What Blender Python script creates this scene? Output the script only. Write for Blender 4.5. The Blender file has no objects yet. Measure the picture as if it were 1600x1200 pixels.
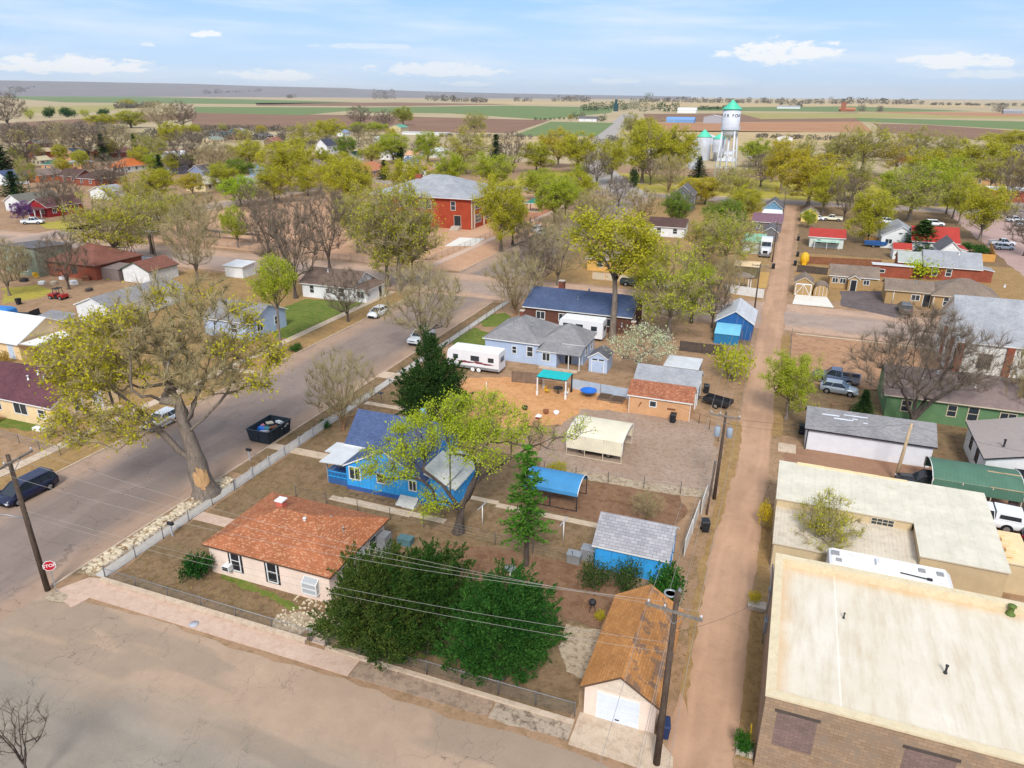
import bpy, math, random
import numpy as np
from mathutils import Vector, Matrix
sc = bpy.context.scene
COL = sc.collection
R = math.radians
# ---------------------------------------------------------------- camera
F_PX, CX, CY, HZ = 1132.0, 800.0, 600.0, 150.0      # survey of the photograph (1600 x 1200)
CAM_H = 33.0
ROLL, YAW = R(0.34), R(20.744)
PITCH = math.atan((CY - HZ) / F_PX)
_F = Vector((0, math.cos(PITCH), -math.sin(PITCH)))
_U = Vector((0, math.sin(PITCH), math.cos(PITCH)))
_R = Vector((1, 0, 0))
_rot = Matrix.Rotation(YAW, 3, 'Z')
_F, _U, _R = _rot @ _F, _rot @ _U, _rot @ _R
_cr, _sr = math.cos(ROLL), math.sin(ROLL)
_X = _cr * _R + _sr * _U
_Y = -_sr * _R + _cr * _U
cam_d = bpy.data.cameras.new('camera')
cam = bpy.data.objects.new('camera', cam_d)
COL.objects.link(cam)
cam_d.sensor_width = 36.0
cam_d.lens = F_PX / 1600.0 * 36.0
cam_d.clip_start = 0.5
cam_d.clip_end = 120000.0
m4 = Matrix((_X, _Y, -_F)).transposed().to_4x4()
m4.translation = (0, 0, CAM_H)
cam.matrix_world = m4
sc.camera = cam
def G(px, py, z=0.0):
 """survey: the place at height z seen at a pixel of the photograph"""
 d = _F + _X * ((px - CX) / F_PX) + _Y * (-(py - CY) / F_PX)
 t = (CAM_H - z) / -d.z
 return Vector((d.x * t, d.y * t, z))
def PJ(p):
 w = Vector(p) - Vector((0, 0, CAM_H))
 k = w.dot(_F)
 return CX + F_PX * w.dot(_X) / k, CY - F_PX * w.dot(_Y) / k, k
# ---------------------------------------------------------------- light
SUN_EL, SUN_AZ = R(43), (0.30, -1.0)                # azimuth as a direction in plan
sun_d = bpy.data.lights.new('sun', 'SUN')
sun_d.energy = 2.4
sun_d.angle = R(15)
sun_d.color = (1.0, 0.965, 0.915)
sun = bpy.data.objects.new('sun', sun_d)
COL.objects.link(sun)
_s = Vector((SUN_AZ[0], SUN_AZ[1], 0)).normalized() * math.cos(SUN_EL) + Vector((0, 0, math.sin(SUN_EL)))
sun.rotation_euler = _s.to_track_quat('Z', 'Y').to_euler()
sc.view_settings.view_transform = 'Standard'
sc.view_settings.look = 'None'
sc.view_settings.exposure = 0.56
sc.view_settings.gamma = 1.0
world = bpy.data.worlds.new('World')
sc.world = world
world.use_nodes = True
def build_sky():
 nt = world.node_tree
 nt.nodes.clear()
 N = nt.nodes.new
 L = nt.links.new
 out = N('ShaderNodeOutputWorld')
 bg = N('ShaderNodeBackground')
 bg.inputs[1].default_value = 0.14
 L(bg.outputs[0], out.inputs[0])
 sky = N('ShaderNodeTexSky')
 sky.sky_type = 'NISHITA'
 sky.sun_disc = False
 sky.sun_elevation = SUN_EL
 sky.sun_rotation = math.atan2(SUN_AZ[0], SUN_AZ[1])
 sky.altitude = 1300
 sky.air_density = 1.0
 sky.dust_density = 0.6
 sky.ozone_density = 2.0
 tc = N('ShaderNodeTexCoord')
 sep = N('ShaderNodeSeparateXYZ')
 L(tc.outputs['Generated'], sep.inputs[0])
 def M(op, a, b=None, clamp=False):
  n = N('ShaderNodeMath'); n.operation = op; n.use_clamp = clamp
  for i, v in enumerate((a, b)):
   if v is None: continue
   if isinstance(v, (int, float)): n.inputs[i].default_value = v
   else: L(v, n.inputs[i])
  return n.outputs[0]
 x, y, z = sep.outputs
 c, s = math.cos(YAW), math.sin(YAW)
 rx = M('ADD', M('MULTIPLY', x, c), M('MULTIPLY', y, s))
 fy = M('SUBTRACT', M('MULTIPLY', y, c), M('MULTIPLY', x, s))
 az = M('MULTIPLY', M('ARCTAN2', rx, fy), 57.2958)
 el = M('MULTIPLY', M('ARCSINE', z), 57.2958)
 comb = N('ShaderNodeCombineXYZ')
 L(M('MULTIPLY', az, 0.35), comb.inputs[0]); L(el, comb.inputs[1])
 nz = N('ShaderNodeTexNoise')
 nz.inputs['Scale'].default_value = 2.3
 nz.inputs['Detail'].default_value = 8
 nz.inputs['Roughness'].default_value = 0.62
 L(comb.outputs[0], nz.inputs['Vector'])
 puff = nz.outputs[0]
 total = None
 for a, e, wa, we, k in CLOUDS:
  da = M('DIVIDE', M('SUBTRACT', az, a), wa)
  de = M('DIVIDE', M('SUBTRACT', el, e), we)
  de = M('MULTIPLY', de, M('ADD', 1.0, M('MULTIPLY', M('LESS_THAN', de, 0.0), 0.9)))
  d = M('ADD', M('MULTIPLY', da, da), M('MULTIPLY', de, de))
  v = M('SUBTRACT', M('ADD', 1.0, M('MULTIPLY', M('SUBTRACT', puff, 0.5), 4.2)), d)
  v = M('MULTIPLY', M('MULTIPLY', v, 1.7, True), k)
  total = v if total is None else M('MAXIMUM', total, v)
 comb2 = N('ShaderNodeCombineXYZ')
 L(M('ADD', M('MULTIPLY', az, 0.045), M('MULTIPLY', el, 0.10)), comb2.inputs[0]); L(M('MULTIPLY', el, 0.42), comb2.inputs[1])
 n2 = N('ShaderNodeTexNoise')
 n2.inputs['Scale'].default_value = 1.5
 n2.inputs['Detail'].default_value = 6
 n2.inputs['Roughness'].default_value = 0.55
 L(comb2.outputs[0], n2.inputs['Vector'])
 streak = M('MULTIPLY', M('SUBTRACT', n2.outputs[0], 0.44), 3.2, True)
 streak = M('MULTIPLY', streak, 0.6)
 total = M('MAXIMUM', total, streak)
 low = M('SUBTRACT', 1.0, M('DIVIDE', M('MAXIMUM', el, 0.0), 8.0), True)
 mix0 = N('ShaderNodeMixRGB'); mix0.inputs[0].default_value = 0.75
 L(sky.outputs[0], mix0.inputs[1]); mix0.inputs[2].default_value = BLUE
 mixa = N('ShaderNodeMixRGB')
 L(low, mixa.inputs[0]); L(mix0.outputs[0], mixa.inputs[1]); mixa.inputs[2].default_value = PALE
 veil = M('MULTIPLY', M('MULTIPLY', M('SUBTRACT', el, 11.0), 0.05, True), 0.75)
 mixv = N('ShaderNodeMixRGB')
 L(veil, mixv.inputs[0]); L(mixa.outputs[0], mixv.inputs[1]); mixv.inputs[2].default_value = VEIL
 mixb = N('ShaderNodeMixRGB')
 L(total, mixb.inputs[0]); L(mixv.outputs[0], mixb.inputs[1]); mixb.inputs[2].default_value = CLOUDWHITE
 L(mixb.outputs[0], bg.inputs[0])
PALE = (2.9, 3.85, 4.9, 1)
BLUE = (.85, 2.2, 4.9, 1)
VEIL = (4.2, 4.4, 4.7, 1)
CLOUDWHITE = (5.0, 5.05, 5.1, 1)
def _ae(px, py):
 return math.degrees(math.atan((px - 800) / 1132 / (math.cos(PITCH)+math.sin(PITCH)*0.4))), math.degrees(math.atan((150 + (px-800)*.006 - py) / 1132 * 0.86 / math.hypot(1, (px-800)/1220)))
CLOUDS = []
for (px, py, wpx, hpx, k) in [(110, 106, 150, 20, .95), (430, 120, 85, 12, .8), (690, 112, 110, 17, .75), (333, 57, 24, 8, .9),
        (1210, 88, 105, 26, .95), (1480, 100, 110, 18, .9), (950, 128, 50, 7, .5), (1095, 130, 60, 7, .6),
        (1540, 118, 90, 10, .6), (580, 75, 90, 6, .45), (1030, 66, 60, 9, .4), (240, 72, 14, 5, .6), (730, 132, 50, 6, .6)]:
 a0, e0 = _ae(px, py); a1, _ = _ae(px + wpx, py); _, e1 = _ae(px, py - hpx)
 CLOUDS.append((a0, e0, a1 - a0, e1 - e0, k))
build_sky()
# ---------------------------------------------------------------- materials
MATS = {}
def lin(r, g, b):
 f = lambda v: (v / 255.0) / 12.92 if v <= 10 else (((v / 255.0) + .055) / 1.055) ** 2.4
 return (f(r), f(g), f(b), 1)
class NT:
 def __init__(s, name):
  s.m = bpy.data.materials.new(name); s.m.use_nodes = True
  s.t = s.m.node_tree; s.t.nodes.clear()
  s.out = s.n('ShaderNodeOutputMaterial'); s.p = s.n('ShaderNodeBsdfPrincipled')
  s.l(s.p.outputs[0], s.out.inputs[0])
 def n(s, k): return s.t.nodes.new(k)
 def l(s, a, b): s.t.links.new(a, b)
 def set(s, sock, v):
  if isinstance(v, bpy.types.NodeSocket): s.l(v, sock)
  else: sock.default_value = v
 def math(s, op, a, b=None, clamp=False):
  n = s.n('ShaderNodeMath'); n.operation = op; n.use_clamp = clamp
  s.set(n.inputs[0], a)
  if b is not None: s.set(n.inputs[1], b)
  return n.outputs[0]
 def mix(s, f, a, b, mode='MIX'):
  n = s.n('ShaderNodeMixRGB'); n.blend_type = mode
  s.set(n.inputs[0], f); s.set(n.inputs[1], a); s.set(n.inputs[2], b)
  return n.outputs[0]
 def co(s, kind='Object', scale=None):
  c = s.n('ShaderNodeTexCoord').outputs[kind]
  if scale is not None:
   mp = s.n('ShaderNodeMapping'); s.l(c, mp.inputs[0]); mp.inputs['Scale'].default_value = scale
   c = mp.outputs[0]
  return c
 def noise(s, vec, scale, detail=4, rough=.6, lo=None, hi=None):
  n = s.n('ShaderNodeTexNoise'); s.l(vec, n.inputs['Vector'])
  n.inputs['Scale'].default_value = scale; n.inputs['Detail'].default_value = detail; n.inputs['Roughness'].default_value = rough
  o = n.outputs[0]
  if lo is not None: o = s.ramp(o, lo, hi)
  return o
 def ramp(s, v, lo, hi, a=0.0, b=1.0):
  n = s.n('ShaderNodeMapRange'); s.set(n.inputs[0], v)
  n.inputs[1].default_value = lo; n.inputs[2].default_value = hi; n.inputs[3].default_value = a; n.inputs[4].default_value = b
  return n.outputs[0]
 def bump(s, h, strength=.3, dist=.02):
  b = s.n('ShaderNodeBump'); s.set(b.inputs['Height'], h)
  b.inputs['Strength'].default_value = strength; b.inputs['Distance'].default_value = dist
  s.l(b.outputs[0], s.p.inputs['Normal'])
def C3(c, k=1.0): return (c[0] * k, c[1] * k, c[2] * k, 1)
def plain(name, c, rough=.6, var=.18, scale=1.2, metal=0.0, dirt=None, spec=.3):
 """paint, metal or fabric with faint blotches"""
 if name in MATS: return MATS[name]
 k = NT(name); v = k.co()
 a = k.noise(v, scale, 5, .65, .3, .7)
 col = k.mix(a, C3(c, 1 - var), C3(c, 1 + var * .6))
 b = k.noise(v, scale * 9, 3, .6, .35, .75)
 col = k.mix(k.math('MULTIPLY', b, .25), col, C3(c, .72))
 if dirt: col = k.mix(k.math('MULTIPLY', k.noise(v, scale * 2.3, 6, .7, .5, .72), .55), col, dirt)
 k.set(k.p.inputs['Base Color'], col)
 k.p.inputs['Roughness'].default_value = rough
 k.p.inputs['Metallic'].default_value = metal
 k.p.inputs['Specular IOR Level'].default_value = spec
 MATS[name] = k.m
 return k.m
def siding(name, c, step=.2, dirt=None, vertical=False, depth=.35):
 """clapboard or ribbed panel: lines follow the wall"""
 if name in MATS: return MATS[name]
 k = NT(name); uv = k.co('UV'); sep = k.n('ShaderNodeSeparateXYZ'); k.l(uv, sep.inputs[0])
 f = k.math('FRACT', k.math('DIVIDE', sep.outputs[0 if vertical else 1], step))
 v = k.co()
 col = k.mix(k.noise(v, .7, 5, .65, .3, .72), C3(c, .86), C3(c, 1.08))
 line = k.math('LESS_THAN', f, .11)
 col = k.mix(k.math('MULTIPLY', line, depth), col, C3(c, .45))
 if dirt: col = k.mix(k.math('MULTIPLY', k.noise(v, 1.6, 6, .7, .5, .74), .6), col, dirt)
 k.set(k.p.inputs['Base Color'], col); k.p.inputs['Roughness'].default_value = .65
 k.p.inputs['Specular IOR Level'].default_value = .25
 k.bump(f, .35, .02)
 MATS[name] = k.m
 return k.m
def shingle(name, c, c2, bw=.34, bh=.2, spot=None, rough=.9, mortar=.012, worn=None):
 """laid courses of shingles, tiles or bricks"""
 if name in MATS: return MATS[name]
 k = NT(name); uv = k.co('UV'); v = k.co()
 br = k.n('ShaderNodeTexBrick'); k.l(uv, br.inputs['Vector'])
 br.inputs['Scale'].default_value = 1.0; br.inputs['Brick Width'].default_value = bw; br.inputs['Row Height'].default_value = bh
 br.inputs['Mortar Size'].default_value = mortar; br.inputs['Bias'].default_value = 0.0
 br.inputs['Color1'].default_value = c; br.inputs['Color2'].default_value = c2; br.inputs['Mortar'].default_value = C3(c, .55)
 col = k.mix(k.noise(v, .45, 5, .65, .3, .7), C3((.8, .8, .8)), C3((1.18, 1.16, 1.12)))
 col = k.mix(1.0, br.outputs[0], col, 'MULTIPLY')
 if spot:
  wn = k.n('ShaderNodeTexWhiteNoise'); wn.noise_dimensions = '2D'
  sn = k.n('ShaderNodeVectorMath'); sn.operation = 'SNAP'; k.l(uv, sn.inputs[0]); sn.inputs[1].default_value = (bw*.5, bh*.5, 1)
  k.l(sn.outputs[0], wn.inputs['Vector'])
  col = k.mix(k.math('MULTIPLY', k.math('GREATER_THAN', wn.outputs[0], .84), .42), col, spot)
 if worn:
  col = k.mix(k.math('MULTIPLY', k.noise(v, .9, 7, .72, .50, .57), .85), col, worn)
 k.set(k.p.inputs['Base Color'], col); k.p.inputs['Roughness'].default_value = rough
 k.p.inputs['Specular IOR Level'].default_value = .2
 k.bump(br.outputs[1], -.5, .03)
 MATS[name] = k.m
 return k.m
def earth(name, cols, scale=.35, fine=3.0, rough=.95, bump=.5, spots=None, spot_amt=.5, grit=.25):
 """bare ground, dead grass, gravel, lawn: three tones blended at two sizes"""
 if name in MATS: return MATS[name]
 k = NT(name); v = k.co()
 a = k.noise(v, scale, 6, .62, .32, .68)
 b = k.noise(v, scale * 4.3, 6, .7, .36, .66)
 f = k.noise(v, fine, 5, .75, .3, .72)
 col = k.mix(a, cols[0], cols[1])
 col = k.mix(k.math('MULTIPLY', b, .55), col, cols[2])
 col = k.mix(k.math('MULTIPLY', f, grit), col, C3(cols[0], .5))
 if fine > 1:
  lt = k.noise(v, fine * 2.2, 3, .8, .60, .66)
  col = k.mix(k.math('MULTIPLY', lt, .55), col, C3(cols[0], .42))
  lg = k.noise(v, fine * 1.1, 4, .8, .62, .70)
  col = k.mix(k.math('MULTIPLY', lg, .45), col, C3(cols[2], 1.35))
 if spots:
  g = k.noise(v, fine * .35, 8, .78, .50, .57)
  col = k.mix(k.math('MULTIPLY', g, spot_amt), col, spots)
 k.set(k.p.inputs['Base Color'], col); k.p.inputs['Roughness'].default_value = rough
 k.p.inputs['Specular IOR Level'].default_value = .1
 k.bump(f, bump, .05)
 MATS[name] = k.m
 return k.m
def road(name, centre, half, axis, base, dust, crack=True, edge=.55, crackscale=.22):
 """worn asphalt: dust lies along the kerbs, sealed and open cracks cross it"""
 k = NT(name); v = k.co(); sep = k.n('ShaderNodeSeparateXYZ'); k.l(v, sep.inputs[0])
 t = k.math('DIVIDE', k.math('ABSOLUTE', k.math('SUBTRACT', sep.outputs[axis], centre)), half)
 wob = k.math('MULTIPLY', k.math('SUBTRACT', k.noise(v, .12, 5, .6), .5), .55)
 t = k.math('ADD', t, wob)
 d = k.ramp(t, edge - .12, edge + .16)
 col = k.mix(k.noise(v, .3, 6, .65, .3, .7), C3(base, .84), C3(base, 1.16))
 stretch = k.co('Object', (.5, .03, 1) if axis == 0 else (.03, .5, 1))
 col = k.mix(k.math('MULTIPLY', k.noise(stretch, 1.2, 4, .6, .45, .7), .35), col, C3(base, .72))
 du = k.mix(k.noise(v, .5, 6, .7, .3, .7), C3(dust, .84), C3(dust, 1.1))
 col = k.mix(d, col, du)
 if not crack:
  r_ = k.math('SUBTRACT', 1.0, k.math('MULTIPLY', k.math('ABSOLUTE', k.math('SUBTRACT', t, .42)), 7.0), True)
  col = k.mix(k.math('MULTIPLY', r_, .4), col, C3(base, 1.22))
  col = k.mix(k.math('MULTIPLY', k.noise(v, 1.1, 6, .75, .54, .62), .35), col, C3(base, .66))
 col = k.mix(k.math('MULTIPLY', k.noise(v, 9, 4, .8, .35, .7), .2), col, C3(base, .55))
 pt = k.noise(k.co('Object', (.25, .06, 1) if axis == 0 else (.06, .25, 1)), 1.0, 3, .5, .52, .56)
 col = k.mix(k.math('MULTIPLY', pt, .34), col, C3(base, .62))
 gr = k.noise(v, 22, 2, .9, .40, .62); col = k.mix(k.math('MULTIPLY', gr, .22), col, C3(dust, 1.25))
 if crack:
  v2 = k.n('ShaderNodeTexVoronoi'); v2.feature = 'DISTANCE_TO_EDGE'
  wz = k.n('ShaderNodeTexNoise'); k.l(v, wz.inputs['Vector']); wz.inputs['Scale'].default_value = 2.0; wz.inputs['Detail'].default_value = 6
  ad = k.n('ShaderNodeVectorMath'); ad.operation = 'MULTIPLY_ADD'; k.l(wz.outputs[1], ad.inputs[0]); ad.inputs[1].default_value = (1.1, 1.1, 0); k.l(k.co('Object', (.45, 1.1, 1) if axis == 0 else (1.1, .45, 1)), ad.inputs[2])
  k.l(ad.outputs[0], v2.inputs['Vector']); v2.inputs['Scale'].default_value = crackscale * 1.5
  col = k.mix(k.math('MULTIPLY', k.math('MULTIPLY', k.math('LESS_THAN', v2.outputs[0], .0075), k.noise(v, .17, 3, .5, .48, .58)), .34), col, C3(base, .32))
  nz = k.n('ShaderNodeTexNoise'); k.l(v, nz.inputs['Vector']); nz.inputs['Scale'].default_value = .9; nz.inputs['Detail'].default_value = 5
  add = k.n('ShaderNodeVectorMath'); add.operation = 'ADD'; k.l(v, add.inputs[0])
  sca = k.n('ShaderNodeVectorMath'); sca.operation = 'SCALE'; k.l(nz.outputs[1], sca.inputs[0]); sca.inputs['Scale'].default_value = 2.2
  k.l(sca.outputs[0], add.inputs[1])
  vo = k.n('ShaderNodeTexVoronoi'); vo.feature = 'DISTANCE_TO_EDGE'; k.l(add.outputs[0], vo.inputs['Vector']); vo.inputs['Scale'].default_value = crackscale
  line = k.math('LESS_THAN', vo.outputs[0], .0045)
  gate = k.noise(v, .11, 3, .5, .44, .54)
  col = k.mix(k.math('MULTIPLY', k.math('MULTIPLY', line, gate), .55), col, C3(base, .3))
 k.set(k.p.inputs['Base Color'], col); k.p.inputs['Roughness'].default_value = .9
 k.p.inputs['Specular IOR Level'].default_value = .15
 k.bump(k.noise(v, 14, 4, .8), .25, .02)
 MATS[name] = k.m
 return k.m
def leaf(name, c, c2, trans=.35, spread=.35):
 """leaves: each leaf clump a slightly different green, tinted per plant"""
 k = NT(name)
 geo = k.n('ShaderNodeNewGeometry'); oi = k.n('ShaderNodeObjectInfo')
 col = k.mix(geo.outputs['Random Per Island'], c, c2)
 v = k.co(); col = k.mix(k.math('MULTIPLY', k.noise(v, .5, 3, .6, .35, .65), spread), col, C3(c2, 1.15))
 col = k.mix(1.0, col, oi.outputs['Color'], 'MULTIPLY')
 k.t.nodes.remove(k.p)
 df = k.n('ShaderNodeBsdfDiffuse'); k.l(col, df.inputs[0])
 tr = k.n('ShaderNodeBsdfTranslucent'); k.l(col, tr.inputs[0])
 mx = k.n('ShaderNodeMixShader'); mx.inputs[0].default_value = trans
 k.l(df.outputs[0], mx.inputs[1]); k.l(tr.outputs[0], mx.inputs[2]); k.l(mx.outputs[0], k.out.inputs[0])
 MATS[name] = k.m
 return k.m
def glass(name='window glass', c=(.03, .04, .05, 1)):
 if name in MATS: return MATS[name]
 k = NT(name); k.p.inputs['Base Color'].default_value = c; k.p.inputs['Roughness'].default_value = .08
 k.p.inputs['Specular IOR Level'].default_value = .6
 MATS[name] = k.m
 return k.m
def wiremesh(name='chain link', c=lin(150, 152, 152)):
 """woven wire: the diamonds are open"""
 k = NT(name); uv = k.co('UV'); sep = k.n('ShaderNodeSeparateXYZ'); k.l(uv, sep.inputs[0])
 a = k.math('ABSOLUTE', k.math('SUBTRACT', k.math('FRACT', k.math('MULTIPLY', k.math('ADD', sep.outputs[0], sep.outputs[1]), 9)), .5))
 b = k.math('ABSOLUTE', k.math('SUBTRACT', k.math('FRACT', k.math('MULTIPLY', k.math('SUBTRACT', sep.outputs[0], sep.outputs[1]), 9)), .5))
 w = k.math('LESS_THAN', k.math('MINIMUM', a, b), .045)
 tr = k.n('ShaderNodeBsdfTransparent'); mx = k.n('ShaderNodeMixShader')
 k.l(w, mx.inputs[0]); k.l(tr.outputs[0], mx.inputs[1]); k.l(k.p.outputs[0], mx.inputs[2]); k.l(mx.outputs[0], k.out.inputs[0])
 k.p.inputs['Base Color'].default_value = c; k.p.inputs['Metallic'].default_value = .5; k.p.inputs['Roughness'].default_value = .5
 MATS[name] = k.m
 return k.m
def bark(name, c, c2):
 k = NT(name); v = k.co('Object', (1, 1, .25)); oi = k.n('ShaderNodeObjectInfo')
 f = k.noise(v, 6, 5, .7, .3, .7)
 col = k.mix(f, c, c2)
 col = k.mix(1.0, col, oi.outputs['Color'], 'MULTIPLY')
 k.set(k.p.inputs['Base Color'], col); k.p.inputs['Roughness'].default_value = .95; k.p.inputs['Specular IOR Level'].default_value = .1
 k.bump(f, .6, .04)
 MATS[name] = k.m
 return k.m
# ---------------------------------------------------------------- mesh building
class MB:
 """collects faces of ONE part; origin is the part's own origin"""
 def __init__(s): s.v = []; s.f = []; s.mi = []; s.uv = {}; s.sm = []
 def face(s, pts, mi=0, uv=None, smooth=False):
  b = len(s.v); s.v.extend([tuple(p) for p in pts]); s.f.append(tuple(range(b, b + len(pts)))); s.mi.append(mi); s.sm.append(smooth)
  if uv: s.uv[len(s.f) - 1] = uv
  return s
 def grid(s, rings, mi=0, closed=True, caps=(True, True), smooth=False):
  """loft: rings of equal length"""
  b = len(s.v); n = len(rings[0])
  for r in rings: s.v.extend([tuple(p) for p in r])
  for i in range(len(rings) - 1):
   for j in range(n if closed else n - 1):
    k = (j + 1) % n
    s.f.append((b + i*n + j, b + i*n + k, b + (i+1)*n + k, b + (i+1)*n + j)); s.mi.append(mi); s.sm.append(smooth)
  if closed and caps[0]: s.f.append(tuple(b + j for j in reversed(range(n)))); s.mi.append(mi); s.sm.append(False)
  if closed and caps[1]: s.f.append(tuple(b + (len(rings)-1)*n + j for j in range(n))); s.mi.append(mi); s.sm.append(False)
  return s
 def box(s, x0, y0, z0, x1, y1, z1, mi=0, bottom=True):
  p = [(x0,y0,z0),(x1,y0,z0),(x1,y1,z0),(x0,y1,z0),(x0,y0,z1),(x1,y0,z1),(x1,y1,z1),(x0,y1,z1)]
  q = [(0,1,5,4),(1,2,6,5),(2,3,7,6),(3,0,4,7),(4,5,6,7)] + ([(3,2,1,0)] if bottom else [])
  b = len(s.v); s.v.extend(p)
  for a in q: s.f.append(tuple(b + i for i in a)); s.mi.append(mi); s.sm.append(False)
  return s
 def tube(s, pts, r, n=6, mi=0, caps=True, smooth=True):
  pts = [Vector(p) for p in pts]; rs = r if isinstance(r, (list, tuple)) else [r] * len(pts)
  rings = []
  for i, p in enumerate(pts):
   t = (pts[min(i+1, len(pts)-1)] - pts[max(i-1, 0)]).normalized()
   a = t.cross(Vector((0, 0, 1)) if abs(t.z) < .9 else Vector((1, 0, 0))).normalized(); c = t.cross(a)
   rings.append([p + (a * math.cos(2*math.pi*j/n) + c * math.sin(2*math.pi*j/n)) * rs[i] for j in range(n)])
  return s.grid(rings, mi, True, (caps, caps), smooth)
 def lathe(s, prof, c=(0, 0, 0), n=16, mi=0, smooth=True):
  rings = [[(c[0] + r*math.cos(2*math.pi*j/n), c[1] + r*math.sin(2*math.pi*j/n), c[2] + z) for j in range(n)] for r, z in prof]
  return s.grid(rings, mi, True, (True, True), smooth)
 def bar(s, p, q, w, h, mi=0):
  p, q = Vector(p), Vector(q); t = (q - p).normalized()
  a = t.cross(Vector((0, 0, 1)) if abs(t.z) < .95 else Vector((1, 0, 0))).normalized() * w / 2; c = a.cross(t).normalized() * h / 2
  return s.grid([[e + a + c, e - a + c, e - a - c, e + a - c] for e in (p, q)], mi)
 def obj(s, name, mats, parent=None, loc=None, rz=0, autouv=True):
  return link_mesh(name, s.mesh(name, mats, autouv), parent, loc, rz)
 def mesh(s, name, mats, autouv=True):
  me = bpy.data.meshes.new(name); me.from_pydata(s.v, [], s.f)
  if not isinstance(mats, (list, tuple)): mats = [mats]
  for m in mats: me.materials.append(m)
  me.polygons.foreach_set('material_index', s.mi)
  me.polygons.foreach_set('use_smooth', s.sm)
  if autouv:
   uvl = me.uv_layers.new(name='UVMap'); data = np.zeros(len(me.loops) * 2, 'f')
   V = s.v
   k = 0
   for fi, f in enumerate(s.f):
    if fi in s.uv:
     for q in s.uv[fi]: data[2*k] = q[0]; data[2*k+1] = q[1]; k += 1
     continue
    p0, p1, p2 = (Vector(V[f[i]]) for i in (0, 1, 2))
    nn = (p1 - p0).cross(p2 - p0)
    if nn.length < 1e-9: nn = Vector((0, 0, 1))
    nn.normalize()
    if abs(nn.z) > .97: u, w = Vector((1, 0, 0)), Vector((0, 1, 0))
    else: u = Vector((0, 0, 1)).cross(nn).normalized(); w = nn.cross(u)
    for i in f:
     p = Vector(V[i]); data[2*k] = p.dot(u); data[2*k+1] = p.dot(w); k += 1
   uvl.data.foreach_set('uv', data)
  me.update()
  return me
def link_mesh(name, me, parent=None, loc=None, rz=0):
 o = bpy.data.objects.new(name, me); COL.objects.link(o)
 if parent: o.parent = parent
 if loc is not None: o.location = loc
 if rz: o.rotation_euler.z = rz
 return o
LABELS = set()
def tag(o, label=None, cat=None, group=None, kind=None):
 if label: o['label'] = label
 if cat: o['category'] = cat
 if group: o['group'] = group
 if kind: o['kind'] = kind
 return o
def thing(name, label, cat, loc=(0, 0, 0), rz=0.0, group=None):
 o = bpy.data.objects.new(name, None); COL.objects.link(o)
 o.empty_display_size = .3
 o.location = loc; o.rotation_euler.z = rz
 return tag(o, label, cat, group)
KIDS = {}
def kids(o): return [c for c in bpy.data.objects if c.parent == o]
def dup(root, label, loc, rz=0.0, group=None, scale=None, tint=None):
 """a copy of a thing, its parts and their sub-parts"""
 if root.name not in KIDS: KIDS[root.name] = [(c, kids(c)) for c in kids(root)]
 r = root.copy(); COL.objects.link(r); r.location = loc; r.rotation_euler = (0, 0, rz); r['label'] = label
 if group: r['group'] = group
 if scale is not None: r.scale = scale if isinstance(scale, tuple) else (scale,) * 3
 for c, gs in KIDS[root.name]:
  d = c.copy(); COL.objects.link(d); d.parent = r
  if tint: d.color = tint
  for g in gs:
   e = g.copy(); COL.objects.link(e); e.parent = d
   if tint: e.color = tint
 return r
# ---------------------------------------------------------------- ground sheets
def sheet(name, pts, mat, z, ragged=0.0, kind='structure', label=None, cat=None, seed=0, step=1.0, thick=0.0):
 """a flat area from its outline; ragged edges wander by that many metres"""
 rg = random.Random(seed + len(pts) * 7 + int(abs(pts[0][0]) * 10))
 P = [Vector((p[0], p[1], 0)) for p in pts]
 ring = []
 for i in range(len(P)):
  a, b = P[i], P[(i + 1) % len(P)]
  n = max(1, int((b - a).length / step)) if ragged else 1
  d = (b - a); nrm = Vector((-d.y, d.x, 0)).normalized()
  ph, fr = rg.uniform(0, 6), rg.uniform(.35, .7)
  for k in range(n):
   t = k / n; q = a + d * t
   if ragged and k: q += nrm * ragged * (math.sin(ph + k * step * fr) * .5 + rg.uniform(-.6, .6))
   ring.append(q)
 mb = MB()
 if thick:
  top = [(q.x, q.y, z) for q in ring]; bot = [(q.x, q.y, z - thick) for q in ring]
  mb.grid([bot, top], 0, True, (False, True))
 else: mb.face([(q.x, q.y, z) for q in ring])
 o = mb.obj(name, mat, autouv=False)
 if o.data.polygons[-1].normal.z < 0: o.data.flip_normals()
 return tag(o, label, cat, None, kind)
def strip(name, x0, y0, x1, y1, mat, z, ragged=0.0, **k):
 return sheet(name, [(x0, y0), (x1, y0), (x1, y1), (x0, y1)], mat, z, ragged, **k)
def slab(name, x0, y0, x1, y1, top, mat, bottom=-.05):
 o = MB().box(x0, y0, bottom, x1, y1, top).obj(name, mat); return tag(o, kind='structure')
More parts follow.
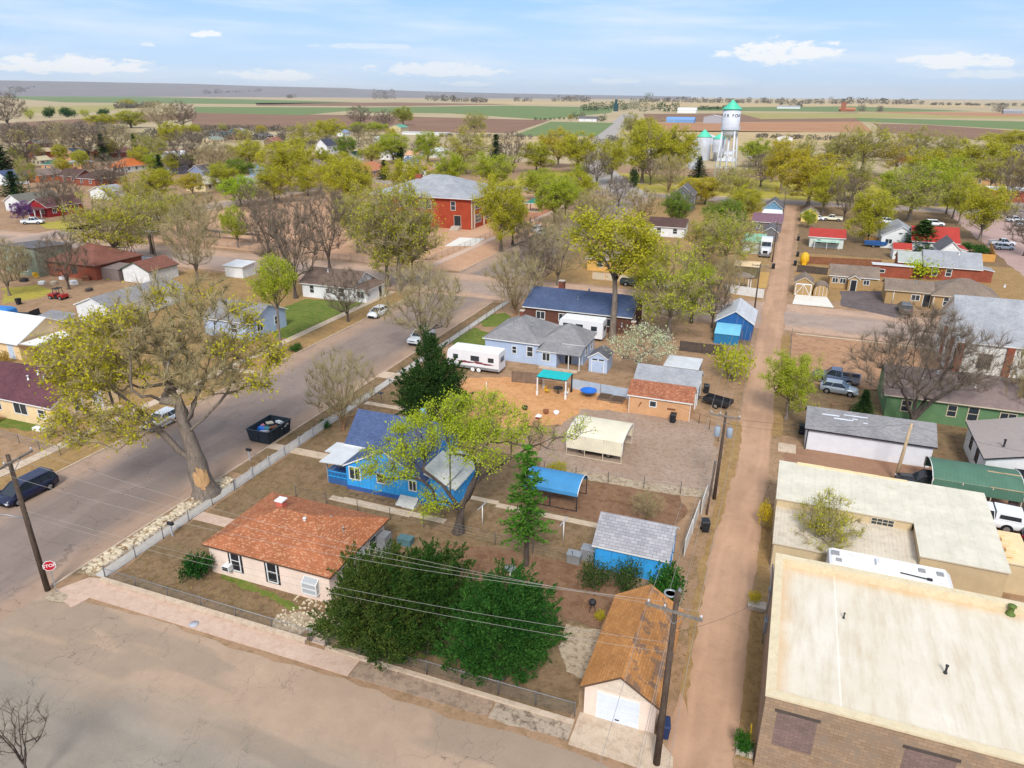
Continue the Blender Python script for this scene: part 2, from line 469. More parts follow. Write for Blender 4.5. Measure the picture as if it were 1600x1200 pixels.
# ---------------------------------------------------------------- houses
def gable_parts(w, d, z, rise, axis, oh, th=.14):
 """roof planes of a gable roof over 0..w, 0..d; ridge along axis; returns the roof mesh"""
 mb = MB()
 if axis == 'x':
  s = rise / (d / 2); e = z - oh * s; r = z + rise
  a0, a1 = -oh, w + oh
  for (ye, sg) in ((-oh, 1), (d + oh, -1)):
   A, B, C, D = (a0, ye, e), (a1, ye, e), (a1, d/2, r), (a0, d/2, r)
   up = lambda p: (p[0], p[1], p[2] + th)
   q = [A, B, C, D] if sg > 0 else [B, A, D, C]
   mb.face([up(p) for p in q]); mb.face(list(reversed(q)), 1)
   mb.face([q[0], q[1], up(q[1]), up(q[0])], 1)
   for i, j in ((1, 2), (3, 0)): mb.face([q[i], q[j], up(q[j]), up(q[i])], 1)
 else:
  s = rise / (w / 2); e = z - oh * s; r = z + rise
  a0, a1 = -oh, d + oh
  for (xe, sg) in ((-oh, -1), (w + oh, 1)):
   A, B, C, D = (xe, a0, e), (xe, a1, e), (w/2, a1, r), (w/2, a0, r)
   up = lambda p: (p[0], p[1], p[2] + th)
   q = [B, A, D, C] if sg < 0 else [A, B, C, D]
   mb.face([up(p) for p in q]); mb.face(list(reversed(q)), 1)
   mb.face([q[0], q[1], up(q[1]), up(q[0])], 1)
   for i, j in ((1, 2), (3, 0)): mb.face([q[i], q[j], up(q[j]), up(q[i])], 1)
 return mb
def hip_parts(w, d, z, rise, oh, th=.14):
 mb = MB()
 m = min(w, d) / 2; s = rise / m; e = z - oh * s; r = z + rise
 x0, x1, y0, y1 = -oh, w + oh, -oh, d + oh
 if w >= d: p, q = (d/2, d/2, r), (w - d/2, d/2, r)
 else: p, q = (w/2, w/2, r), (w/2, d - w/2, r)
 up = lambda v: (v[0], v[1], v[2] + th)
 A, B, C, D = (x0, y0, e), (x1, y0, e), (x1, y1, e), (x0, y1, e)
 if w >= d: fs = [[A, B, q, p], [B, C, q], [C, D, p, q], [D, A, p]]
 else: fs = [[A, B, p], [B, C, q, p], [C, D, q], [D, A, p, q]]
 for f in fs: mb.face([up(v) for v in f])
 for a, b in ((A, B), (B, C), (C, D), (D, A)): mb.face([a, b, up(b), up(a)], 1)
 mb.face([D, C, B, A], 1)
 return mb
WCACHE = {}
def window_at(root, face, u, z, w, h, W, D, trim, x0=0.0, y0=0.0, style='sash', label=None, pane=None):
 """frame with its pane as a sub-part, on one of the four walls"""
 key = ('win', w, h, trim.name, style, pane.name if pane else '')
 if key not in WCACHE:
  fr = MB(); t = .09
  fr.box(-w/2 - t, -.05, -t, w/2 + t, .02, 0); fr.box(-w/2 - t, -.05, h, w/2 + t, .02, h + t)
  fr.box(-w/2 - t, -.05, 0, -w/2, .02, h); fr.box(w/2, -.05, 0, w/2 + t, .02, h)
  if style == 'sash': fr.box(-w/2, -.035, h*.5 - .03, w/2, .01, h*.5 + .03)
  if style == 'double': fr.box(-.035, -.035, 0, .035, .01, h)
  if style == 'grid':
   for k in (.25, .5, .75): fr.box(-w/2 + w*k - .02, -.035, 0, -w/2 + w*k + .02, .01, h)
   fr.box(-w/2, -.034, h*.5 - .02, w/2, .011, h*.5 + .02)
  pm = MB().face([(-w/2, -.015, 0), (w/2, -.015, 0), (w/2, -.015, h), (-w/2, -.015, h)])
  WCACHE[key] = (fr.mesh('window', trim), pm.mesh('pane', pane or MATS['window glass']))
 fm, pm = WCACHE[key]
 loc, rz = wall_spot(face, u, z, W, D, x0, y0)
 o = link_mesh('window', fm, root, loc, rz)
 link_mesh('pane', pm, o)
 if label: o['label'] = label
 return o
def wall_spot(face, u, z, W, D, x0=0.0, y0=0.0):
 if face == 'S': return (x0 + u, y0, z), 0
 if face == 'N': return (x0 + u, y0 + D, z), math.pi
 if face == 'E': return (x0 + W, y0 + u, z), math.pi / 2
 return (x0, y0 + u, z), -math.pi / 2
def door_at(root, face, u, w, h, W, D, mat, trim, x0=0.0, y0=0.0, z=0.0, style='panel', label=None, name='door'):
 d = MB()
 d.box(-w/2, -.03, 0, w/2, .02, h)
 if style == 'garage':
  d = MB(); n = 4
  for k in range(n): d.box(-w/2, -.03, h*k/n + .015, w/2, .02, h*(k+1)/n - .015)
 if style == 'panel':
  for k in (.12, .55): d.box(-w*.32, -.045, h*k, w*.32, -.03, h*(k + .33))
 if style == 'cross':
  t = .05
  for a, b in (((-w/2, h*.02), (0, h*.98)), ((w/2, h*.02), (0, h*.98))): d.bar((a[0], -.05, a[1]), (b[0], -.05, b[1]), .04, .09, 1)
  for q in (-w/2 + .05, 0, w/2 - .05): d.bar((q, -.053, 0), (q, -.053, h), .1, .04, 1)
  for q in (.05, h*.97): d.bar((-w/2, -.056, q), (w/2, -.056, q), .04, .1, 1)
 loc, rz = wall_spot(face, u, z, W, D, x0, y0)
 o = d.obj(name, [mat, trim], root, loc, rz)
 fr = MB(); t = .09
 fr.box(-w/2 - t, -.06, 0, -w/2, .02, h + t); fr.box(w/2, -.06, 0, w/2 + t, .02, h + t); fr.box(-w/2, -.06, h, w/2, .02, h + t)
 fr.obj('frame', trim, o)
 if style != 'garage': MB().lathe([(.0, 0), (.035, .01), (.035, .05), (0, .06)], (w*.38, -.09, h*.45), 8).obj('handle', MATS['dark metal'], o)
 else: MB().box(-.12, -.07, h*.13, .12, -.03, h*.16).obj('handle', MATS['dark metal'], o)
 if label: o['label'] = label
 return o
def volume(root, x0, y0, w, d, h, roof, wallm, roofm, trim, oh=.35, label=None):
 """one block of a building: wall part and roof part"""
 kind = roof[0]
 wb = MB()
 c = [(0, 0), (w, 0), (w, d), (0, d)]
 if kind == 'gable':
  axis, rise = roof[1], roof[2]
  if axis == 'x':
   wb.face([(0,0,0),(w,0,0),(w,0,h),(0,0,h)]); wb.face([(w,d,0),(0,d,0),(0,d,h),(w,d,h)])
   wb.face([(w,0,0),(w,d,0),(w,d,h),(w,d/2,h+rise),(w,0,h)]); wb.face([(0,d,0),(0,0,0),(0,0,h),(0,d/2,h+rise),(0,d,h)])
  else:
   wb.face([(0,0,0),(w,0,0),(w,0,h),(w/2,0,h+rise),(0,0,h)]); wb.face([(w,d,0),(0,d,0),(0,d,h),(w/2,d,h+rise),(w,d,h)])
   wb.face([(w,0,0),(w,d,0),(w,d,h),(w,0,h)]); wb.face([(0,d,0),(0,0,0),(0,0,h),(0,d,h)])
  rb = gable_parts(w, d, h + .003, rise, axis, oh)
 elif kind == 'hip':
  for i in range(4):
   a, b = c[i], c[(i+1) % 4]; wb.face([(a[0],a[1],0),(b[0],b[1],0),(b[0],b[1],h),(a[0],a[1],h)])
  rb = hip_parts(w, d, h + .003, roof[1], oh)
 elif kind == 'shed':
  low, rise = roof[1], roof[2]
  hz = {'S': (h, h, h+rise, h+rise), 'N': (h+rise, h+rise, h, h), 'E': (h+rise, h, h, h+rise), 'W': (h, h+rise, h+rise, h)}[low]
  for i in range(4):
   a, b = c[i], c[(i+1) % 4]; wb.face([(a[0],a[1],0),(b[0],b[1],0),(b[0],b[1],hz[(i+1) % 4]),(a[0],a[1],hz[i])])
  rb = MB(); o = oh
  sx = (hz[1] - hz[0]) / w; sy = (hz[3] - hz[0]) / d
  zf = lambda x, y: hz[0] + sx * x + sy * y + .004
  q = [(x, y, zf(x, y)) for x, y in ((-o,-o),(w+o,-o),(w+o,d+o),(-o,d+o))]
  up = [(p[0], p[1], p[2] + .1) for p in q]
  rb.face(up); rb.face(list(reversed(q)), 1)
  for i in range(4): rb.face([q[i], q[(i+1) % 4], up[(i+1) % 4], up[i]], 1)
 elif kind == 'flat':
  par = roof[1]
  for i in range(4):
   a, b = c[i], c[(i+1) % 4]; wb.face([(a[0],a[1],0),(b[0],b[1],0),(b[0],b[1],h),(a[0],a[1],h)])
  rb = MB(); t = roof[2] if len(roof) > 2 else .25
  rb.face([(t,t,h-par),(w-t,t,h-par),(w-t,d-t,h-par),(t,d-t,h-par)])
  e = .05
  O = [(-e,-e),(w+e,-e),(w+e,d+e),(-e,d+e)]; I = [(t,t),(w-t,t),(w-t,d-t),(t,d-t)]
  for i in range(4):
   j = (i+1) % 4
   rb.face([(*O[i],h+.03),(*O[j],h+.03),(*I[j],h+.03),(*I[i],h+.03)], 1)
   rb.face([(*I[i],h+.03),(*I[j],h+.03),(*I[j],h-par),(*I[i],h-par)], 1)
   rb.face([(*O[i],h-.1),(*O[j],h-.1),(*O[j],h+.03),(*O[i],h+.03)], 1)
   rb.face([(*O[j],h-.1),(*O[i],h-.1),(c[i][0],c[i][1],h-.1),(c[j][0],c[j][1],h-.1)], 1)
 wall = wb.obj('wall', wallm, root, (x0, y0, 0)) if h > 0 else None
 ro = rb.obj('roof', [roofm, trim], root, (x0, y0, 0))
 if label: ro['label'] = label
 return wall, ro
def stack(roof, x, y, z0, z1, w=.5, mat=None, cap=None, name='chimney'):
 mb = MB(); mb.box(x-w/2, y-w/2, z0, x+w/2, y+w/2, z1)
 mb.box(x-w/2-.07, y-w/2-.07, z1, x+w/2+.07, y+w/2+.07, z1+.1, 1)
 return mb.obj(name, [mat or MATS['brick'], cap or MATS['concrete']], roof)
def vent(roof, x, y, z, h=.5, r=.07, mat=None, name='vent_pipe'):
 mb = MB(); mb.lathe([(r*1.8, 0), (r*1.5, .08), (r, .1), (r, h), (r*1.5, h+.02), (r*1.5, h+.08), (0, h+.12)], (x, y, z), 8)
 return mb.obj(name, mat or MATS['galvanised'], roof)
def house(name, label, cat, x0, y0, w, d, h, roof, wallm, roofm, trim, wins=(), doors=(), oh=.35, group=None, rz=0.0):
 root = thing(name, label, cat, (x0, y0, 0), rz, group)
 wall, ro = volume(root, 0, 0, w, d, h, roof, wallm, roofm, trim, oh)
 for q in wins:
  face, u, z, ww, hh = q[:5]
  window_at(root, face, u, z, ww, hh, w, d, q[6] if len(q) > 6 else trim, style=q[5] if len(q) > 5 else 'sash')
 for q in doors:
  face, u, ww, hh, mat = q[:5]
  door_at(root, face, u, ww, hh, w, d, mat, trim, style=q[5] if len(q) > 5 else 'panel')
 return root, ro
# ---------------------------------------------------------------- fences, posts, poles
def fence_line(name, label, pts, kind, h=1.1, step=2.4, mats=None, group=None, cat='fence'):
 """a run of fence: every post is a part, the panels between one part"""
 P = [Vector((p[0], p[1], 0)) for p in pts]
 o = P[0]
 root = thing(name, label, cat, o, 0, group)
 panel, rail = MB(), MB()
 posts = []
 for a, b in zip(P[:-1], P[1:]):
  L = (b - a).length; n = max(1, round(L / step)); t = (b - a) / n
  if kind == 'wood' or kind == 'picket': tn = (b - a).normalized(); nn = Vector((-tn.y, tn.x, 0))
  for i in range(n): posts.append(a + t * i - o)
  p, q = a - o, b - o
  if kind == 'chain':
   panel.face([p + Vector((0,0,.05)), q + Vector((0,0,.05)), q + Vector((0,0,h-.04)), p + Vector((0,0,h-.04))], uv=[(0, 0), (L, 0), (L, h), (0, h)])
   rail.tube([p + Vector((0,0,h)), q + Vector((0,0,h))], .022, 6)
  elif kind == 'wire':
   for k in (.25, .5, .75, .98): rail.tube([p + Vector((0,0,h*k)), q + Vector((0,0,h*k))], .008, 4)
  elif kind == 'picket':
   m = int(L / .15); rg = random.Random(int(L * 10))
   for i in range(m):
    c = p + (q - p) * ((i + .5) / m); hh = h * rg.uniform(.93, 1.0)
    s = tn * .045
    panel.grid([[c - s - nn*.012 + Vector((0,0,z)), c + s - nn*.012 + Vector((0,0,z)), c + s + nn*.012 + Vector((0,0,z)), c - s + nn*.012 + Vector((0,0,z))] for z in (.06, hh - .06)])
    panel.face([c - s + Vector((0,0,hh-.06)), c + s + Vector((0,0,hh-.06)), c + Vector((0,0,hh))])
   for k in (.3, .8): rail.bar(p + nn*.035 + Vector((0,0,h*k)), q + nn*.035 + Vector((0,0,h*k)), .04, .09)
  elif kind == 'wood':
   m = max(1, int(L / .16)); rg = random.Random(int(L * 10) + 3)
   for i in range(m):
    c0 = p + (q - p) * (i / m) ; c1 = p + (q - p) * ((i + .93) / m); hh = h * rg.uniform(.97, 1.0)
    panel.grid([[c0 - nn*.01 + Vector((0,0,z)), c1 - nn*.01 + Vector((0,0,z)), c1 + nn*.01 + Vector((0,0,z)), c0 + nn*.01 + Vector((0,0,z))] for z in (.03, hh)])
   for k in (.25, .8): rail.bar(p + nn*.04 + Vector((0,0,h*k)), q + nn*.04 + Vector((0,0,h*k)), .05, .08)
  elif kind == 'solid':
   panel.bar(p + Vector((0,0,h/2)), q + Vector((0,0,h/2)), .06, h)
 posts.append(P[-1] - o)
 pm = MB()
 pr = .035 if kind in ('chain', 'wire') else .05
 pm.lathe([(pr, 0), (pr, h + .06), (pr*1.2, h + .07), (0, h + .1)], (0, 0, 0), 6) if kind in ('chain', 'wire') else pm.box(-pr, -pr, 0, pr, pr, h + .03)
 pmesh = pm.mesh('post', mats[0])
 if len(posts) > 90: posts = posts[:90]
 for p in posts: link_mesh('post', pmesh, root, p)
 if rail.f: rail.obj('rail', mats[0] if kind in ('chain', 'wire') else mats[1], root)
 if panel.f:
  nm = {'chain': 'wire_mesh', 'picket': 'picket_panel', 'wood': 'board_panel', 'solid': 'panel'}[kind]
  panel.obj(nm, mats[1], root)
 return root
def wires(label, spans, r=.014, mat=None, group='overhead wires'):
 """sagging cables, one object per span bundle"""
 mb = MB()
 for a, b, sag in spans:
  a, b = Vector(a), Vector(b); n = 14
  mb.tube([a.lerp(b, i/n) - Vector((0, 0, sag * 4 * (i/n) * (1 - i/n))) for i in range(n + 1)], r, 4)
 return tag(mb.obj('overhead_wire', mat or MATS['cable'], None, autouv=False), label, 'wire', group)
def utility_pole(label, loc, h, arms=(), lean=(0, 0), trans=(), lamp=None, r=.15, dark=True, group='utility poles', name='utility_pole'):
 root = thing(name, label, 'utility pole', loc, 0, group)
 top = Vector((lean[0], lean[1], h))
 wood = MATS['pole wood'] if dark else MATS['pale pole wood']
 MB().tube([(0, 0, -.1), top * .5, top], [r * 1.15, r, r * .75], 10).obj('pole', wood, root)
 for (z, L, ang) in arms:
  c = top * (z / h); d = Vector((math.cos(ang), math.sin(ang), 0)) * L / 2; off = Vector((-math.sin(ang), math.cos(ang), 0)) * (-r - .04)
  a = MB(); a.bar(c + off - d, c + off + d, .11, .13)
  ar = a.obj('crossarm', MATS['arm wood'], root)
  b = MB()
  for s in (-1, 1): b.bar(c + off + d * s * .45, c + off * .7 + Vector((0, 0, -.75)), .03, .03)
  b.obj('brace', MATS['galvanised'], ar)
  for s in (-.95, -.35, .95) if L > 1.8 else (-.9, .9):
   i = MB(); i.lathe([(.02, 0), (.02, .06), (.07, .07), (.06, .13), (.075, .14), (.03, .22), (0, .23)], tuple(c + off + d * s + Vector((0, 0, .065))), 8)
   i.obj('insulator', MATS['porcelain'], ar)
 for (z, dx, dy) in trans:
  t = MB(); c = top * (z / h)
  t.lathe([(0, 0), (.24, .02), (.26, .06), (.26, .8), (.22, .86), (0, .9)], (c.x + dx, c.y + dy, z - .9), 14)
  t.lathe([(.04, 0), (.04, .2), (0, .22)], (c.x + dx, c.y + dy, z), 6)
  t.obj('transformer', MATS['transformer'], root)
 if lamp:
  z, dx, dy = lamp
  c = top * (z / h); e = c + Vector((dx, dy, .5))
  a = MB(); a.tube([c, c.lerp(e, .5) + Vector((0, 0, .12)), e], .035, 6); la = a.obj('lamp_arm', MATS['galvanised'], root)
  hd = MB(); dr = Vector((dx, dy, 0)).normalized(); sd = Vector((-dr.y, dr.x, 0))
  hd.grid([[e + dr * t + sd * w * math.cos(q) + Vector((0, 0, hh * math.sin(q))) for q in [2*math.pi*k/8 for k in range(8)]] for t, w, hh in ((-.1, .05, .05), (.1, .14, .1), (.5, .16, .11), (.75, .08, .06))])
  hd.obj('lamp_head', MATS['lamp head'], la)
 return root
# ---------------------------------------------------------------- vehicles (front towards +X)
def wheel(root, x, y, r, w=.22, white=False, r_rim=.62):
 t = MB(); sg = 1 if y > 0 else -1
 prof = [(r*.6, -w/2), (r*.93, -w/2), (r, -w*.32), (r, w*.32), (r*.93, w/2), (r*.6, w/2)]
 ring = lambda rr, yy, n=16: [(rr*math.cos(2*math.pi*k/n), yy, rr*math.sin(2*math.pi*k/n)) for k in range(n)]
 t.grid([ring(a, b) for a, b in prof], 0, True, (True, True), False)
 o = t.obj('wheel', MATS['tyre'], root, (x, y, r), 0)
 m = MB(); m.grid([ring(r*r_rim, sg*(w/2 - .03), 12), ring(r*r_rim, sg*(w/2 + .005), 12), ring(r*.25, sg*(w/2 + .015), 12)], 0, True, (False, False)); m.grid([ring(r*.25, sg*(w/2+.015), 12), ring(r*.05, sg*(w/2+.03), 12)])
 m.obj('rim', MATS['white paint'] if white else MATS['alloy'], o)
 return o
SPEC = {   # L, W, wheel x pair, wheel r, lower stations (x, zb, zt, halfwidth), cabin base (rear, front), roof (rear, front), belt, roof z
 'sedan': (4.7, 1.8, (-1.4, 1.45), .33, [(-2.35,.4,.78,.72),(-2.25,.25,.95,.84),(-1.5,.22,.98,.9),(0,.2,.95,.91),(1.0,.22,.92,.9),(2.0,.24,.8,.86),(2.3,.28,.68,.74),(2.36,.4,.6,.6)], (-1.75, 1.0), (-1.0, .2), .92, 1.43),
 'hatch': (4.3, 1.78, (-1.3, 1.3), .33, [(-2.12,.4,.9,.74),(-2.05,.25,1.0,.86),(-1.3,.22,1.0,.89),(0,.2,.96,.89),(.95,.22,.95,.88),(1.8,.24,.82,.84),(2.1,.3,.66,.7),(2.14,.4,.58,.6)], (-2.0, 1.05), (-1.5, .2), .95, 1.5),
 'suv': (4.8, 1.9, (-1.4, 1.45), .38, [(-2.4,.45,1.0,.8),(-2.34,.3,1.1,.92),(-1.4,.28,1.1,.95),(0,.26,1.08,.95),(1.1,.28,1.08,.94),(2.1,.3,1.0,.9),(2.36,.35,.85,.8),(2.42,.45,.7,.7)], (-2.3, 1.15), (-2.0, .35), 1.06, 1.76),
 'van': (5.1, 1.98, (-1.5, 1.6), .34, [(-2.55,.42,.95,.84),(-2.5,.26,1.05,.95),(-1.5,.22,1.05,.99),(0,.22,1.03,.99),(1.5,.24,1.02,.97),(2.2,.26,.88,.9),(2.5,.3,.7,.78),(2.56,.42,.6,.66)], (-2.45, 1.85), (-2.2, .75), 1.0, 1.74),
 'pickup': (5.5, 1.95, (-1.6, 1.75), .4, [(-2.75,.5,1.05,.9),(-2.7,.42,1.1,.96),(-1.5,.4,1.1,.97),(-.5,.38,1.1,.97),(1.3,.38,1.1,.97),(2.3,.4,1.05,.94),(2.68,.42,.95,.86),(2.75,.5,.8,.8)], (-.6, 1.35), (-.5, .6), 1.08, 1.82),
}
def car(name, label, cat, loc, rz, paint, kind, group=None, topper=False, bed=True, scale=1.0):
 L, W, wx, wr, st, cb, rf, belt, rz_top = SPEC[kind]
 root = thing(name, label, cat, loc, rz, group)
 if scale != 1: root.scale = (scale,) * 3
 b = MB()
 def ring(x, zb, zt, hw):
  c = min(.12, (zt - zb) * .3)
  return [(x, -hw + c*.6, zb), (x, hw - c*.6, zb), (x, hw, zb + c), (x, hw, zt - c*1.2), (x, hw - c, zt), (x, -hw + c, zt), (x, -hw, zt - c*1.2), (x, -hw, zb + c)]
 b.grid([ring(*q) for q in st], 0, True, (True, True), True)
 if kind == 'pickup' and not topper:
  pass
 body = b.obj('body', paint, root)
 hwf = max(q[3] for q in st)
 for x in wx:
  for s in (-1, 1):
   pts = [(x + (wr + .07)*math.cos(math.pi*k/7), s*(hwf + .006), wr + (wr + .07)*math.sin(math.pi*k/7)) for k in range(14)]
   MB().face(pts if s < 0 else list(reversed(pts))).obj('wheel_arch', MATS['tyre'], body)
 hb, ht = hwf - .07, hwf - .24
 g = MB(); zr = rz_top - .05
 def gring(z, x0, x1, hw): return [(x0, -hw, z), (x1, -hw*.93, z), (x1, hw*.93, z), (x0, hw, z)]
 g.grid([gring(belt - .03, cb[0], cb[1], hb), gring(zr, rf[0], rf[1], ht)])
 g.obj('glass', MATS['car glass'], root)
 r = MB()
 r.grid([gring(zr - .015, rf[0] - .05, rf[1] + .06, ht + .025), gring(zr + .03, rf[0] - .02, rf[1] + .02, ht), gring(zr + .055, rf[0] + .2, rf[1] - .2, ht - .22)], 0, True, (True, True))
 cols = [(cb[0], rf[0]), (cb[1], rf[1])]
 for s in (-1, 1):
  for xb, xt in cols + [(cb[0]*.62 + cb[1]*.38 - .1, rf[0]*.5 + rf[1]*.5)] + ([(cb[0]*.85 + cb[1]*.15, rf[0]*.78 + rf[1]*.22)] if kind in ('van', 'suv') else []):
   k = .93 if xb == cb[1] else 1
   r.bar((xb, s*(hb*k + .008), belt - .02), (xt, s*(ht*k + .008), zr), .09, .05)
 r.obj('roof', paint, root)
 fx, bx = st[-1][0], st[0][0]
 hz = st[-2][2] - .1; bz = st[1][2] - .22
 for s in (-1, 1):
  MB().box(st[-2][0] - .1, s*hwf*.68 - .17, hz - .12, fx - .0, s*hwf*.68 + .17, hz + .03).obj('headlight', MATS['lamp glass'], root)
  MB().box(bx - .015, s*hwf*.78 - .1, bz - .15, bx + .22, s*hwf*.78 + .1, bz + .12).obj('tail_light', MATS['tail red'], root)
  MB().box(cb[1] - .35, s*(hwf + .1) - .08, belt - .02, cb[1] - .2, s*(hwf + .1) + .08, belt + .13).obj('mirror', paint, root)
 t = MB(); t.box(fx - .06, -hwf*.6, .3, fx + .02, hwf*.6, .45); t.box(st[-2][0] + .02, -.4, hz - .14, fx + .012, .4, hz - .03)
 t.obj('grille', MATS['tyre'], root)
 MB().box(bx - .04, -hwf*.8, .36, bx + .05, hwf*.8, .5).obj('bumper', MATS['tyre'] if kind in ('van', 'hatch', 'sedan') else MATS['alloy'], root)
 if kind == 'pickup':
  if topper:
   q = MB(); q.grid([[(-2.7,-.93,1.1),(-.66,-.93,1.1),(-.66,.93,1.1),(-2.7,.93,1.1)], [(-2.62,-.8,1.78),(-.66,-.8,1.82),(-.66,.8,1.82),(-2.62,.8,1.78)]])
   tp = q.obj('topper', paint, root)
   for s in (-1, 1): MB().face([(-2.45, s*.905, 1.25), (-.9, s*.905, 1.25), (-.95, s*.85, 1.6), (-2.4, s*.85, 1.6)][::s*-1 or 1]).obj('side_window', MATS['car glass'], tp)
  else:
   q = MB()
   q.box(-2.62, -.8, 1.0, -.72, .8, 1.105)
   bedp = q.obj('bed', MATS['tyre'], root)
   w = MB()
   for s in (-1, 1): w.box(-2.72, s*.9 - .06, 1.06, -.66, s*.9 + .06, 1.22)
   w.box(-2.74, -.9, 1.06, -2.64, .9, 1.22); w.obj('bed_rail', paint, root)
 for x in wx:
  for s in (-1, 1): wheel(root, x, s*(hwf - .1), wr)
 return root
def travel_trailer(name, label, loc, rz, L, W, H, stripe=None, wins=(), endwin=True, axle=-.4, group=None, sd=-1):
 """box caravan; windows and stripes on the side sd"""
 root = thing(name, label, 'camper trailer', loc, rz, group)
 z0 = .45; b = MB(); c = .12
 def ring(x, zt, k=0): return [(x,-W/2,z0+k),(x,W/2,z0+k),(x,W/2,zt-c),(x,W/2-c,zt),(x,-W/2+c,zt),(x,-W/2,zt-c)]
 b.grid([ring(-L/2, H - .08), ring(-L/2 + .15, H), ring(L/2 - .5, H), ring(L/2 - .1, H - .35, .1), ring(L/2, H - .9, .25)])
 body = b.obj('body', MATS['trailer white'], root)
 rb = MB(); rb.face([(-L/2+.12,-W/2+.1,H+.006),(L/2-.52,-W/2+.1,H+.006),(L/2-.52,W/2-.1,H+.006),(-L/2+.12,W/2-.1,H+.006)]); ro = rb.obj('roof', MATS['trailer roof'], root)
 ac = MB(); ac.grid([[(-.35,-.3,H),(.45,-.3,H),(.45,.3,H),(-.35,.3,H)],[(-.3,-.27,H+.2),(.4,-.27,H+.2),(.4,.27,H+.2),(-.3,.27,H+.2)],[(-.2,-.2,H+.26),(.3,-.2,H+.26),(.3,.2,H+.26),(-.2,.2,H+.26)]]); ac.obj('air_conditioner', MATS['trailer white'], ro)
 for vx in (-L*.32, L*.28): MB().box(vx-.18, -.2, H, vx+.18, .16, H+.07).obj('roof_vent', MATS['trailer white'], ro)
 for (x, z, w, h) in wins:
  ya, yb = sorted((sd*(W/2+.025), sd*(W/2-.01))); f = MB(); f.box(x-w/2-.04, ya, z-.04, x+w/2+.04, yb, z+h+.04); fo = f.obj('window', MATS['dark metal'], root)
  yp = sd*(W/2+.03); MB().face([(x-w/2,yp,z),(x+w/2,yp,z),(x+w/2,yp,z+h),(x-w/2,yp,z+h)]).obj('pane', MATS['window glass'], fo)
 if endwin:
  f = MB(); f.box(-L/2-.025, -W*.28, 1.5, -L/2+.01, W*.28, 2.2); fo = f.obj('window', MATS['grey metal'], root)
  MB().face([(-L/2-.03, W*.24, 1.58),(-L/2-.03,-W*.24,1.58),(-L/2-.03,-W*.24,2.12),(-L/2-.03,W*.24,2.12)]).obj('pane', MATS['window glass'], fo)
 if stripe:
  s = MB(); rg = random.Random(4)
  for k in range(5):
   x0 = -L*.42 + L*.16*k;
   ys = sd*(W/2+.008+.002*k)
   s.face([(x0,ys,1.25+rg.uniform(-.1,.1)),(x0+L*.2,ys,1.2+rg.uniform(-.15,.15)),(x0+L*.24,ys,1.32+rg.uniform(-.1,.2)),(x0+L*.08,ys,1.36+rg.uniform(-.05,.1))])
  s.obj('stripe', stripe, root)
  ya, yb = sorted((sd*(W/2+.012), sd*W/2)); k = MB(); k.box(-L/2+.03, ya, z0+.01, L/2-.3, yb, z0+.33); k.obj('skirt', MATS['grey metal'], root)
 for x in (axle - .42, axle + .42):
  for s in (-1, 1): wheel(root, x, s*(W/2 - .06), .36, .2, white=True, r_rim=.8)
 h = MB(); h.bar((L/2-.2, -.5, .5), (L/2+1.1, 0, .5), .08, .1); h.bar((L/2-.2, .5, .5), (L/2+1.1, 0, .5), .08, .1); h.tube([(L/2+.8,0,0),(L/2+.8,0,.8)], .04)
 h.obj('hitch', MATS['dark metal'], root)
 st = MB()
 for x in (-L/2+.4, L/2-.8):
  for s in (-1,1): st.bar((x, s*W*.36, 0), (x, s*W*.36, z0), .06, .06)
 st.obj('jack', MATS['dark metal'], root)
 return root
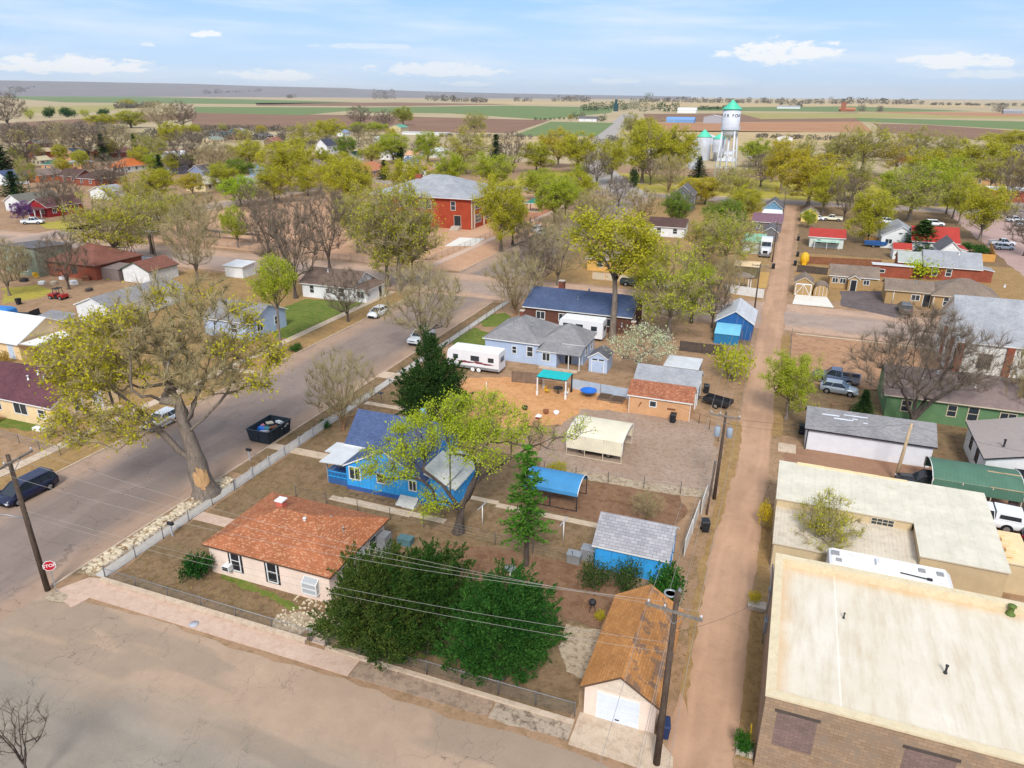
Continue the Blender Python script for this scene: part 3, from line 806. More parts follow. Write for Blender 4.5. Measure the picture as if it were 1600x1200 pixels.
# ---------------------------------------------------------------- trees
def skeleton(rg, H, shape, K, trunk_h, r0, lean=(0, 0), fork=1.0, step=.9, wobble=.09, limbs=(), ex=.62):
 """branches grown towards scattered points of the crown; shape(rng) gives such points. returns nodes, parent, radius"""
 nodes = [np.array([0, 0, 0.0])]; par = [-1]
 n = max(2, int(trunk_h / step))
 for i in range(1, n + 1):
  t = i / n
  nodes.append(np.array([lean[0]*t + rg.uniform(-.05, .05)*trunk_h*.3, lean[1]*t + rg.uniform(-.05, .05)*trunk_h*.3, trunk_h*t])); par.append(len(nodes) - 2)
 for pl in limbs:                                 # main limbs laid by hand, each from the nearest wood
  pl = [np.array(p, float) for p in pl]; j = int(np.argmin([np.linalg.norm(q - pl[0]) for q in nodes])); prev = j
  for a, b in zip(pl[:-1], pl[1:]):
   m = max(1, int(np.linalg.norm(b - a) / step))
   for i in range(1, m + 1):
    nodes.append(a + (b - a) * i / m + np.array([rg.gauss(0, 1), rg.gauss(0, 1), rg.gauss(0, 1)]) * wobble * step); par.append(prev); prev = len(nodes) - 1
 base = nodes[n]
 A = [np.array(shape(rg)) for _ in range(K)]
 A.sort(key=lambda a: np.linalg.norm(a - base))
 arr = np.array(nodes)
 first = n
 for a in A:
  d = np.linalg.norm(arr - a, axis=1)
  pen = d + np.maximum(0, arr[:, 2] - a[2]) * 1.6 + (np.linalg.norm(arr - base, axis=1)) * .34
  pen[:max(1, int(n*.75))] += 50
  j = int(np.argmin(pen)); p = arr[j]
  L = np.linalg.norm(a - p); m = max(1, int(round(L / step)))
  out = a - p; up = np.array([0, 0, 1.0]) * L * .16 * fork
  prev = j; new = []
  for i in range(1, m + 1):
   t = i / m
   q = p + out * t + up * math.sin(math.pi * t) * .8 + np.array([rg.gauss(0, 1), rg.gauss(0, 1), rg.gauss(0, .6)]) * wobble * step * (1 if i < m else .3)
   new.append(q); par.append(prev); prev = len(nodes) + len(new) - 1
  nodes.extend(new); arr = np.array(nodes)
 N = len(nodes); rad = np.zeros(N); tips = np.ones(N, bool)
 for i in range(N):
  if par[i] >= 0: tips[par[i]] = False
 acc = np.zeros(N); acc[tips] = 1.0
 for i in range(N - 1, 0, -1): acc[par[i]] += acc[i]
 rad = np.maximum(.008, r0 * (acc / acc[0]) ** ex)
 for i in range(n + 1): rad[i] *= 1 - .38 * (i / n)
 return arr, par, rad, tips, acc
def tubes_mesh(arr, par, rad, sides=5, rmin=0.0, rmax=99, flare=1.35):
 mb = MB()
 N = len(arr); ch = [[] for _ in range(N)]
 for i in range(1, N): ch[par[i]].append(i)
 used = set()
 def chain(i0, i1):
  c = [i0, i1]
  while True:
   k = ch[c[-1]]
   if not k: break
   k = max(k, key=lambda q: rad[q]); c.append(k)
  return c
 stackq = [(0, max(ch[0], key=lambda q: rad[q]))] if ch[0] else []
 for k in ch[0]:
  if not stackq or k != stackq[0][1]: stackq.append((0, k))
 while stackq:
  a, b = stackq.pop()
  c = chain(a, b)
  for x in range(1, len(c)):
   nxt = c[x+1] if x + 1 < len(c) else None
   for k in ch[c[x]]:
    if k != nxt: stackq.append((c[x], k))
  rs = [rad[q] for q in c]
  if a != 0: rs[0] = min(rad[a], rs[1] * 1.25)
  else: rs[0] = rs[0] * flare
  if max(rs[1:]) < rmin: continue
  pts = [tuple(arr[q]) for q in c]
  s = sides + 4 if rs[1] > .15 else sides if rs[1] > .05 else 3
  mb.tube(pts, rs, s, 0, False, True)
 return mb
def sprays(rg, arr, par, rad, tips, n_per, Lt, w, droop, mb, mi=0, thr=.06, up=.4):
 """fine twigs on the outer branches; returns the twig ends"""
 ends = []
 idx = [i for i in range(1, len(arr)) if rad[i] < thr]
 for i in idx:
  d = arr[i] - arr[par[i]]; ln = np.linalg.norm(d); d = d / (ln + 1e-6)
  for _ in range(n_per if tips[i] else max(1, n_per // 2)):
   v = np.array([rg.gauss(0, 1), rg.gauss(0, 1), rg.gauss(0, 1)]); v /= np.linalg.norm(v) + 1e-6
   v = d * .7 + v * .75 + np.array([0, 0, up]); v /= np.linalg.norm(v)
   L = Lt * rg.uniform(.5, 1.2); p = arr[i] - d * ln * rg.random()
   q = p + v * L * .55; e = p + v * L + np.array([rg.gauss(0, .12), rg.gauss(0, .12), -droop + rg.gauss(0, .1)]) * L
   s = np.cross(v, [rg.gauss(0, 1), rg.gauss(0, 1), rg.gauss(0, 1)]); s /= np.linalg.norm(s) + 1e-6; s *= w
   b = len(mb.v)
   mb.v.extend([tuple(p - s), tuple(p + s), tuple(q + s*.7), tuple(q - s*.7), tuple(e)])
   mb.f.append((b, b+1, b+2, b+3)); mb.f.append((b+3, b+2, b+4)); mb.mi.extend((mi, mi)); mb.sm.extend((False, False))
   ends.append(((p + q)/2, v)); ends.append((q, v)); ends.append((e, v))
 return ends
def leaves(rg, ends, per, size, mb, mi=1, jitter=.25, up=.5, keep=None):
 for (p, v) in ends:
  if keep and not keep(p): continue
  for _ in range(per if isinstance(per, int) else (int(per) + (rg.random() < per % 1))):
   c = p + np.array([rg.gauss(0, jitter), rg.gauss(0, jitter), rg.gauss(0, jitter)])
   n = np.array([rg.gauss(0, 1), rg.gauss(0, 1), rg.gauss(up, 1)]); n /= np.linalg.norm(n) + 1e-6
   a = np.cross(n, [rg.gauss(0, 1), rg.gauss(0, 1), rg.gauss(0, 1)]); a /= np.linalg.norm(a) + 1e-6; b_ = np.cross(n, a)
   s = size * rg.uniform(.6, 1.35); a = a * s; b_ = b_ * s * .6
   b = len(mb.v)
   mb.v.extend([tuple(c - a), tuple(c + b_ - a*.1), tuple(c + a), tuple(c - b_ + a*.1)])
   mb.f.append((b, b+1, b+2, b+3)); mb.mi.append(mi); mb.sm.append(False)
def ell(cz, rx, rz_, hollow=.0, top=1.0, bot=1.0, cx=0, cy=0, pw=.5):
 def f(rg):
  while True:
   x, y, z = rg.uniform(-1, 1), rg.uniform(-1, 1), rg.uniform(-1, 1)
   r = math.sqrt(x*x + y*y + z*z)
   if hollow < r < 1: break
  z *= top if z > 0 else bot
  return (cx + x*rx, cy + y*rx, cz + z*rz_)
 return f
def lobes(ls):
 """several ellipsoids (x, y, z, r, rz) picked by volume"""
 ws = [l[3]**2 * l[4] for l in ls]
 def f(rg):
  l = rg.choices(ls, ws)[0]
  return ell(l[2], l[3], l[4], .25, 1, 1, l[0], l[1])(rg)
 return f
def tree_meshes(seed, H, shape, K, trunk_h, r0, bare=False, twig=5, Lt=1.0, tw=.02, per=1, lsize=.17, jitter=.3, lmat=None, bmat=None, droop=.1, lean=(0, 0), keep=None, thr=.06, step=.9, up=.4, sides=5, wobble=.09, fork=1.0, limbs=(), ex=.62):
 rg = random.Random(seed)
 arr, par, rad, tips, acc = skeleton(rg, H, shape, K, trunk_h, r0, lean, step=step, wobble=wobble, fork=fork, limbs=limbs, ex=ex)
 tm = tubes_mesh(arr, par, rad, sides)
 cm = MB()
 ends = sprays(rg, arr, par, rad, tips, twig, Lt, tw, droop, cm, 0, thr, up)
 if not bare: leaves(rg, ends, per, lsize, cm, 1, jitter, keep=keep)
 return tm.mesh('trunk', bmat, False), cm.mesh('crown', [MATS['twig'] if bmat is not MATS['bark dark'] else MATS['twig dark'], lmat or MATS['leaf']], False)
def conifer_meshes(seed, H, Rb, tiers, per_tier, lmat, start=.12, sz=.5, pw=1.0, bmat=None, dense=10):
 rg = random.Random(seed)
 tm = MB(); tm.tube([(0,0,0), (rg.uniform(-.1,.1), rg.uniform(-.1,.1), H*.5), (0,0,H*.98)], [H*.022, H*.015, .02], 8, 0, False)
 cm = MB()
 for t in range(tiers):
  k = t / (tiers - 1); z = H * (start + (1 - start) * k); R_ = Rb * (1 - k) ** pw * rg.uniform(.8, 1.12) + .12
  m = max(3, int(per_tier * (1 - k*.6)))
  for j in range(m):
   a = 2*math.pi*(j + rg.random()*.8) / m; L = R_ * rg.uniform(.65, 1.1)
   d = np.array([math.cos(a), math.sin(a), 0]); p0 = np.array([0, 0, z])
   e = p0 + d * L + np.array([0, 0, -L*.12 + rg.uniform(-.1, .1)])
   if bmat and k < .8: tm.tube([tuple(p0), tuple((p0 + e)/2 + np.array([0,0,.05])), tuple(e)], [.035, .02, .008], 3, 0, False)
   for i in range(dense):
    q = p0 + (e - p0) * (i + rg.random()) / dense
    s = sz * rg.uniform(.6, 1.2)
    n = np.array([rg.gauss(0, .5), rg.gauss(0, .5), 1]); n /= np.linalg.norm(n)
    u = d + np.array([rg.gauss(0, .6), rg.gauss(0, .6), rg.gauss(.1, .35)]); u /= np.linalg.norm(u); w = np.cross(n, u); w /= np.linalg.norm(w) + 1e-6
    c = q + np.array([rg.gauss(0, .22), rg.gauss(0, .22), rg.gauss(0, .12)]) * sz * 2
    b = len(cm.v)
    cm.v.extend([tuple(c - u*s*.5), tuple(c + w*s*.3), tuple(c + u*s*.7), tuple(c - w*s*.3)])
    cm.f.append((b, b+1, b+2, b+3)); cm.mi.append(0); cm.sm.append(False)
 return tm.mesh('trunk', bmat or MATS['bark dark'], False), cm.mesh('crown', lmat, False)
def bush_meshes(seed, shape, n, size, lmat, stems=8, bmat=None, H=1.5, clump=.35, per=12):
 """dense shrub: leaf sprays clustered round points of its outline"""
 rg = random.Random(seed); cm = MB(); tm = MB()
 pts = [np.array(shape(rg)) for _ in range(n)]
 for p in pts: leaves(rg, [(p, None)], per, size, cm, 0, clump, up=.6)
 for k in range(stems):
  p = pts[k % n]; tm.tube([(p[0]*.12, p[1]*.12, 0), tuple(p*np.array([.5, .5, .5])), tuple(p)], [.05, .035, .01], 4, 0, False)
 return tm.mesh('stem', bmat or MATS['bark'], False), cm.mesh('foliage', lmat, False)
def juniper_meshes(seed, shape, n, size, lmat):
 """feathery evergreen: every shoot is a plume of narrow blades leaning out and up"""
 rg = random.Random(seed); cm = MB(); tm = MB(); pts = [np.array(shape(rg)) for _ in range(n)]
 c0 = np.mean(pts, axis=0)
 for p in pts:
  d = p - c0; d[2] *= .25; d = d / (np.linalg.norm(d) + 1e-6); d = d*.8 + np.array([rg.gauss(0, .45), rg.gauss(0, .45), .75 + rg.gauss(0, .3)]); d /= np.linalg.norm(d)
  L = size * 13 * rg.uniform(.6, 1.3)
  for i in range(110):
   t = rg.random(); q = p + d*L*t + np.array([rg.gauss(0, 1), rg.gauss(0, 1), rg.gauss(0, 1)]) * size * 2.6 * (1.08 - t)
   v = d + np.array([rg.gauss(0, .55), rg.gauss(0, .55), rg.gauss(0, .4)]); v /= np.linalg.norm(v)
   w = np.cross(v, [rg.gauss(0, 1), rg.gauss(0, 1), rg.gauss(0, 1)]); w /= np.linalg.norm(w) + 1e-6
   s = size * rg.uniform(.6, 1.2); b = len(cm.v)
   cm.v.extend([tuple(q - v*s), tuple(q + w*s*.4), tuple(q + v*s*1.2), tuple(q - w*s*.4)]); cm.f.append((b, b+1, b+2, b+3)); cm.mi.append(0); cm.sm.append(False)
 for k in range(9):
  p = pts[k]; tm.tube([(p[0]*.12, p[1]*.12, 0), tuple(p*.5), tuple(p)], [.09, .05, .01], 5, 0, False)
 return tm.mesh('stem', MATS['bark dark'], False), cm.mesh('foliage', lmat, False)
def put_tree(name, label, cat, meshes, loc, rz=0.0, scale=(1, 1, 1), tint=None, group=None, tnames=('trunk', 'crown'), btint=None):
 o = thing(name, label, cat, loc, rz, group)
 o.scale = scale
 a = link_mesh(tnames[0], meshes[0], o); b = link_mesh(tnames[1], meshes[1], o)
 if tint: b.color = (*tint, 1)
 if btint: a.color = (*btint, 1)
 return o
def size_from(px, py, top_py, wpx):
 """height and crown width of something standing at a pixel, from its extent in the photograph"""
 g = G(px, py); lo, hi = 0.1, 60
 for _ in range(40):
  m = (lo + hi) / 2
  if PJ((g.x, g.y, m))[1] > top_py: lo = m
  else: hi = m
 return g, lo, wpx * PJ((g.x, g.y, lo * .6))[2] / F_PX
# ---------------------------------------------------------------- shared materials
glass(); glass('car glass', (.02, .028, .035, 1)); glass('pale glass', (.42, .44, .45, 1))
wiremesh()
W_ = lambda r, g, b, k=1.0: C3(lin(r, g, b), k)
plain('dark metal', W_(45, 45, 48), .5); plain('grey metal', W_(150, 152, 155), .45, metal=.3); plain('galvanised', W_(165, 168, 170), .45, metal=.5)
plain('alloy', W_(170, 172, 175), .3, metal=.7); plain('tyre', W_(34, 34, 36), .85, spec=.1); plain('white paint', W_(232, 232, 230), .5, .08)
plain('white trim', W_(228, 228, 224), .55, .08); plain('black trim', W_(38, 38, 42), .6); plain('concrete', W_(190, 176, 160), .9, .2, .8)
plain('brown trim', W_(96, 74, 58), .7); plain('tan trim', W_(205, 190, 165), .7, .1); plain('grey trim', W_(150, 150, 152), .7)
plain('lamp glass', W_(225, 228, 230), .15); plain('tail red', W_(140, 24, 24), .3); plain('lamp head', W_(205, 215, 215), .4)
plain('cable', W_(160, 154, 146), .6, .05); plain('dark cable', W_(60, 58, 58), .6, .05); plain('porcelain', W_(205, 205, 205), .3); plain('transformer', W_(150, 160, 170), .5)
plain('trailer white', W_(228, 228, 230), .35, .06); plain('trailer roof', W_(236, 234, 230), .6, .1, .5, dirt=W_(190, 182, 170))
bark('pole wood', W_(70, 58, 50), W_(105, 90, 78)); bark('pale pole wood', W_(165, 140, 110), W_(205, 180, 145)); bark('arm wood', W_(105, 96, 88), W_(150, 140, 128))
bark('bark', W_(96, 86, 78), W_(146, 132, 118)); bark('bark dark', W_(66, 58, 54), W_(102, 90, 82)); bark('bark pale', W_(120, 108, 94), W_(168, 152, 134))
bark('bark red', W_(120, 84, 62), W_(158, 118, 90))
plain('twig', W_(166, 152, 112), .95, .25, .8, spec=.05); plain('twig dark', W_(128, 114, 98), .95, .25, .8, spec=.05)
leaf('leaf', W_(208, 202, 76), W_(160, 164, 50), .38); leaf('leaf green', W_(150, 190, 50), W_(106, 146, 34)); leaf('needle', W_(74, 98, 50), W_(42, 66, 36), .15)
leaf('needle bright', W_(96, 138, 50), W_(58, 98, 36), .2); leaf('juniper', W_(104, 116, 58), W_(46, 72, 36), .12, .75); leaf('juniper green', W_(84, 126, 58), W_(34, 74, 36), .15, .75)
leaf('blossom', W_(225, 226, 205), W_(176, 186, 130), .3); leaf('purple bloom', W_(140, 92, 160), W_(104, 66, 122), .3)
shingle('brick', W_(150, 92, 74), W_(128, 74, 60), .24, .08)
bark('raw wood', W_(168, 128, 88), W_(206, 168, 122))
fence_mats = [MATS['grey metal'], MATS['chain link']]
plain('picket white', W_(222, 220, 216), .7, .12, dirt=W_(180, 172, 160)); plain('picket grey', W_(176, 178, 184), .7, .15)
plain('old board', W_(128, 108, 92), .85, .25); plain('new board', W_(214, 158, 84), .8, .15); plain('dark board', W_(84, 74, 68), .85, .25)
plain('bin black', W_(38, 40, 44), .5, .1); plain('bin blue', W_(34, 50, 86), .5, .1)
plain('rust', W_(136, 88, 62), .8, .3)
# ---------------------------------------------------------------- the ground
DIRT = earth('town dirt', [W_(160, 128, 102), W_(180, 148, 118), W_(146, 118, 86)], .12, 2.2, spots=W_(120, 98, 68), spot_amt=.5)
PRAIRIE = earth('prairie', [W_(182, 162, 128), W_(160, 144, 110), W_(192, 172, 138)], .004, .05, bump=.0)
DEAD = earth('dead grass', [W_(138, 110, 86), W_(112, 98, 70), W_(160, 134, 100)], .5, 3.4, spots=W_(100, 78, 54), spot_amt=.6)
DEADRED = earth('red earth', [W_(138, 104, 82), W_(118, 90, 70), W_(152, 120, 92)], .3, 3.0, spots=W_(104, 72, 52), spot_amt=.6)
STRAW = earth('straw grass', [W_(176, 142, 98), W_(154, 122, 84), W_(146, 122, 72)], .4, 3.4, spots=W_(128, 100, 66), spot_amt=.5)
SAND = earth('orange sand', [W_(208, 152, 102), W_(222, 170, 120), W_(188, 132, 88)], .3, 4, spots=W_(160, 112, 74), spot_amt=.4)
GRAVEL = earth('gravel', [W_(170, 146, 126), W_(184, 162, 144), W_(154, 126, 104)], .22, 7, spots=W_(120, 100, 84), spot_amt=.45, grit=.35)
LAWN = earth('lawn', [W_(96, 116, 48), W_(122, 132, 62), W_(78, 98, 38)], .35, 4, spots=W_(140, 128, 74), spot_amt=.4)
YLAWN = earth('yellow lawn', [W_(176, 164, 66), W_(158, 156, 70), W_(190, 162, 86)], .25, 3, spots=W_(140, 112, 66), spot_amt=.4)
PINKD = earth('school dirt', [W_(198, 158, 126), W_(184, 142, 112), W_(208, 170, 138)], .1, 2, spots=W_(176, 124, 96), spot_amt=.3)
REDD = earth('school red dirt', [W_(186, 128, 98), W_(170, 112, 88), W_(196, 140, 110)], .1, 2)
ROCK = earth('rock mulch', [W_(205, 186, 156), W_(178, 148, 110), W_(150, 112, 78)], .9, 5.5, spots=W_(110, 84, 60), spot_amt=.8, grit=.5, bump=1.0)
PEBBLE = earth('pebble bed', [W_(205, 190, 164), W_(182, 162, 134), W_(160, 130, 104)], .6, 7, spots=W_(118, 96, 76), spot_amt=.7, grit=.5)
PATH = earth('old concrete', [W_(206, 184, 160), W_(190, 168, 144), W_(214, 196, 174)], .35, 5, spots=W_(150, 128, 104), spot_amt=.35, bump=.15)
PATHP = earth('pink concrete', [W_(206, 178, 158), W_(192, 162, 142), W_(214, 190, 170)], .3, 5, spots=W_(170, 136, 112), spot_amt=.3, bump=.15)
WCONC = earth('new concrete', [W_(226, 220, 208), W_(214, 206, 194), W_(232, 228, 218)], .3, 5, bump=.1)
BLACKTOP = earth('blacktop', [W_(108, 98, 98), W_(84, 76, 78), W_(134, 118, 112)], .2, 5, bump=.2)
ASPH = W_(136, 122, 114); DUST = W_(168, 141, 120)
MAIN = road('main road', -53.2, 7.6, 0, ASPH, DUST, edge=.62)
FRONT = road('front road', 15.0, 13.4, 1, W_(142, 134, 122), W_(174, 149, 126), edge=.54, crackscale=.32)
CROSS = road('cross road', 120.5, 8, 1, W_(160, 142, 130), W_(186, 154, 130), edge=.5)
ALLEY = road('alley dirt', -.6, 2.2, 0, W_(184, 147, 119), W_(162, 130, 102), crack=False, edge=.8)
tag(sheet('ground', [(-45000, -3000), (45000, -3000), (45000, 60000), (-45000, 60000)], PRAIRIE, 0), kind='structure')
strip('town_ground', -420, -60, 150, 385, DIRT, .006, 2.5, step=9)
FARPTS = [(300, -60), (300, 420)]
strip('front_street', -150, -12, 60, 28.3, FRONT, .012, .25, step=1.2)
strip('main_street', -61, -60, -46, 262, MAIN, .016, 0)
strip('cross_street', -420, 113.5, 120, 129.5, CROSS, .020, .35, step=2)
strip('park_street', -200, 262, 120, 273, road('park road', 267.5, 5.5, 1, W_(150, 138, 134), W_(176, 152, 132), False, edge=.7), .020, .3, step=3)
strip('east_street', 62, -60, 77, 300, road('east road', 69, 9, 0, W_(150, 138, 136), W_(178, 152, 138), False, edge=.7), .024, .3, step=3)
strip('alley', -2.4, 28.0, 1.2, 262, ALLEY, .028, .22, step=1.0)
sheet('highway', [(-61, 262), (-46, 262), (-62, 300), (-88, 370), (-154, 650), (-326, 1576), (-356, 1576), (-170, 650), (-104, 370), (-80, 300)], road('highway asphalt', 0, 1e6, 0, W_(168, 158, 150), W_(168, 158, 150), False), .03)
strip('west_street', -178, 60, -166, 385, road('west road', -172, 6, 0, W_(158, 142, 132), W_(186, 156, 134), False, edge=.6), .024, .3, step=3)
# yards of the near block and around it
def lot(name, px, mat, z=.02, ragged=.35, seed=1, step=.8):
 return sheet(name, [G(*p) for p in px], mat, z, ragged, seed=seed, step=step)
strip('yard', -43.2, 30.6, -8, 60, DEAD, .018, .3, seed=3)
strip('yard', -43.2, 60, -26, 72, DEAD, .020, .4, seed=9)
lot('garden_ground', [(690, 850), (800, 860), (905, 885), (985, 915), (975, 935), (935, 985), (880, 968), (760, 925), (700, 890)], DEADRED, .024, .3, 2)
lot('yard', [(735, 590), (800, 590), (985, 612), (985, 655), (905, 662), (800, 668), (700, 660), (690, 620)], SAND, .024, .3, 3)
lot('gravel_yard', [(838, 742), (842, 705), (880, 660), (905, 640), (985, 645), (1085, 657), (1122, 675), (1122, 772), (1060, 768), (950, 750)], GRAVEL, .026, .5, 4)
lot('stone_edging', [(842, 730), (900, 735), (1000, 752), (1060, 760), (1110, 768), (1108, 780), (1000, 765), (900, 746), (842, 741)], PEBBLE, .032, .15, 5, .5)
lot('yard', [(850, 745), (1060, 770), (1075, 800), (1040, 830), (930, 815), (850, 795)], DEADRED, .022, .3, 6)
lot('yard', [(880, 585), (985, 600), (1010, 560), (960, 540), (905, 575)], DIRT, .022, .2, 6)
lot('lawn', [(706, 527), (742, 512), (772, 522), (757, 545), (712, 541)], LAWN, .024, .5, 7)
lot('lawn', [(745, 492), (790, 489), (806, 503), (790, 512), (757, 511)], LAWN, .024, .5, 8)
lot('verge_ground', [(1062, 1080), (1090, 900), (1118, 790), (1140, 660), (1160, 660), (1150, 740), (1118, 830), (1092, 960), (1075, 1120)], STRAW, .031, .25, 9, .6)
strip('verge_ground', 1.15, 31.2, 2.08, 49.4, STRAW, .031, .12, seed=10, step=.6)
strip('verge_ground', 1.15, 49.5, 1.98, 58.6, STRAW, .031, .1, seed=11, step=.6)
strip('verge_ground', 1.1, 74, 2.3, 111, STRAW, .033, .15, seed=45, step=.6)
strip('vacant_lot', 2.2, 92, 19.5, 112, earth('lot dirt', [W_(180, 140, 108), W_(164, 124, 96), W_(192, 152, 118)], .15, 2.5, spots=W_(130, 100, 76), spot_amt=.5), .022, .4, seed=12)
strip('yard', 2.6, 59.5, 30, 72, earth('red drive', [W_(158, 122, 98), W_(142, 106, 84), W_(170, 134, 108)], .2, 3), .022, .3, seed=13)
strip('yard', 2.2, 74.5, 30, 92, DEAD, .022, .3, seed=14)
strip('yard', 2.0, 44.5, 20, 52, GRAVEL, .022, .2, seed=15)
lot('asphalt_pad', [(1312, 455), (1400, 455), (1425, 490), (1400, 497), (1315, 478)], BLACKTOP, .027, .2, 16)
lot('concrete_pad', [(1243, 461), (1292, 464), (1303, 481), (1238, 475)], WCONC, .034, 0)
strip('kerb_strip', 3, 112.2, 60, 112.7, PATH, .03, .0)
# western lots
strip('yard', -112, 30, -66.3, 112, STRAW, .014, .4, seed=17, step=2)
lot('yard', [(0, 690), (0, 672), (95, 700), (110, 712), (40, 740), (0, 735)], DIRT, .022, .2, 18)
lot('lawn', [(0, 656), (28, 650), (92, 668), (40, 674), (0, 668)], LAWN, .024, .5, 19)
lot('lawn', [(418, 505), (440, 482), (475, 468), (560, 468), (588, 464), (592, 474), (560, 492), (490, 528), (432, 530)], LAWN, .024, .5, 20)
lot('yard', [(0, 470), (70, 452), (125, 455), (190, 470), (120, 505), (60, 520), (0, 505)], DIRT, .024, .3, 21)
lot('lawn', [(5, 450), (60, 445), (80, 455), (60, 466), (5, 475)], YLAWN, .026, .5, 22)
lot('lawn', [(60, 348), (100, 345), (150, 352), (140, 360), (70, 357)], YLAWN, .024, .5, 23)
lot('school_yard', [(215, 375), (330, 330), (560, 305), (660, 300), (830, 300), (905, 330), (830, 375), (690, 425), (560, 408), (330, 386)], PINKD, .016, .3, 24, 2)
lot('school_yard', [(770, 352), (830, 326), (900, 322), (880, 340), (815, 375), (770, 380)], REDD, .020, .2, 25, 2)
lot('concrete_pad', [(694, 385), (718, 371), (758, 373), (740, 384)], WCONC, .026, 0)
strip('park_lawn', -112, 276, 80, 343, YLAWN, .018, .6, seed=26, step=3)
strip('path', -110, 303, 80, 305, PATH, .024, .1, step=3)
strip('path', -110, 274, 80, 275.6, PATH, .024, .1, step=3)
strip('yard', 2.2, 135, 60, 178, STRAW, .014, .4, seed=27, step=2)
strip('yard', 2.2, 178, 60, 260, DEAD, .014, .4, seed=28, step=2)
strip('yard', -44, 131, -3, 260, STRAW, .014, .4, seed=29, step=2)
strip('forecourt', 45, 130, 62, 262, earth('pinkish gravel', [W_(180, 152, 144), W_(168, 138, 130), W_(192, 164, 152)], .1, 2), .016, .4, seed=30, step=2)
# pavements, kerbs, front walks
slab('kerb', -46.15, 28.6, -46.0, 112, .10, PATH); slab('kerb', -61.0, 28.4, -60.85, 112, .12, PATH)
slab('kerb', -61.0, 131, -60.85, 258, .12, PATH)
slab('pavement', -44.35, 30.6, -43.35, 113, .08, earth('pale grey walk', [W_(196, 190, 182), W_(182, 174, 164), W_(206, 200, 192)], .35, 5, bump=.1))
slab('pavement', -66.2, 28, -64.9, 112, .07, PATH); slab('pavement', -69.6, 131, -67.8, 250, .07, PATHP)
lot('rock_bed', [(118, 897), (300, 781), (362, 742), (366, 758), (255, 828), (148, 902)], ROCK, .05, .2, 31, .35)
strip('verge_ground', -45.9, 47, -44.4, 112, DEAD, .04, .08, seed=32)
strip('verge_ground', -64.8, 30, -61.05, 112, STRAW, .05, .1, seed=33)
strip('verge_ground', -67.7, 131, -61.1, 250, PINKD, .05, .1, seed=34)
sheet('pavement', [G(80, 925), G(140, 903), G(163, 905), G(170, 912), G(138, 936), G(112, 950)], PATHP, .06, 0, thick=.1)
sheet('pavement', [(-43.2, 28.55), (-43.3, 30.1), (-21.5, 30.1), (-21.5, 28.75)], PATHP, .062, 0, thick=.1)
sheet('pavement', [(-21.4, 28.75), (-21.4, 30.1), (-12.4, 30.15), (-12.4, 29.0)], earth('dark concrete', [W_(170, 146, 126), W_(150, 128, 110), W_(188, 164, 140)], .3, 4, spots=W_(116, 98, 84), spot_amt=.5), .058, .06, thick=.1, step=.5)  # darker, spotted stretch of pavement in front of the junipers
sheet('pavement', [(-12.3, 28.9), (-12.3, 30.15), (-7.6, 30.15), (-7.6, 29.0)], earth('broken concrete', [W_(188, 168, 146), W_(160, 140, 122), W_(206, 190, 168)], .8, 5, spots=W_(110, 94, 80), spot_amt=.8, bump=.8), .05, .12, thick=.1, step=.4)
sheet('driveway', [(-7.5, 28.8), (-7.5, 31.2), (-3.2, 31.2), (-2.0, 30), (-1.8, 28.7)], PATH, .056, .04, thick=.1, step=.6)
slab('retaining_kerb', -43.3, 30.12, -25.6, 30.42, .32, PATH); slab('retaining_kerb', -24.1, 30.14, -7.6, 30.42, .2, PATH)
slab('front_walk', -43.3, 39.2, -36.6, 40.4, .05, PATHP)
slab('front_walk', -46.0, 52.2, -34.4, 53.3, .095, PATH)
slab('front_walk', -25.4, 30.45, -24.4, 36.2, .05, PATHP)
slab('front_walk', -46.0, 73.5, -41.5, 75.5, .095, PATH)
slab('front_walk', -66.2, 68.5, -60.8, 69.5, .095, PATH)
slab('garden_walk', -33.5, 46.2, -23.5, 46.9, .04, PATH); slab('garden_walk', -20.5, 50.2, -11.4, 50.9, .04, PATH); slab('garden_walk', -27, 50.6, -20.5, 51.2, .04, PATH)
slab('garden_walk', -43.0, 65.5, -36, 66.3, .04, PATH)
lot('stone_bed', [(430, 965), (470, 955), (500, 970), (470, 992), (455, 998), (425, 985)], PEBBLE, .03, .15, 41, .4)
lot('stone_bed', [(885, 975), (940, 985), (935, 1010), (915, 1065), (885, 1050), (872, 1010)], PEBBLE, .034, .15, 42, .4)
lot('lawn_strip', [(345, 895), (400, 915), (455, 940), (470, 950), (455, 955), (395, 925), (345, 905)], LAWN, .03, .25, 43, .4)
lot('stone_ring', [(70, 932), (85, 922), (108, 930), (100, 942), (78, 940)], PEBBLE, .064, .1, 44, .4)
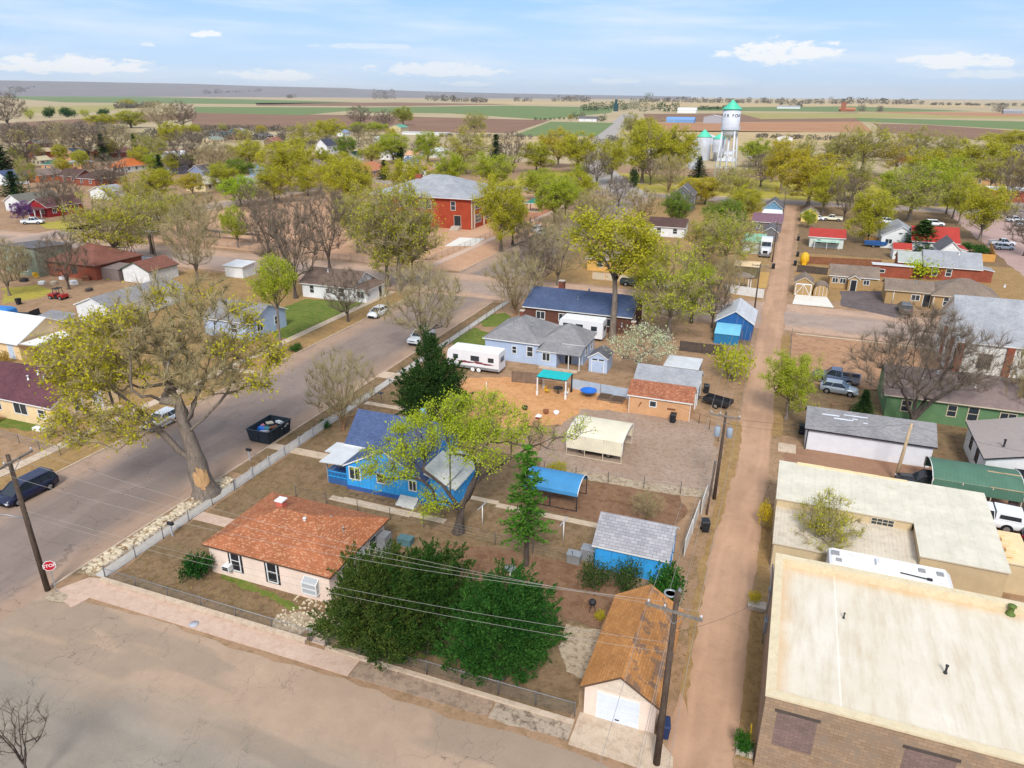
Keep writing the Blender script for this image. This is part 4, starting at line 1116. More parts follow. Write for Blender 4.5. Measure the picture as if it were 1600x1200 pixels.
# farmland beyond the town
def field(px, mat, z): return sheet('field', [G(*p) for p in px], mat, z, 0)
PLOUGH = earth('ploughed soil', [W_(134, 104, 84), W_(148, 116, 94), W_(122, 96, 76)], .01, .15, bump=.0)
PLOUGH2 = earth('dry soil', [W_(176, 130, 96), W_(160, 116, 86), W_(188, 144, 108)], .01, .15, bump=.0)
CROP = earth('green crop', [W_(112, 128, 82), W_(104, 124, 76), W_(128, 136, 90)], .008, .1, bump=.0)
CROPY = earth('pale crop', [W_(164, 152, 98), W_(146, 142, 84), W_(178, 162, 108)], .008, .1, bump=.0)
TAN = earth('stubble', [W_(190, 166, 124), W_(174, 150, 110), W_(202, 178, 136)], .01, .1, bump=.0)
for px, mat, z in [([(-60, 196), (300, 176), (300, 186), (150, 196), (-60, 206)], PLOUGH, .05), ([(0, 152), (60, 147), (420, 156), (560, 160), (420, 163), (100, 160)], CROP, .05),
     ([(30, 168), (190, 163), (225, 168), (120, 178), (30, 176)], CROPY, .05), ([(300, 176), (560, 180), (860, 188), (800, 208), (560, 206), (300, 201)], PLOUGH, .05),
     ([(303, 167), (560, 168), (560, 172), (470, 180), (305, 176)], CROP, .07), ([(560, 168), (790, 165), (960, 168), (955, 176), (850, 187), (700, 177), (560, 176)], CROP, .07),
     ([(790, 187), (850, 187), (800, 205), (770, 205)], PLOUGH, .09), ([(800, 213), (860, 190), (960, 192), (932, 213)], CROP, .07),
     ([(400, 161), (620, 160), (800, 163), (620, 166), (400, 165)], PLOUGH, .05), ([(1005, 178), (1340, 176), (1350, 190), (1010, 191)], PLOUGH, .05),
     ([(1000, 192), (1345, 190), (1365, 207), (1060, 206), (990, 200)], PLOUGH2, .05), ([(1085, 168), (1330, 166), (1530, 174), (1330, 175), (1090, 173)], CROP, .05),
     ([(1150, 176), (1340, 177), (1480, 176), (1600, 178), (1600, 186), (1400, 184), (1190, 186)], CROPY, .06), ([(1335, 184), (1600, 190), (1640, 205), (1440, 194), (1345, 190)], CROP, .08),
     ([(1370, 193), (1450, 195), (1660, 209), (1660, 226), (1480, 216), (1370, 206)], PLOUGH, .06), ([(1330, 174), (1560, 176), (1700, 181), (1700, 184), (1500, 181)], PLOUGH2, .07),
     ([(970, 206), (1060, 204), (1250, 206), (1360, 212), (1350, 226), (1160, 228), (1000, 225)], TAN, .05), ([(760, 207), (815, 214), (930, 216), (912, 226), (740, 226)], TAN, .06),
     ([(0, 208), (150, 200), (200, 206), (150, 220), (0, 222)], TAN, .05), ([(740, 158), (980, 160), (980, 164), (760, 163)], TAN, .05), ([(1000, 160), (1540, 164), (1540, 168), (1000, 166)], TAN, .04),
     ([(1000, 155.5), (1600, 158), (1600, 160), (1000, 158)], TAN, .04)]:
 field(px, mat, z)
# distant mesa, a long low table to the left
def mesa():
 mb = MB(); rg = random.Random(5); top, bot = [], []
 for layer, (dist, hk) in enumerate(((15000, 1.0),)):
  prof = [(-760, 112), (-500, 117), (-200, 121), (0, 125.5), (120, 127.5), (300, 131), (400, 134.5), (540, 137.5), (560, 139), (640, 142.0), (760, 145.2), (900, 148), (1080, 151)]
  a, b, c = [], [], []
  for px, py in prof:
   d = _F + _X * ((px - CX) / F_PX) + _Y * (-(py - CY) / F_PX)
   t = dist / math.hypot(d.x, d.y)
   p = Vector((d.x * t, d.y * t, CAM_H + d.z * t))
   q = p * 1.0; q.z = -5; k = p.xy.normalized()
   a.append((p.x - k.x * 4200, p.y - k.y * 4200, -5)); b.append((p.x - k.x * 700, p.y - k.y * 700, p.z * .62)); c.append((p.x, p.y, p.z)); top.append((p.x + k.x * 4000, p.y + k.y * 4000, p.z)); bot.append((p.x + k.x * 4200, p.y + k.y * 4200, -5))
  mb.grid([a, b, c, top, bot], 0, False)
 o = mb.obj('mesa', earth('mesa slope', [W_(128, 122, 122), W_(112, 108, 112), W_(146, 136, 130)], .0012, .004, bump=.0), None, autouv=False)
 tag(o, kind='structure')
mesa()
# ---------------------------------------------------------------- the near block
def onY(px, py, Y):
 g = G(px, py); k = Y / g.y; return g.x * k, CAM_H * (1 - k)
def onX(px, py, X):
 g = G(px, py); k = X / g.x; return g.y * k, CAM_H * (1 - k)
def win_s(x0, Y, a, b, c, d, style='sash'):
 """window on a south wall from its rectangle in the photograph"""
 xm, ym = (a + c) / 2, (b + d) / 2
 l, r = onY(a, ym, Y)[0], onY(c, ym, Y)[0]; t, bt = onY(xm, b, Y)[1], onY(xm, d, Y)[1]
 return ('S', (l + r) / 2 - x0, bt, r - l, t - bt, style)
ORANGE = shingle('orange shingle', W_(176, 112, 78), W_(158, 97, 65), .3, .2, spot=W_(208, 162, 128))
ORANGE2 = shingle('orange worn shingle', W_(194, 138, 84), W_(176, 121, 71), .35, .2, worn=None)
ORANGE3 = shingle('orange stripped shingle', W_(194, 138, 84), W_(176, 121, 71), .35, .2, worn=W_(112, 92, 78))
TERRA = shingle('terracotta shingle', W_(164, 106, 80), W_(146, 92, 68), .3, .2, spot=W_(212, 150, 116))
BLUER = shingle('slate blue shingle', W_(86, 102, 140), W_(74, 90, 124), .3, .16)
NAVYR = shingle('navy shingle', W_(84, 98, 130), W_(72, 86, 116), .3, .16)
GREYR = shingle('grey shingle', W_(148, 146, 148), W_(132, 130, 132), .3, .17)
LGREYR = shingle('light grey shingle', W_(166, 168, 172), W_(152, 154, 160), .3, .17)
DGREYR = shingle('dark grey shingle', W_(112, 110, 114), W_(98, 96, 100), .3, .17)
BROWNR = shingle('brown shingle', W_(128, 108, 96), W_(112, 94, 84), .3, .17)
MAROONR = shingle('maroon shingle', W_(108, 70, 76), W_(94, 60, 66), .3, .17)
REDBR = shingle('red brown shingle', W_(138, 92, 78), W_(122, 80, 68), .3, .17)
TANR = shingle('tan shingle', W_(142, 126, 112), W_(126, 110, 98), .3, .17)
DIAMOND = shingle('patterned grey shingle', W_(172, 170, 174), W_(150, 148, 154), .5, .25, mortar=.02)
REDMETAL = siding('red metal roof', W_(172, 58, 48), .4, vertical=True, depth=.25)
WHITEMETAL = siding('white metal roof', W_(206, 208, 210), .35, vertical=True, depth=.18, dirt=W_(196, 190, 180))
GREENMETAL = siding('green metal roof', W_(82, 116, 96), .3, vertical=True, depth=.25)
CREAMMETAL = siding('cream metal roof', W_(226, 216, 190), .24, vertical=True, depth=.2)
TEALMETAL = plain('teal metal roof', W_(86, 204, 168), .5, .08)
ORANGER = shingle('bright orange shingle', W_(206, 118, 66), W_(190, 104, 58), .3, .17)
GREENR = shingle('green shingle', W_(74, 112, 96), W_(64, 100, 86), .3, .17)
WEATHER = plain('weathered roof coating', W_(200, 200, 194), .8, .15, .9, dirt=W_(150, 146, 138))
PINKW = siding('pink plaster boards', W_(238, 214, 196), .24, depth=.18)
BLUEW = siding('bright blue siding', W_(58, 160, 228), 1.2, vertical=True, depth=.3)
DBLUEW = plain('blue skirting', W_(60, 96, 160), .7)
PALEBLUE = siding('pale blue siding', W_(178, 194, 218), .22, depth=.16)
TANW = siding('tan siding', W_(208, 160, 118), .25, depth=.15)
WHITEW = siding('white siding', W_(226, 226, 224), .22, depth=.16)
CREAMW = siding('cream siding', W_(236, 206, 160), .25, depth=.14)
GREYW = siding('grey siding', W_(150, 152, 156), .22, depth=.2)
BEIGEW = siding('beige block', W_(206, 186, 152), .2, depth=.16)
OLIVEW = siding('olive tan siding', W_(176, 144, 98), .24, depth=.2)
GREENW = siding('green siding', W_(100, 134, 94), .24, depth=.2, dirt=W_(84, 120, 78))
SAGEW = siding('sage siding', W_(138, 148, 128), .25, depth=.2)
BRICKW = shingle('red brick wall', W_(164, 92, 70), W_(142, 76, 58), .24, .08)
DBRICKW = shingle('dark brick wall', W_(112, 76, 64), W_(96, 62, 54), .24, .08)
TANBRICK = shingle('tan block wall', W_(168, 142, 116), W_(150, 125, 102), .42, .2, mortar=.01, worn=W_(140, 122, 104))
WT, BT, CT = MATS['white trim'], MATS['black trim'], MATS['tan trim']
# pink house with the orange hip roof
x0, y0 = -36.6, 34.1
ph, ph_roof = house('house', 'pale pink single-storey house with a large orange shingle hip roof on the street corner', 'house', x0, y0, 10.35, 7.4, 2.55, ('hip', 1.55), PINKW, ORANGE, MATS['brown trim'],
 wins=[win_s(x0, y0, 362, 862, 374, 890) , win_s(x0, y0, 419, 879, 432, 908)], oh=.32)
for c in ph.children:
 if c.name.startswith('window'):
  MB().box(-.62, -.03, -.16, .62, .015, 1.62).obj('surround', MATS['black trim'], c)
  for p_ in c.children:
   if p_.name.startswith('pane'): p_.data = p_.data.copy(); p_.data.materials[0] = MATS['pale glass']
  c.data = c.data.copy(); c.data.materials[0] = WT
def garden_window(root, u, z, w, h):
 fr = MB(); d = .4
 for x in (-w/2, w/2):
  fr.bar((x, -d, 0), (x, -d, h*.75), .07, .07); fr.bar((x, 0, h), (x, -d, h*.75), .06, .06); fr.bar((x, 0, 0), (x, -d, 0), .07, .07); fr.bar((x, 0, 0), (x, 0, h), .07, .07)
 for y, z_ in ((-d, 0), (-d, h*.75), (0, h), (-d, h*.38)): fr.bar((-w/2, y, z_), (w/2, y, z_), .06, .06)
 o = fr.obj('window', WT, root, (u, 0, z)); o['label'] = 'white projecting garden window'
 p = MB(); p.face([(-w/2,-d,0),(w/2,-d,0),(w/2,-d,h*.75),(-w/2,-d,h*.75)]); p.face([(-w/2,-d,h*.75),(w/2,-d,h*.75),(w/2,0,h),(-w/2,0,h)])
 for x in (-w/2, w/2): p.face([(x,0,0),(x,-d,0),(x,-d,h*.75),(x,0,h)])
 p.face([(-w/2,0,0),(w/2,0,0),(w/2,-d,0),(-w/2,-d,0)]); p.obj('pane', MATS['pale glass'], o)
garden_window(ph, 8.9, .75, 1.15, 1.15)
ac = MB(); ac.box(-.3, -.5, 0, .3, 0, .4); a = ac.obj('air_conditioner', MATS['white paint'], ph, (1.75, -.02, .85))
g_ = MB(); g_.box(-.25, -.515, .05, .25, -.5, .35); g_.obj('grille', MATS['dark metal'], a)
for u, z, w, h, st in ((2.2, .75, 1.4, 1.25, 'double'), (5.6, .9, .8, 1.1, 'sash')): window_at(ph, 'E', u, z, w, h, 10.35, 7.4, WT, style=st)
door_at(ph, 'E', 4.0, .9, 2.05, 10.35, 7.4, MATS['white paint'], WT)
b_ = MB(); b_.box(10.38, 6.0, 0, 11.2, 7.0, 1.9); b_.obj('water_heater_closet', MATS['grey metal'], ph)
st_ = MB(); st_.box(10.36, 3.4, 0, 11.3, 4.7, .3); st_.box(11.3, 3.4, 0, 11.7, 4.7, .15); st_.obj('step', MATS['rust'], ph)
ch = stack(ph_roof, 3.5, 4.2, 3.6, 4.55, .55, plain('salmon brick', W_(206, 106, 86), .8, .2), MATS['white paint']); ch['label'] = 'salmon brick chimney with a white base'
MB().box(3.15, 3.85, 3.55, 3.85, 4.55, 3.85).obj('flashing', MATS['white paint'], ph_roof)
vent(ph_roof, 6.3, 3.2, 3.85, .3, .1, MATS['white paint']); vent(ph_roof, 7.6, 4.6, 3.5, .3, .05); vent(ph_roof, 9.0, 4.0, 3.15, .35, .05)
# pink garage by the alley
gar, gar_roof = house('garage', 'narrow pink garage with worn orange shingle roof and white overhead door', 'garage', -7.3, 31.2, 4.05, 8.2, 2.15, ('gable', 'y', 1.3), PINKW, ORANGE2, MATS['brown trim'], oh=.25)
gar_roof.data.materials.append(ORANGE3)
_pp = [p for p in gar_roof.data.polygons if p.material_index == 0 and p.normal.x > .2]
for p in _pp: p.material_index = 2
door_at(gar, 'S', 1.95, 2.3, 1.85, 4.05, 8.2, plain('door white', W_(220, 226, 236), .5, .08), WT, style='garage')
gb = MB(); gb.face([(.35, -.012, 2.13), (3.7, -.012, 2.13), (2.025, -.012, 3.2)]); gb.obj('gable_board', plain('peeling white boards', W_(222, 206, 186), .8, .15, 3, dirt=W_(140, 116, 98)), gar)
el = MB(); el.box(-.42, 3.3, 0, -.02, 3.9, 1.5); el.obj('meter_cabinet', MATS['grey metal'], gar)
# bright blue house
bh = thing('house', 'bright blue house with slate blue shingle roof and a white metal porch canopy', 'house', (-36.0, 48.3, 0))
_, br1 = volume(bh, 0, 3.5, 8.9, 4.9, 2.75, ('gable', 'x', 2.2), BLUEW, BLUER, WT, .3)
_, br2 = volume(bh, 1.9, 0, 7.9, 3.49, 2.4, ('gable', 'y', 2.1), BLUEW, BLUER, WT, .2)
_, br3 = volume(bh, 9.81, .5, 2.5, 5.2, 1.95, ('shed', 'E', .8), BLUEW, WEATHER, WT, .25, 'weathered grey-white lean-to roof')
wr = MB(); s_ = 2.1/3.95
wr.face([(5.85+2.0, -.2, 4.5 - s_*2.0 + .185), (10.0, -.2, 2.4 - s_*.2 + .17), (10.0, 3.6, 2.4 - s_*.2 + .17), (5.85+2.0, 3.6, 4.5 - s_*2.0 + .185)])
wr.obj('patch_roof', WEATHER, br2)
for q in ((547, 731, 562, 748, 'double'), (590, 741, 601, 754, 'sash'), (640, 752, 650, 766, 'double')):
 w = win_s(-34.1, 48.3, *q[:4], q[4]); window_at(bh, 'S', w[1], w[2], w[3], w[4], 7.9, 3.5, WT, 1.9, 0, style=w[5])
sk = MB(); sk.box(1.88, -.04, 0, 9.84, -.01, .42); sk.obj('skirting', DBLUEW, bh)
po = MB(); po.box(-.4, .3, 0, 1.85, 3.4, .5); pd = po.obj('porch_deck', plain('blue deck boards', W_(58, 96, 150), .7), bh)
rl = MB()
for z in (.75, 1.25): rl.bar((-.35, .34, z), (1.85, .34, z), .05, .08); rl.bar((-.35, .34, z), (-.35, 2.1, z), .05, .08)
for k in range(16): rl.bar((-.35 + 2.2*k/15, .34, .5), (-.35 + 2.2*k/15, .34, 1.25), .035, .035)
for k in range(12): rl.bar((-.35, .34 + 1.76*k/11, .5), (-.35, .34 + 1.76*k/11, 1.25), .035, .035)
rl.obj('railing', BLUEW, pd)
for x, y in ((-.35, .34), (-.35, 3.3), (-1.1, 2.6)):
 MB().box(x-.05, y-.05, 0, x+.05, y+.05, 2.28).obj('porch_post', MATS['grey trim'], pd)
pr = MB(); z = 2.3
for pts in ([(-.6, -.35), (1.75, -.35), (1.75, 3.6), (-.6, 3.6)], [(-1.35, 1.6), (-.602, 1.6), (-.602, 3.6), (-1.35, 3.6)]):
 zz = lambda p: z + .12 + (p[0]+1.35)*.05
 pr.face([(p[0], p[1], zz(p)) for p in pts]); pr.face([(p[0], p[1], zz(p)-.1) for p in reversed(pts)])
 for i in range(4):
  a, b = pts[i], pts[(i+1) % 4]; pr.face([(*a, zz(a)-.1), (*b, zz(b)-.1), (*b, zz(b)), (*a, zz(a))])
pr.obj('porch_roof', WHITEMETAL, bh)
pipe = MB(); pipe.lathe([(.3, 0), (.3, .9), (.2, .92), (.2, .6)], (5.4, 4.9, 4.05), 14); p_ = pipe.obj('chimney', plain('pale blue pipe', W_(120, 196, 230), .5), br1)
sat = MB(); sat.lathe([(.0, 0), (.2, .04), (.3, .12)], (.2, 5.9, 5.35), 12); sat.tube([(.2, 5.9, 4.7), (.2, 5.9, 5.4)], .025); sat.obj('satellite_dish', MATS['dark metal'], br1)
bulk = MB(); bulk.face([(7.4,-1.1,.12),(9.2,-1.1,.12),(9.2,-.1,.62),(7.4,-.1,.62)]); bulk.box(7.4,-1.1,0,9.2,-1.04,.12); bulk.box(7.4,-1.04,0,7.46,-.1,.3); bulk.box(9.14,-1.04,0,9.2,-.1,.3)
bulk.obj('cellar_door', WEATHER, bh)
tag(MB().grid([[(-34.6,46.0,.03),(-34.6,46.7,.03),(-26.6,46.7,.03),(-26.6,46.0,.03)], [(-34.6,46.0,.07),(-34.6,46.7,.07),(-26.6,46.7,.07),(-26.6,46.0,.07)]]).obj('walk', PATH), kind='structure')
lad = MB()
for y in (47.15, 47.75): lad.bar((-33.4, y, .08), (-28.0, y, .08), .06, .06)
for k in range(9): lad.bar((-33.3 + k*.65, 47.15, .08), (-33.3 + k*.65, 47.75, .08), .05, .05)
tag(lad.obj('ladder', MATS['old board']), 'wooden ladder lying on the ground beside the blue house wall', 'ladder')
# blue shed by the alley
bs, bs_roof = house('shed', 'bright blue shed with a patterned pale grey shingle roof beside the alley', 'shed', -10.3, 44.9, 5.3, 4.3, 2.1, ('gable', 'x', 1.4), BLUEW, DIAMOND, WT, oh=.22)
door_at(bs, 'W', 2.1, 1.0, 1.9, 5.3, 4.3, DBLUEW, WT)
door_at(bs, 'E', 2.1, 2.0, 1.9, 5.3, 4.3, BLUEW, WT)
tag(MB().box(-11.5, 45.4, 0, -10.5, 46.2, 1.0).box(-11.55, 45.35, 1.0, -10.45, 46.25, 1.06).obj('storage_box', MATS['grey metal']), 'grey storage box against the end of the blue shed', 'storage box')
def carport(label, x0, x1, y0, y1, h, mat, legs, side=0.0, frame=None, group=None, barrel=.5):
 """metal carport, ridge along x: curved eaves, frame legs"""
 root = thing('carport', label, 'carport', ((x0+x1)/2, (y0+y1)/2, 0), 0, group)
 w, d = (x1 - x0)/2, (y1 - y0)/2
 prof = []
 for k in range(13):
  t = -1 + 2*k/12; y = d * math.sin(t*math.pi/2) if barrel > .8 else d * t; z = h - barrel * (abs(t)**2.2)
  prof.append((y, z))
 if side:
  prof = [(prof[0][0] - .02, prof[0][1] - side)] + prof + [(prof[-1][0] + .02, prof[-1][1] - side)]
 mb = MB()
 for i in range(len(prof) - 1):
  (ya, za), (yb, zb) = prof[i], prof[i+1]
  mb.face([(-w, ya, za), (w, ya, za), (w, yb, zb), (-w, yb, zb)]); mb.face([(-w, yb, zb-.03), (w, yb, zb-.03), (w, ya, za-.03), (-w, ya, za-.03)])
 for s in (-w, w): mb.tube([(s, y, z + .005) for y, z in prof], .04, 5, 1)
 mb.obj('roof', [mat, WT], root)
 z0 = prof[0][1]
 for k in range(legs):
  x = -w + .06 + (2*w - .12) * k / (legs - 1)
  for y in (-d + .03, d - .03): MB().box(x-.035, y-.035, 0, x+.035, y+.035, h - barrel + .02).obj('leg', frame or MATS['dark metal'], root)
 f = MB()
 for y in (-d + .03, d - .03): f.bar((-w, y, .05), (w, y, .05), .06, .06); f.bar((-w, y, h - barrel - .02), (w, y, h - barrel - .02), .05, .06)
 f.obj('frame', frame or MATS['dark metal'], root)
 return root
carport('cream ribbed metal carport standing on the gravel yard', -17.7, -12.1, 61.9, 66.8, 2.6, CREAMMETAL, 4, 1.4, MATS['tan trim'], barrel=.35)
carport('blue tarpaulin carport on thin legs behind the tall pine', -18.6, -13.7, 52.0, 55.2, 2.5, siding('blue tarp', W_(70, 140, 190), .3, vertical=True, depth=.15), 3, .25, barrel=.75)
tr_ = thing('boat_trailer', 'low flat trailer parked under the cream carport', 'trailer', (-14.9, 63.6, 0))
MB().box(-2.1, -.8, .42, 2.1, .8, .6).obj('bed', MATS['grey metal'], tr_)
for x in (-1.3, 1.3):
 for s in (-1, 1): wheel(tr_, x, s*.85, .3, .18)
# tan garage with terracotta roof and its grey neighbour
tg, tg_roof = house('garage', 'tan garage with a terracotta shingle roof and one small white-framed window', 'garage', -14.2, 74.4, 6.8, 3.4, 2.2, ('gable', 'x', 1.1), TANW, TERRA, WT, wins=[('S', 2.7, 1.15, .65, .6, 'plain')], oh=.2)
cr = MB(); cr.bar((.03, -.02, 0), (.03, -.02, 2.15), .1, .05); cr.bar((6.75, -.02, 0), (6.75, -.02, 2.15), .1, .05); cr.obj('corner_board', WT, tg)
sg = MB(); sg.box(4.3, -.06, 1.05, 5.2, -.02, 1.25); sg.obj('wall_plaque', MATS['rust'], tg)
gk = MB(); gk.tube([(1.3 + .18*math.cos(t*.5), -.05, 1.45 - t*.07 + .12*math.sin(t*.9)) for t in range(9)], [.03, .05, .06, .05, .05, .04, .04, .03, .02], 6); gk.obj('wall_ornament', MATS['rust'], tg)
gg, gg_roof = house('garage', 'grey-roofed white garage directly behind the terracotta-roofed one', 'garage', -14.4, 78.0, 7.1, 5.0, 2.3, ('gable', 'x', 1.35), WHITEW, LGREYR, WT, oh=.2)
door_at(gg, 'E', 2.5, 2.4, 2.0, 7.1, 5.0, MATS['grey metal'], WT, style='garage')
house('garage', 'flat white-roofed shelter behind the grey garage', 'garage', -12.0, 84.0, 4.0, 4.2, 2.5, ('shed', 'N', .1), GREYW, WHITEMETAL, WT, oh=.1)
# pale blue house
pb = thing('house', 'pale blue house with grey hip roofs, brick chimneys and a back porch', 'house', (-36.2, 85.3, 0))
_, pr1 = volume(pb, 0, 0, 7.5, 8.8, 2.95, ('hip', 2.1), PALEBLUE, GREYR, WT, .3)
_, pr2 = volume(pb, 7.51, 2.0, 5.6, 5.6, 2.85, ('hip', 1.75), PALEBLUE, GREYR, WT, .3)
_, pr3 = volume(pb, 7.52, -.2, 2.6, 2.19, 2.1, ('shed', 'S', .7), PALEBLUE, GREYR, WT, .2)
pp = MB(); pp.face([(10.14,-.45,2.08),(13.4,-.45,2.08),(13.4,2.02,2.86),(10.14,2.02,2.86)]); pp.face([(13.4,-.45,2.0),(10.14,-.45,2.0),(10.14,2.02,2.78),(13.4,2.02,2.78)]); pp.face([(10.14,-.45,2.0),(13.4,-.45,2.0),(13.4,-.45,2.08),(10.14,-.45,2.08)]); pp.face([(13.4,-.45,2.0),(13.4,2.02,2.78),(13.4,2.02,2.86),(13.4,-.45,2.08)])
prr = pp.obj('porch_roof', GREYR, pb)
for x in (11.8, 13.25): MB().box(x-.05, -.35, 0, x+.05, -.25, 2.05).obj('porch_post', WT, prr)
for (u, z, w, h) in ((4.2, 1.25, .55, .9), (6.4, 1.05, .75, 1.3)): window_at(pb, 'S', u, z, w, h, 7.5, 8.8, WT)
window_at(pb, 'S', 1.2, .85, .95, 1.0, 2.6, 2.2, WT, 7.52, -.2, style='double')
for u in (1.4, 4.2): window_at(pb, 'E', u, 1.0, .8, 1.2, 5.6, 5.6, WT, 7.51, 2.0)
door_at(pb, 'S', 3.6, .9, 2.0, 5.6, 5.6, MATS['dark metal'], WT, 7.51, 2.0)
stack(pr1, 3.6, 4.6, 4.6, 5.75, .5); stack(pr2, 11.0, 4.9, 4.2, 5.2, .5); vent(pr1, 5.6, 3.0, 4.35); vent(pr1, 3.3, 2.8, 4.5, .2, .12); vent(pr2, 9.5, 4.6, 4.4)
ush = MB(); ush.box(8.0, -1.2, 0, 13.2, -.4, .12); ush.obj('patio', PATH, pb)
sh, _ = house('shed', 'small pale blue garden shed with white double doors', 'shed', -21.8, 85.4, 2.4, 2.9, 1.95, ('gable', 'y', .75), PALEBLUE, DGREYR, WT, oh=.15)
door_at(sh, 'S', 1.2, 1.5, 1.55, 2.4, 2.9, PALEBLUE, WT, style='panel')
tw = MB(); tw.box(.45, -.03, 1.63, 1.1, .01, 1.83); tw.box(1.3, -.03, 1.63, 1.95, .01, 1.83); tw.obj('transom_window', MATS['window glass'], sh)
bk, bk_roof = house('house', 'dark brick ranch house with a long navy shingle roof', 'house', -36.8, 102.6, 16.6, 9.0, 2.75, ('gable', 'x', 2.0), DBRICKW, NAVYR, WT, oh=.35,
 wins=[('S', 2.6, 1.0, 1.3, 1.1, 'double'), ('S', 6.2, 1.0, 1.2, 1.1, 'double'), ('S', 13.0, 1.0, 1.3, 1.1, 'double'), ('E', 3.0, 1.0, 1.2, 1.1, 'double')])
stack(bk_roof, 3.6, 7.6, 3.3, 5.3, .9); vent(bk_roof, 8.8, 5.2, 4.6, .35, .14); vent(bk_roof, 7.8, 2.4, 3.9)
ba, ba_roof = house('shed', 'deep blue alley shed with a rusty pale metal gable roof', 'shed', -8.2, 106.2, 5.1, 7.6, 2.6, ('gable', 'y', 1.6), plain('deep blue boards', W_(40, 96, 156), .7), plain('rusty pale metal', W_(196, 198, 200), .5, .15, 1, dirt=W_(160, 130, 110)), WT, oh=.25)
aw = MB(); aw.face([(.1,-3.0,1.55),(3.6,-3.0,1.55),(3.6,-.02,2.35),(.1,-.02,2.35)]); aw.face([(3.6,-3.0,1.5),(.1,-3.0,1.5),(.1,-.02,2.3),(3.6,-.02,2.3)]); aw.face([(.1,-3.0,1.5),(3.6,-3.0,1.5),(3.6,-3.0,1.55),(.1,-3.0,1.55)])
awo = aw.obj('awning', siding('sky blue awning', W_(120, 190, 216), .3, vertical=True, depth=.12), ba)
MB().box(.15, -2.9, 0, 3.5, -2.84, 1.5).box(.15, -2.83, 0, .2, -.05, 1.5).obj('awning_wall', plain('teal blue boards', W_(46, 120, 164), .7), awo)
for x in (3.9, 5.0): MB().box(x-.05, -2.0, 0, x+.05, -1.9, 2.0).obj('porch_post', MATS['old board'], ba)
MB().box(3.7, -2.2, 0, 5.1, -.05, .12).obj('porch_deck', MATS['old board'], ba)
# pergola, trough, pool, flower beds
pg = thing('pergola', 'teal canopy pergola on white posts over a patio table', 'pergola', (-23.6, 76.6, 0))
for x in (-1.75, 1.75):
 for y in (-1.2, 1.2): MB().box(x-.07, y-.07, 0, x+.07, y+.07, 2.3).box(x-.11, y-.11, 0, x+.11, y+.11, .5).obj('post', MATS['white paint'] if (x, y) != (1.75, 1.2) else MATS['dark metal'], pg)
fr = MB()
for y in (-1.2, 1.2): fr.bar((-1.9, y, 2.3), (1.9, y, 2.3), .07, .1)
for x in (-1.75, 1.75): fr.bar((x, -1.3, 2.36), (x, 1.3, 2.36), .07, .1)
fr.obj('frame', MATS['dark metal'], pg)
cn = MB()
for k in range(8):
 xa, xb = -1.85 + 3.7*k/8, -1.85 + 3.7*(k+1)/8
 for m in range(4):
  ya, yb = -1.3 + 2.6*m/4, -1.3 + 2.6*(m+1)/4; z = lambda y, x: 2.45 - .05*math.sin(math.pi*((x+1.85)/3.7*4 % 1)) - .02*abs(y)
  cn.face([(xa,ya,z(ya,xa)),(xb,ya,z(ya,xb)),(xb,yb,z(yb,xb)),(xa,yb,z(yb,xa))])
cn.obj('canopy', plain('teal canvas', W_(30, 178, 178), .8, .08), pg)
tb = thing('patio_table', 'round dark patio table under the teal pergola', 'table', (-23.2, 76.8, 0))
MB().lathe([(.0, .7), (.6, .7), (.6, .74), (0, .74)], (0,0,0), 16).obj('table_top', MATS['dark metal'], tb); MB().lathe([(.3, 0), (.06, .06), (.05, .7)], (0,0,0), 10).obj('pedestal', MATS['dark metal'], tb)
def patio_chair(label, x, y, rz, mat):
 c = thing('patio_chair', label, 'chair', (x, y, 0), rz)
 MB().box(-.25, -.25, .4, .25, .25, .45).obj('seat', mat, c); MB().box(-.25, .22, .45, .25, .27, .9).obj('backrest', mat, c)
 for u in (-.22, .22):
  for v in (-.22, .22): MB().box(u-.02, v-.02, 0, u+.02, v+.02, .4).obj('leg', mat, c)
patio_chair('yellow patio chair on the left of the pergola table', -24.4, 76.3, 1.4, plain('yellow plastic', W_(226, 176, 40), .5)); patio_chair('white patio chair on the right of the pergola table', -22.1, 76.5, -1.3, MATS['white paint'])
pool = thing('paddling_pool', 'round blue plastic basin standing on a low stump', 'basin', (-19.6, 77.3, 0))
MB().lathe([(0, .45), (.7, .5), (.95, .75), (1.0, .78), (.95, .8), (.7, .6), (0, .56)], (0,0,0), 20).obj('basin', plain('blue plastic', W_(36, 110, 206), .35), pool); MB().lathe([(.32, 0), (.3, .46), (0, .46)], (0,0,0), 12).obj('stump', MATS['old board'], pool)
for lbl, px, py in (('dark earth planter bed nearer the blue basin', 945, 622), ('dark earth planter bed nearer the terracotta-roofed garage', 965, 626)):
 g = G(px, py); p = thing('planter_bed', lbl, 'planter', g); f = MB()
 for a, b in (((-.7,-.9),(.7,-.9)),((.7,-.9),(.7,.9)),((.7,.9),(-.7,.9)),((-.7,.9),(-.7,-.9))): f.bar((*a,.12),(*b,.12),.08,.24)
 f.obj('frame', MATS['old board'], p); MB().face([(-.66,-.86,.2),(.66,-.86,.2),(.66,.86,.2),(-.66,.86,.2)]).obj('soil', earth('dark soil', [W_(96,78,64), W_(80,64,54), W_(112,90,72)], .8, 4), p)
travel_trailer('camper_trailer', 'white camper trailer with dark red swirl stripes beside the pale blue house', (-35.6, 80.9, 0), math.pi, 7.2, 2.3, 2.95, plain('maroon stripe', W_(126, 60, 66), .5), [(2.4, 1.6, .6, .5), (-.3, 1.55, 1.1, .6), (-2.5, 1.6, .7, .5)], sd=1)
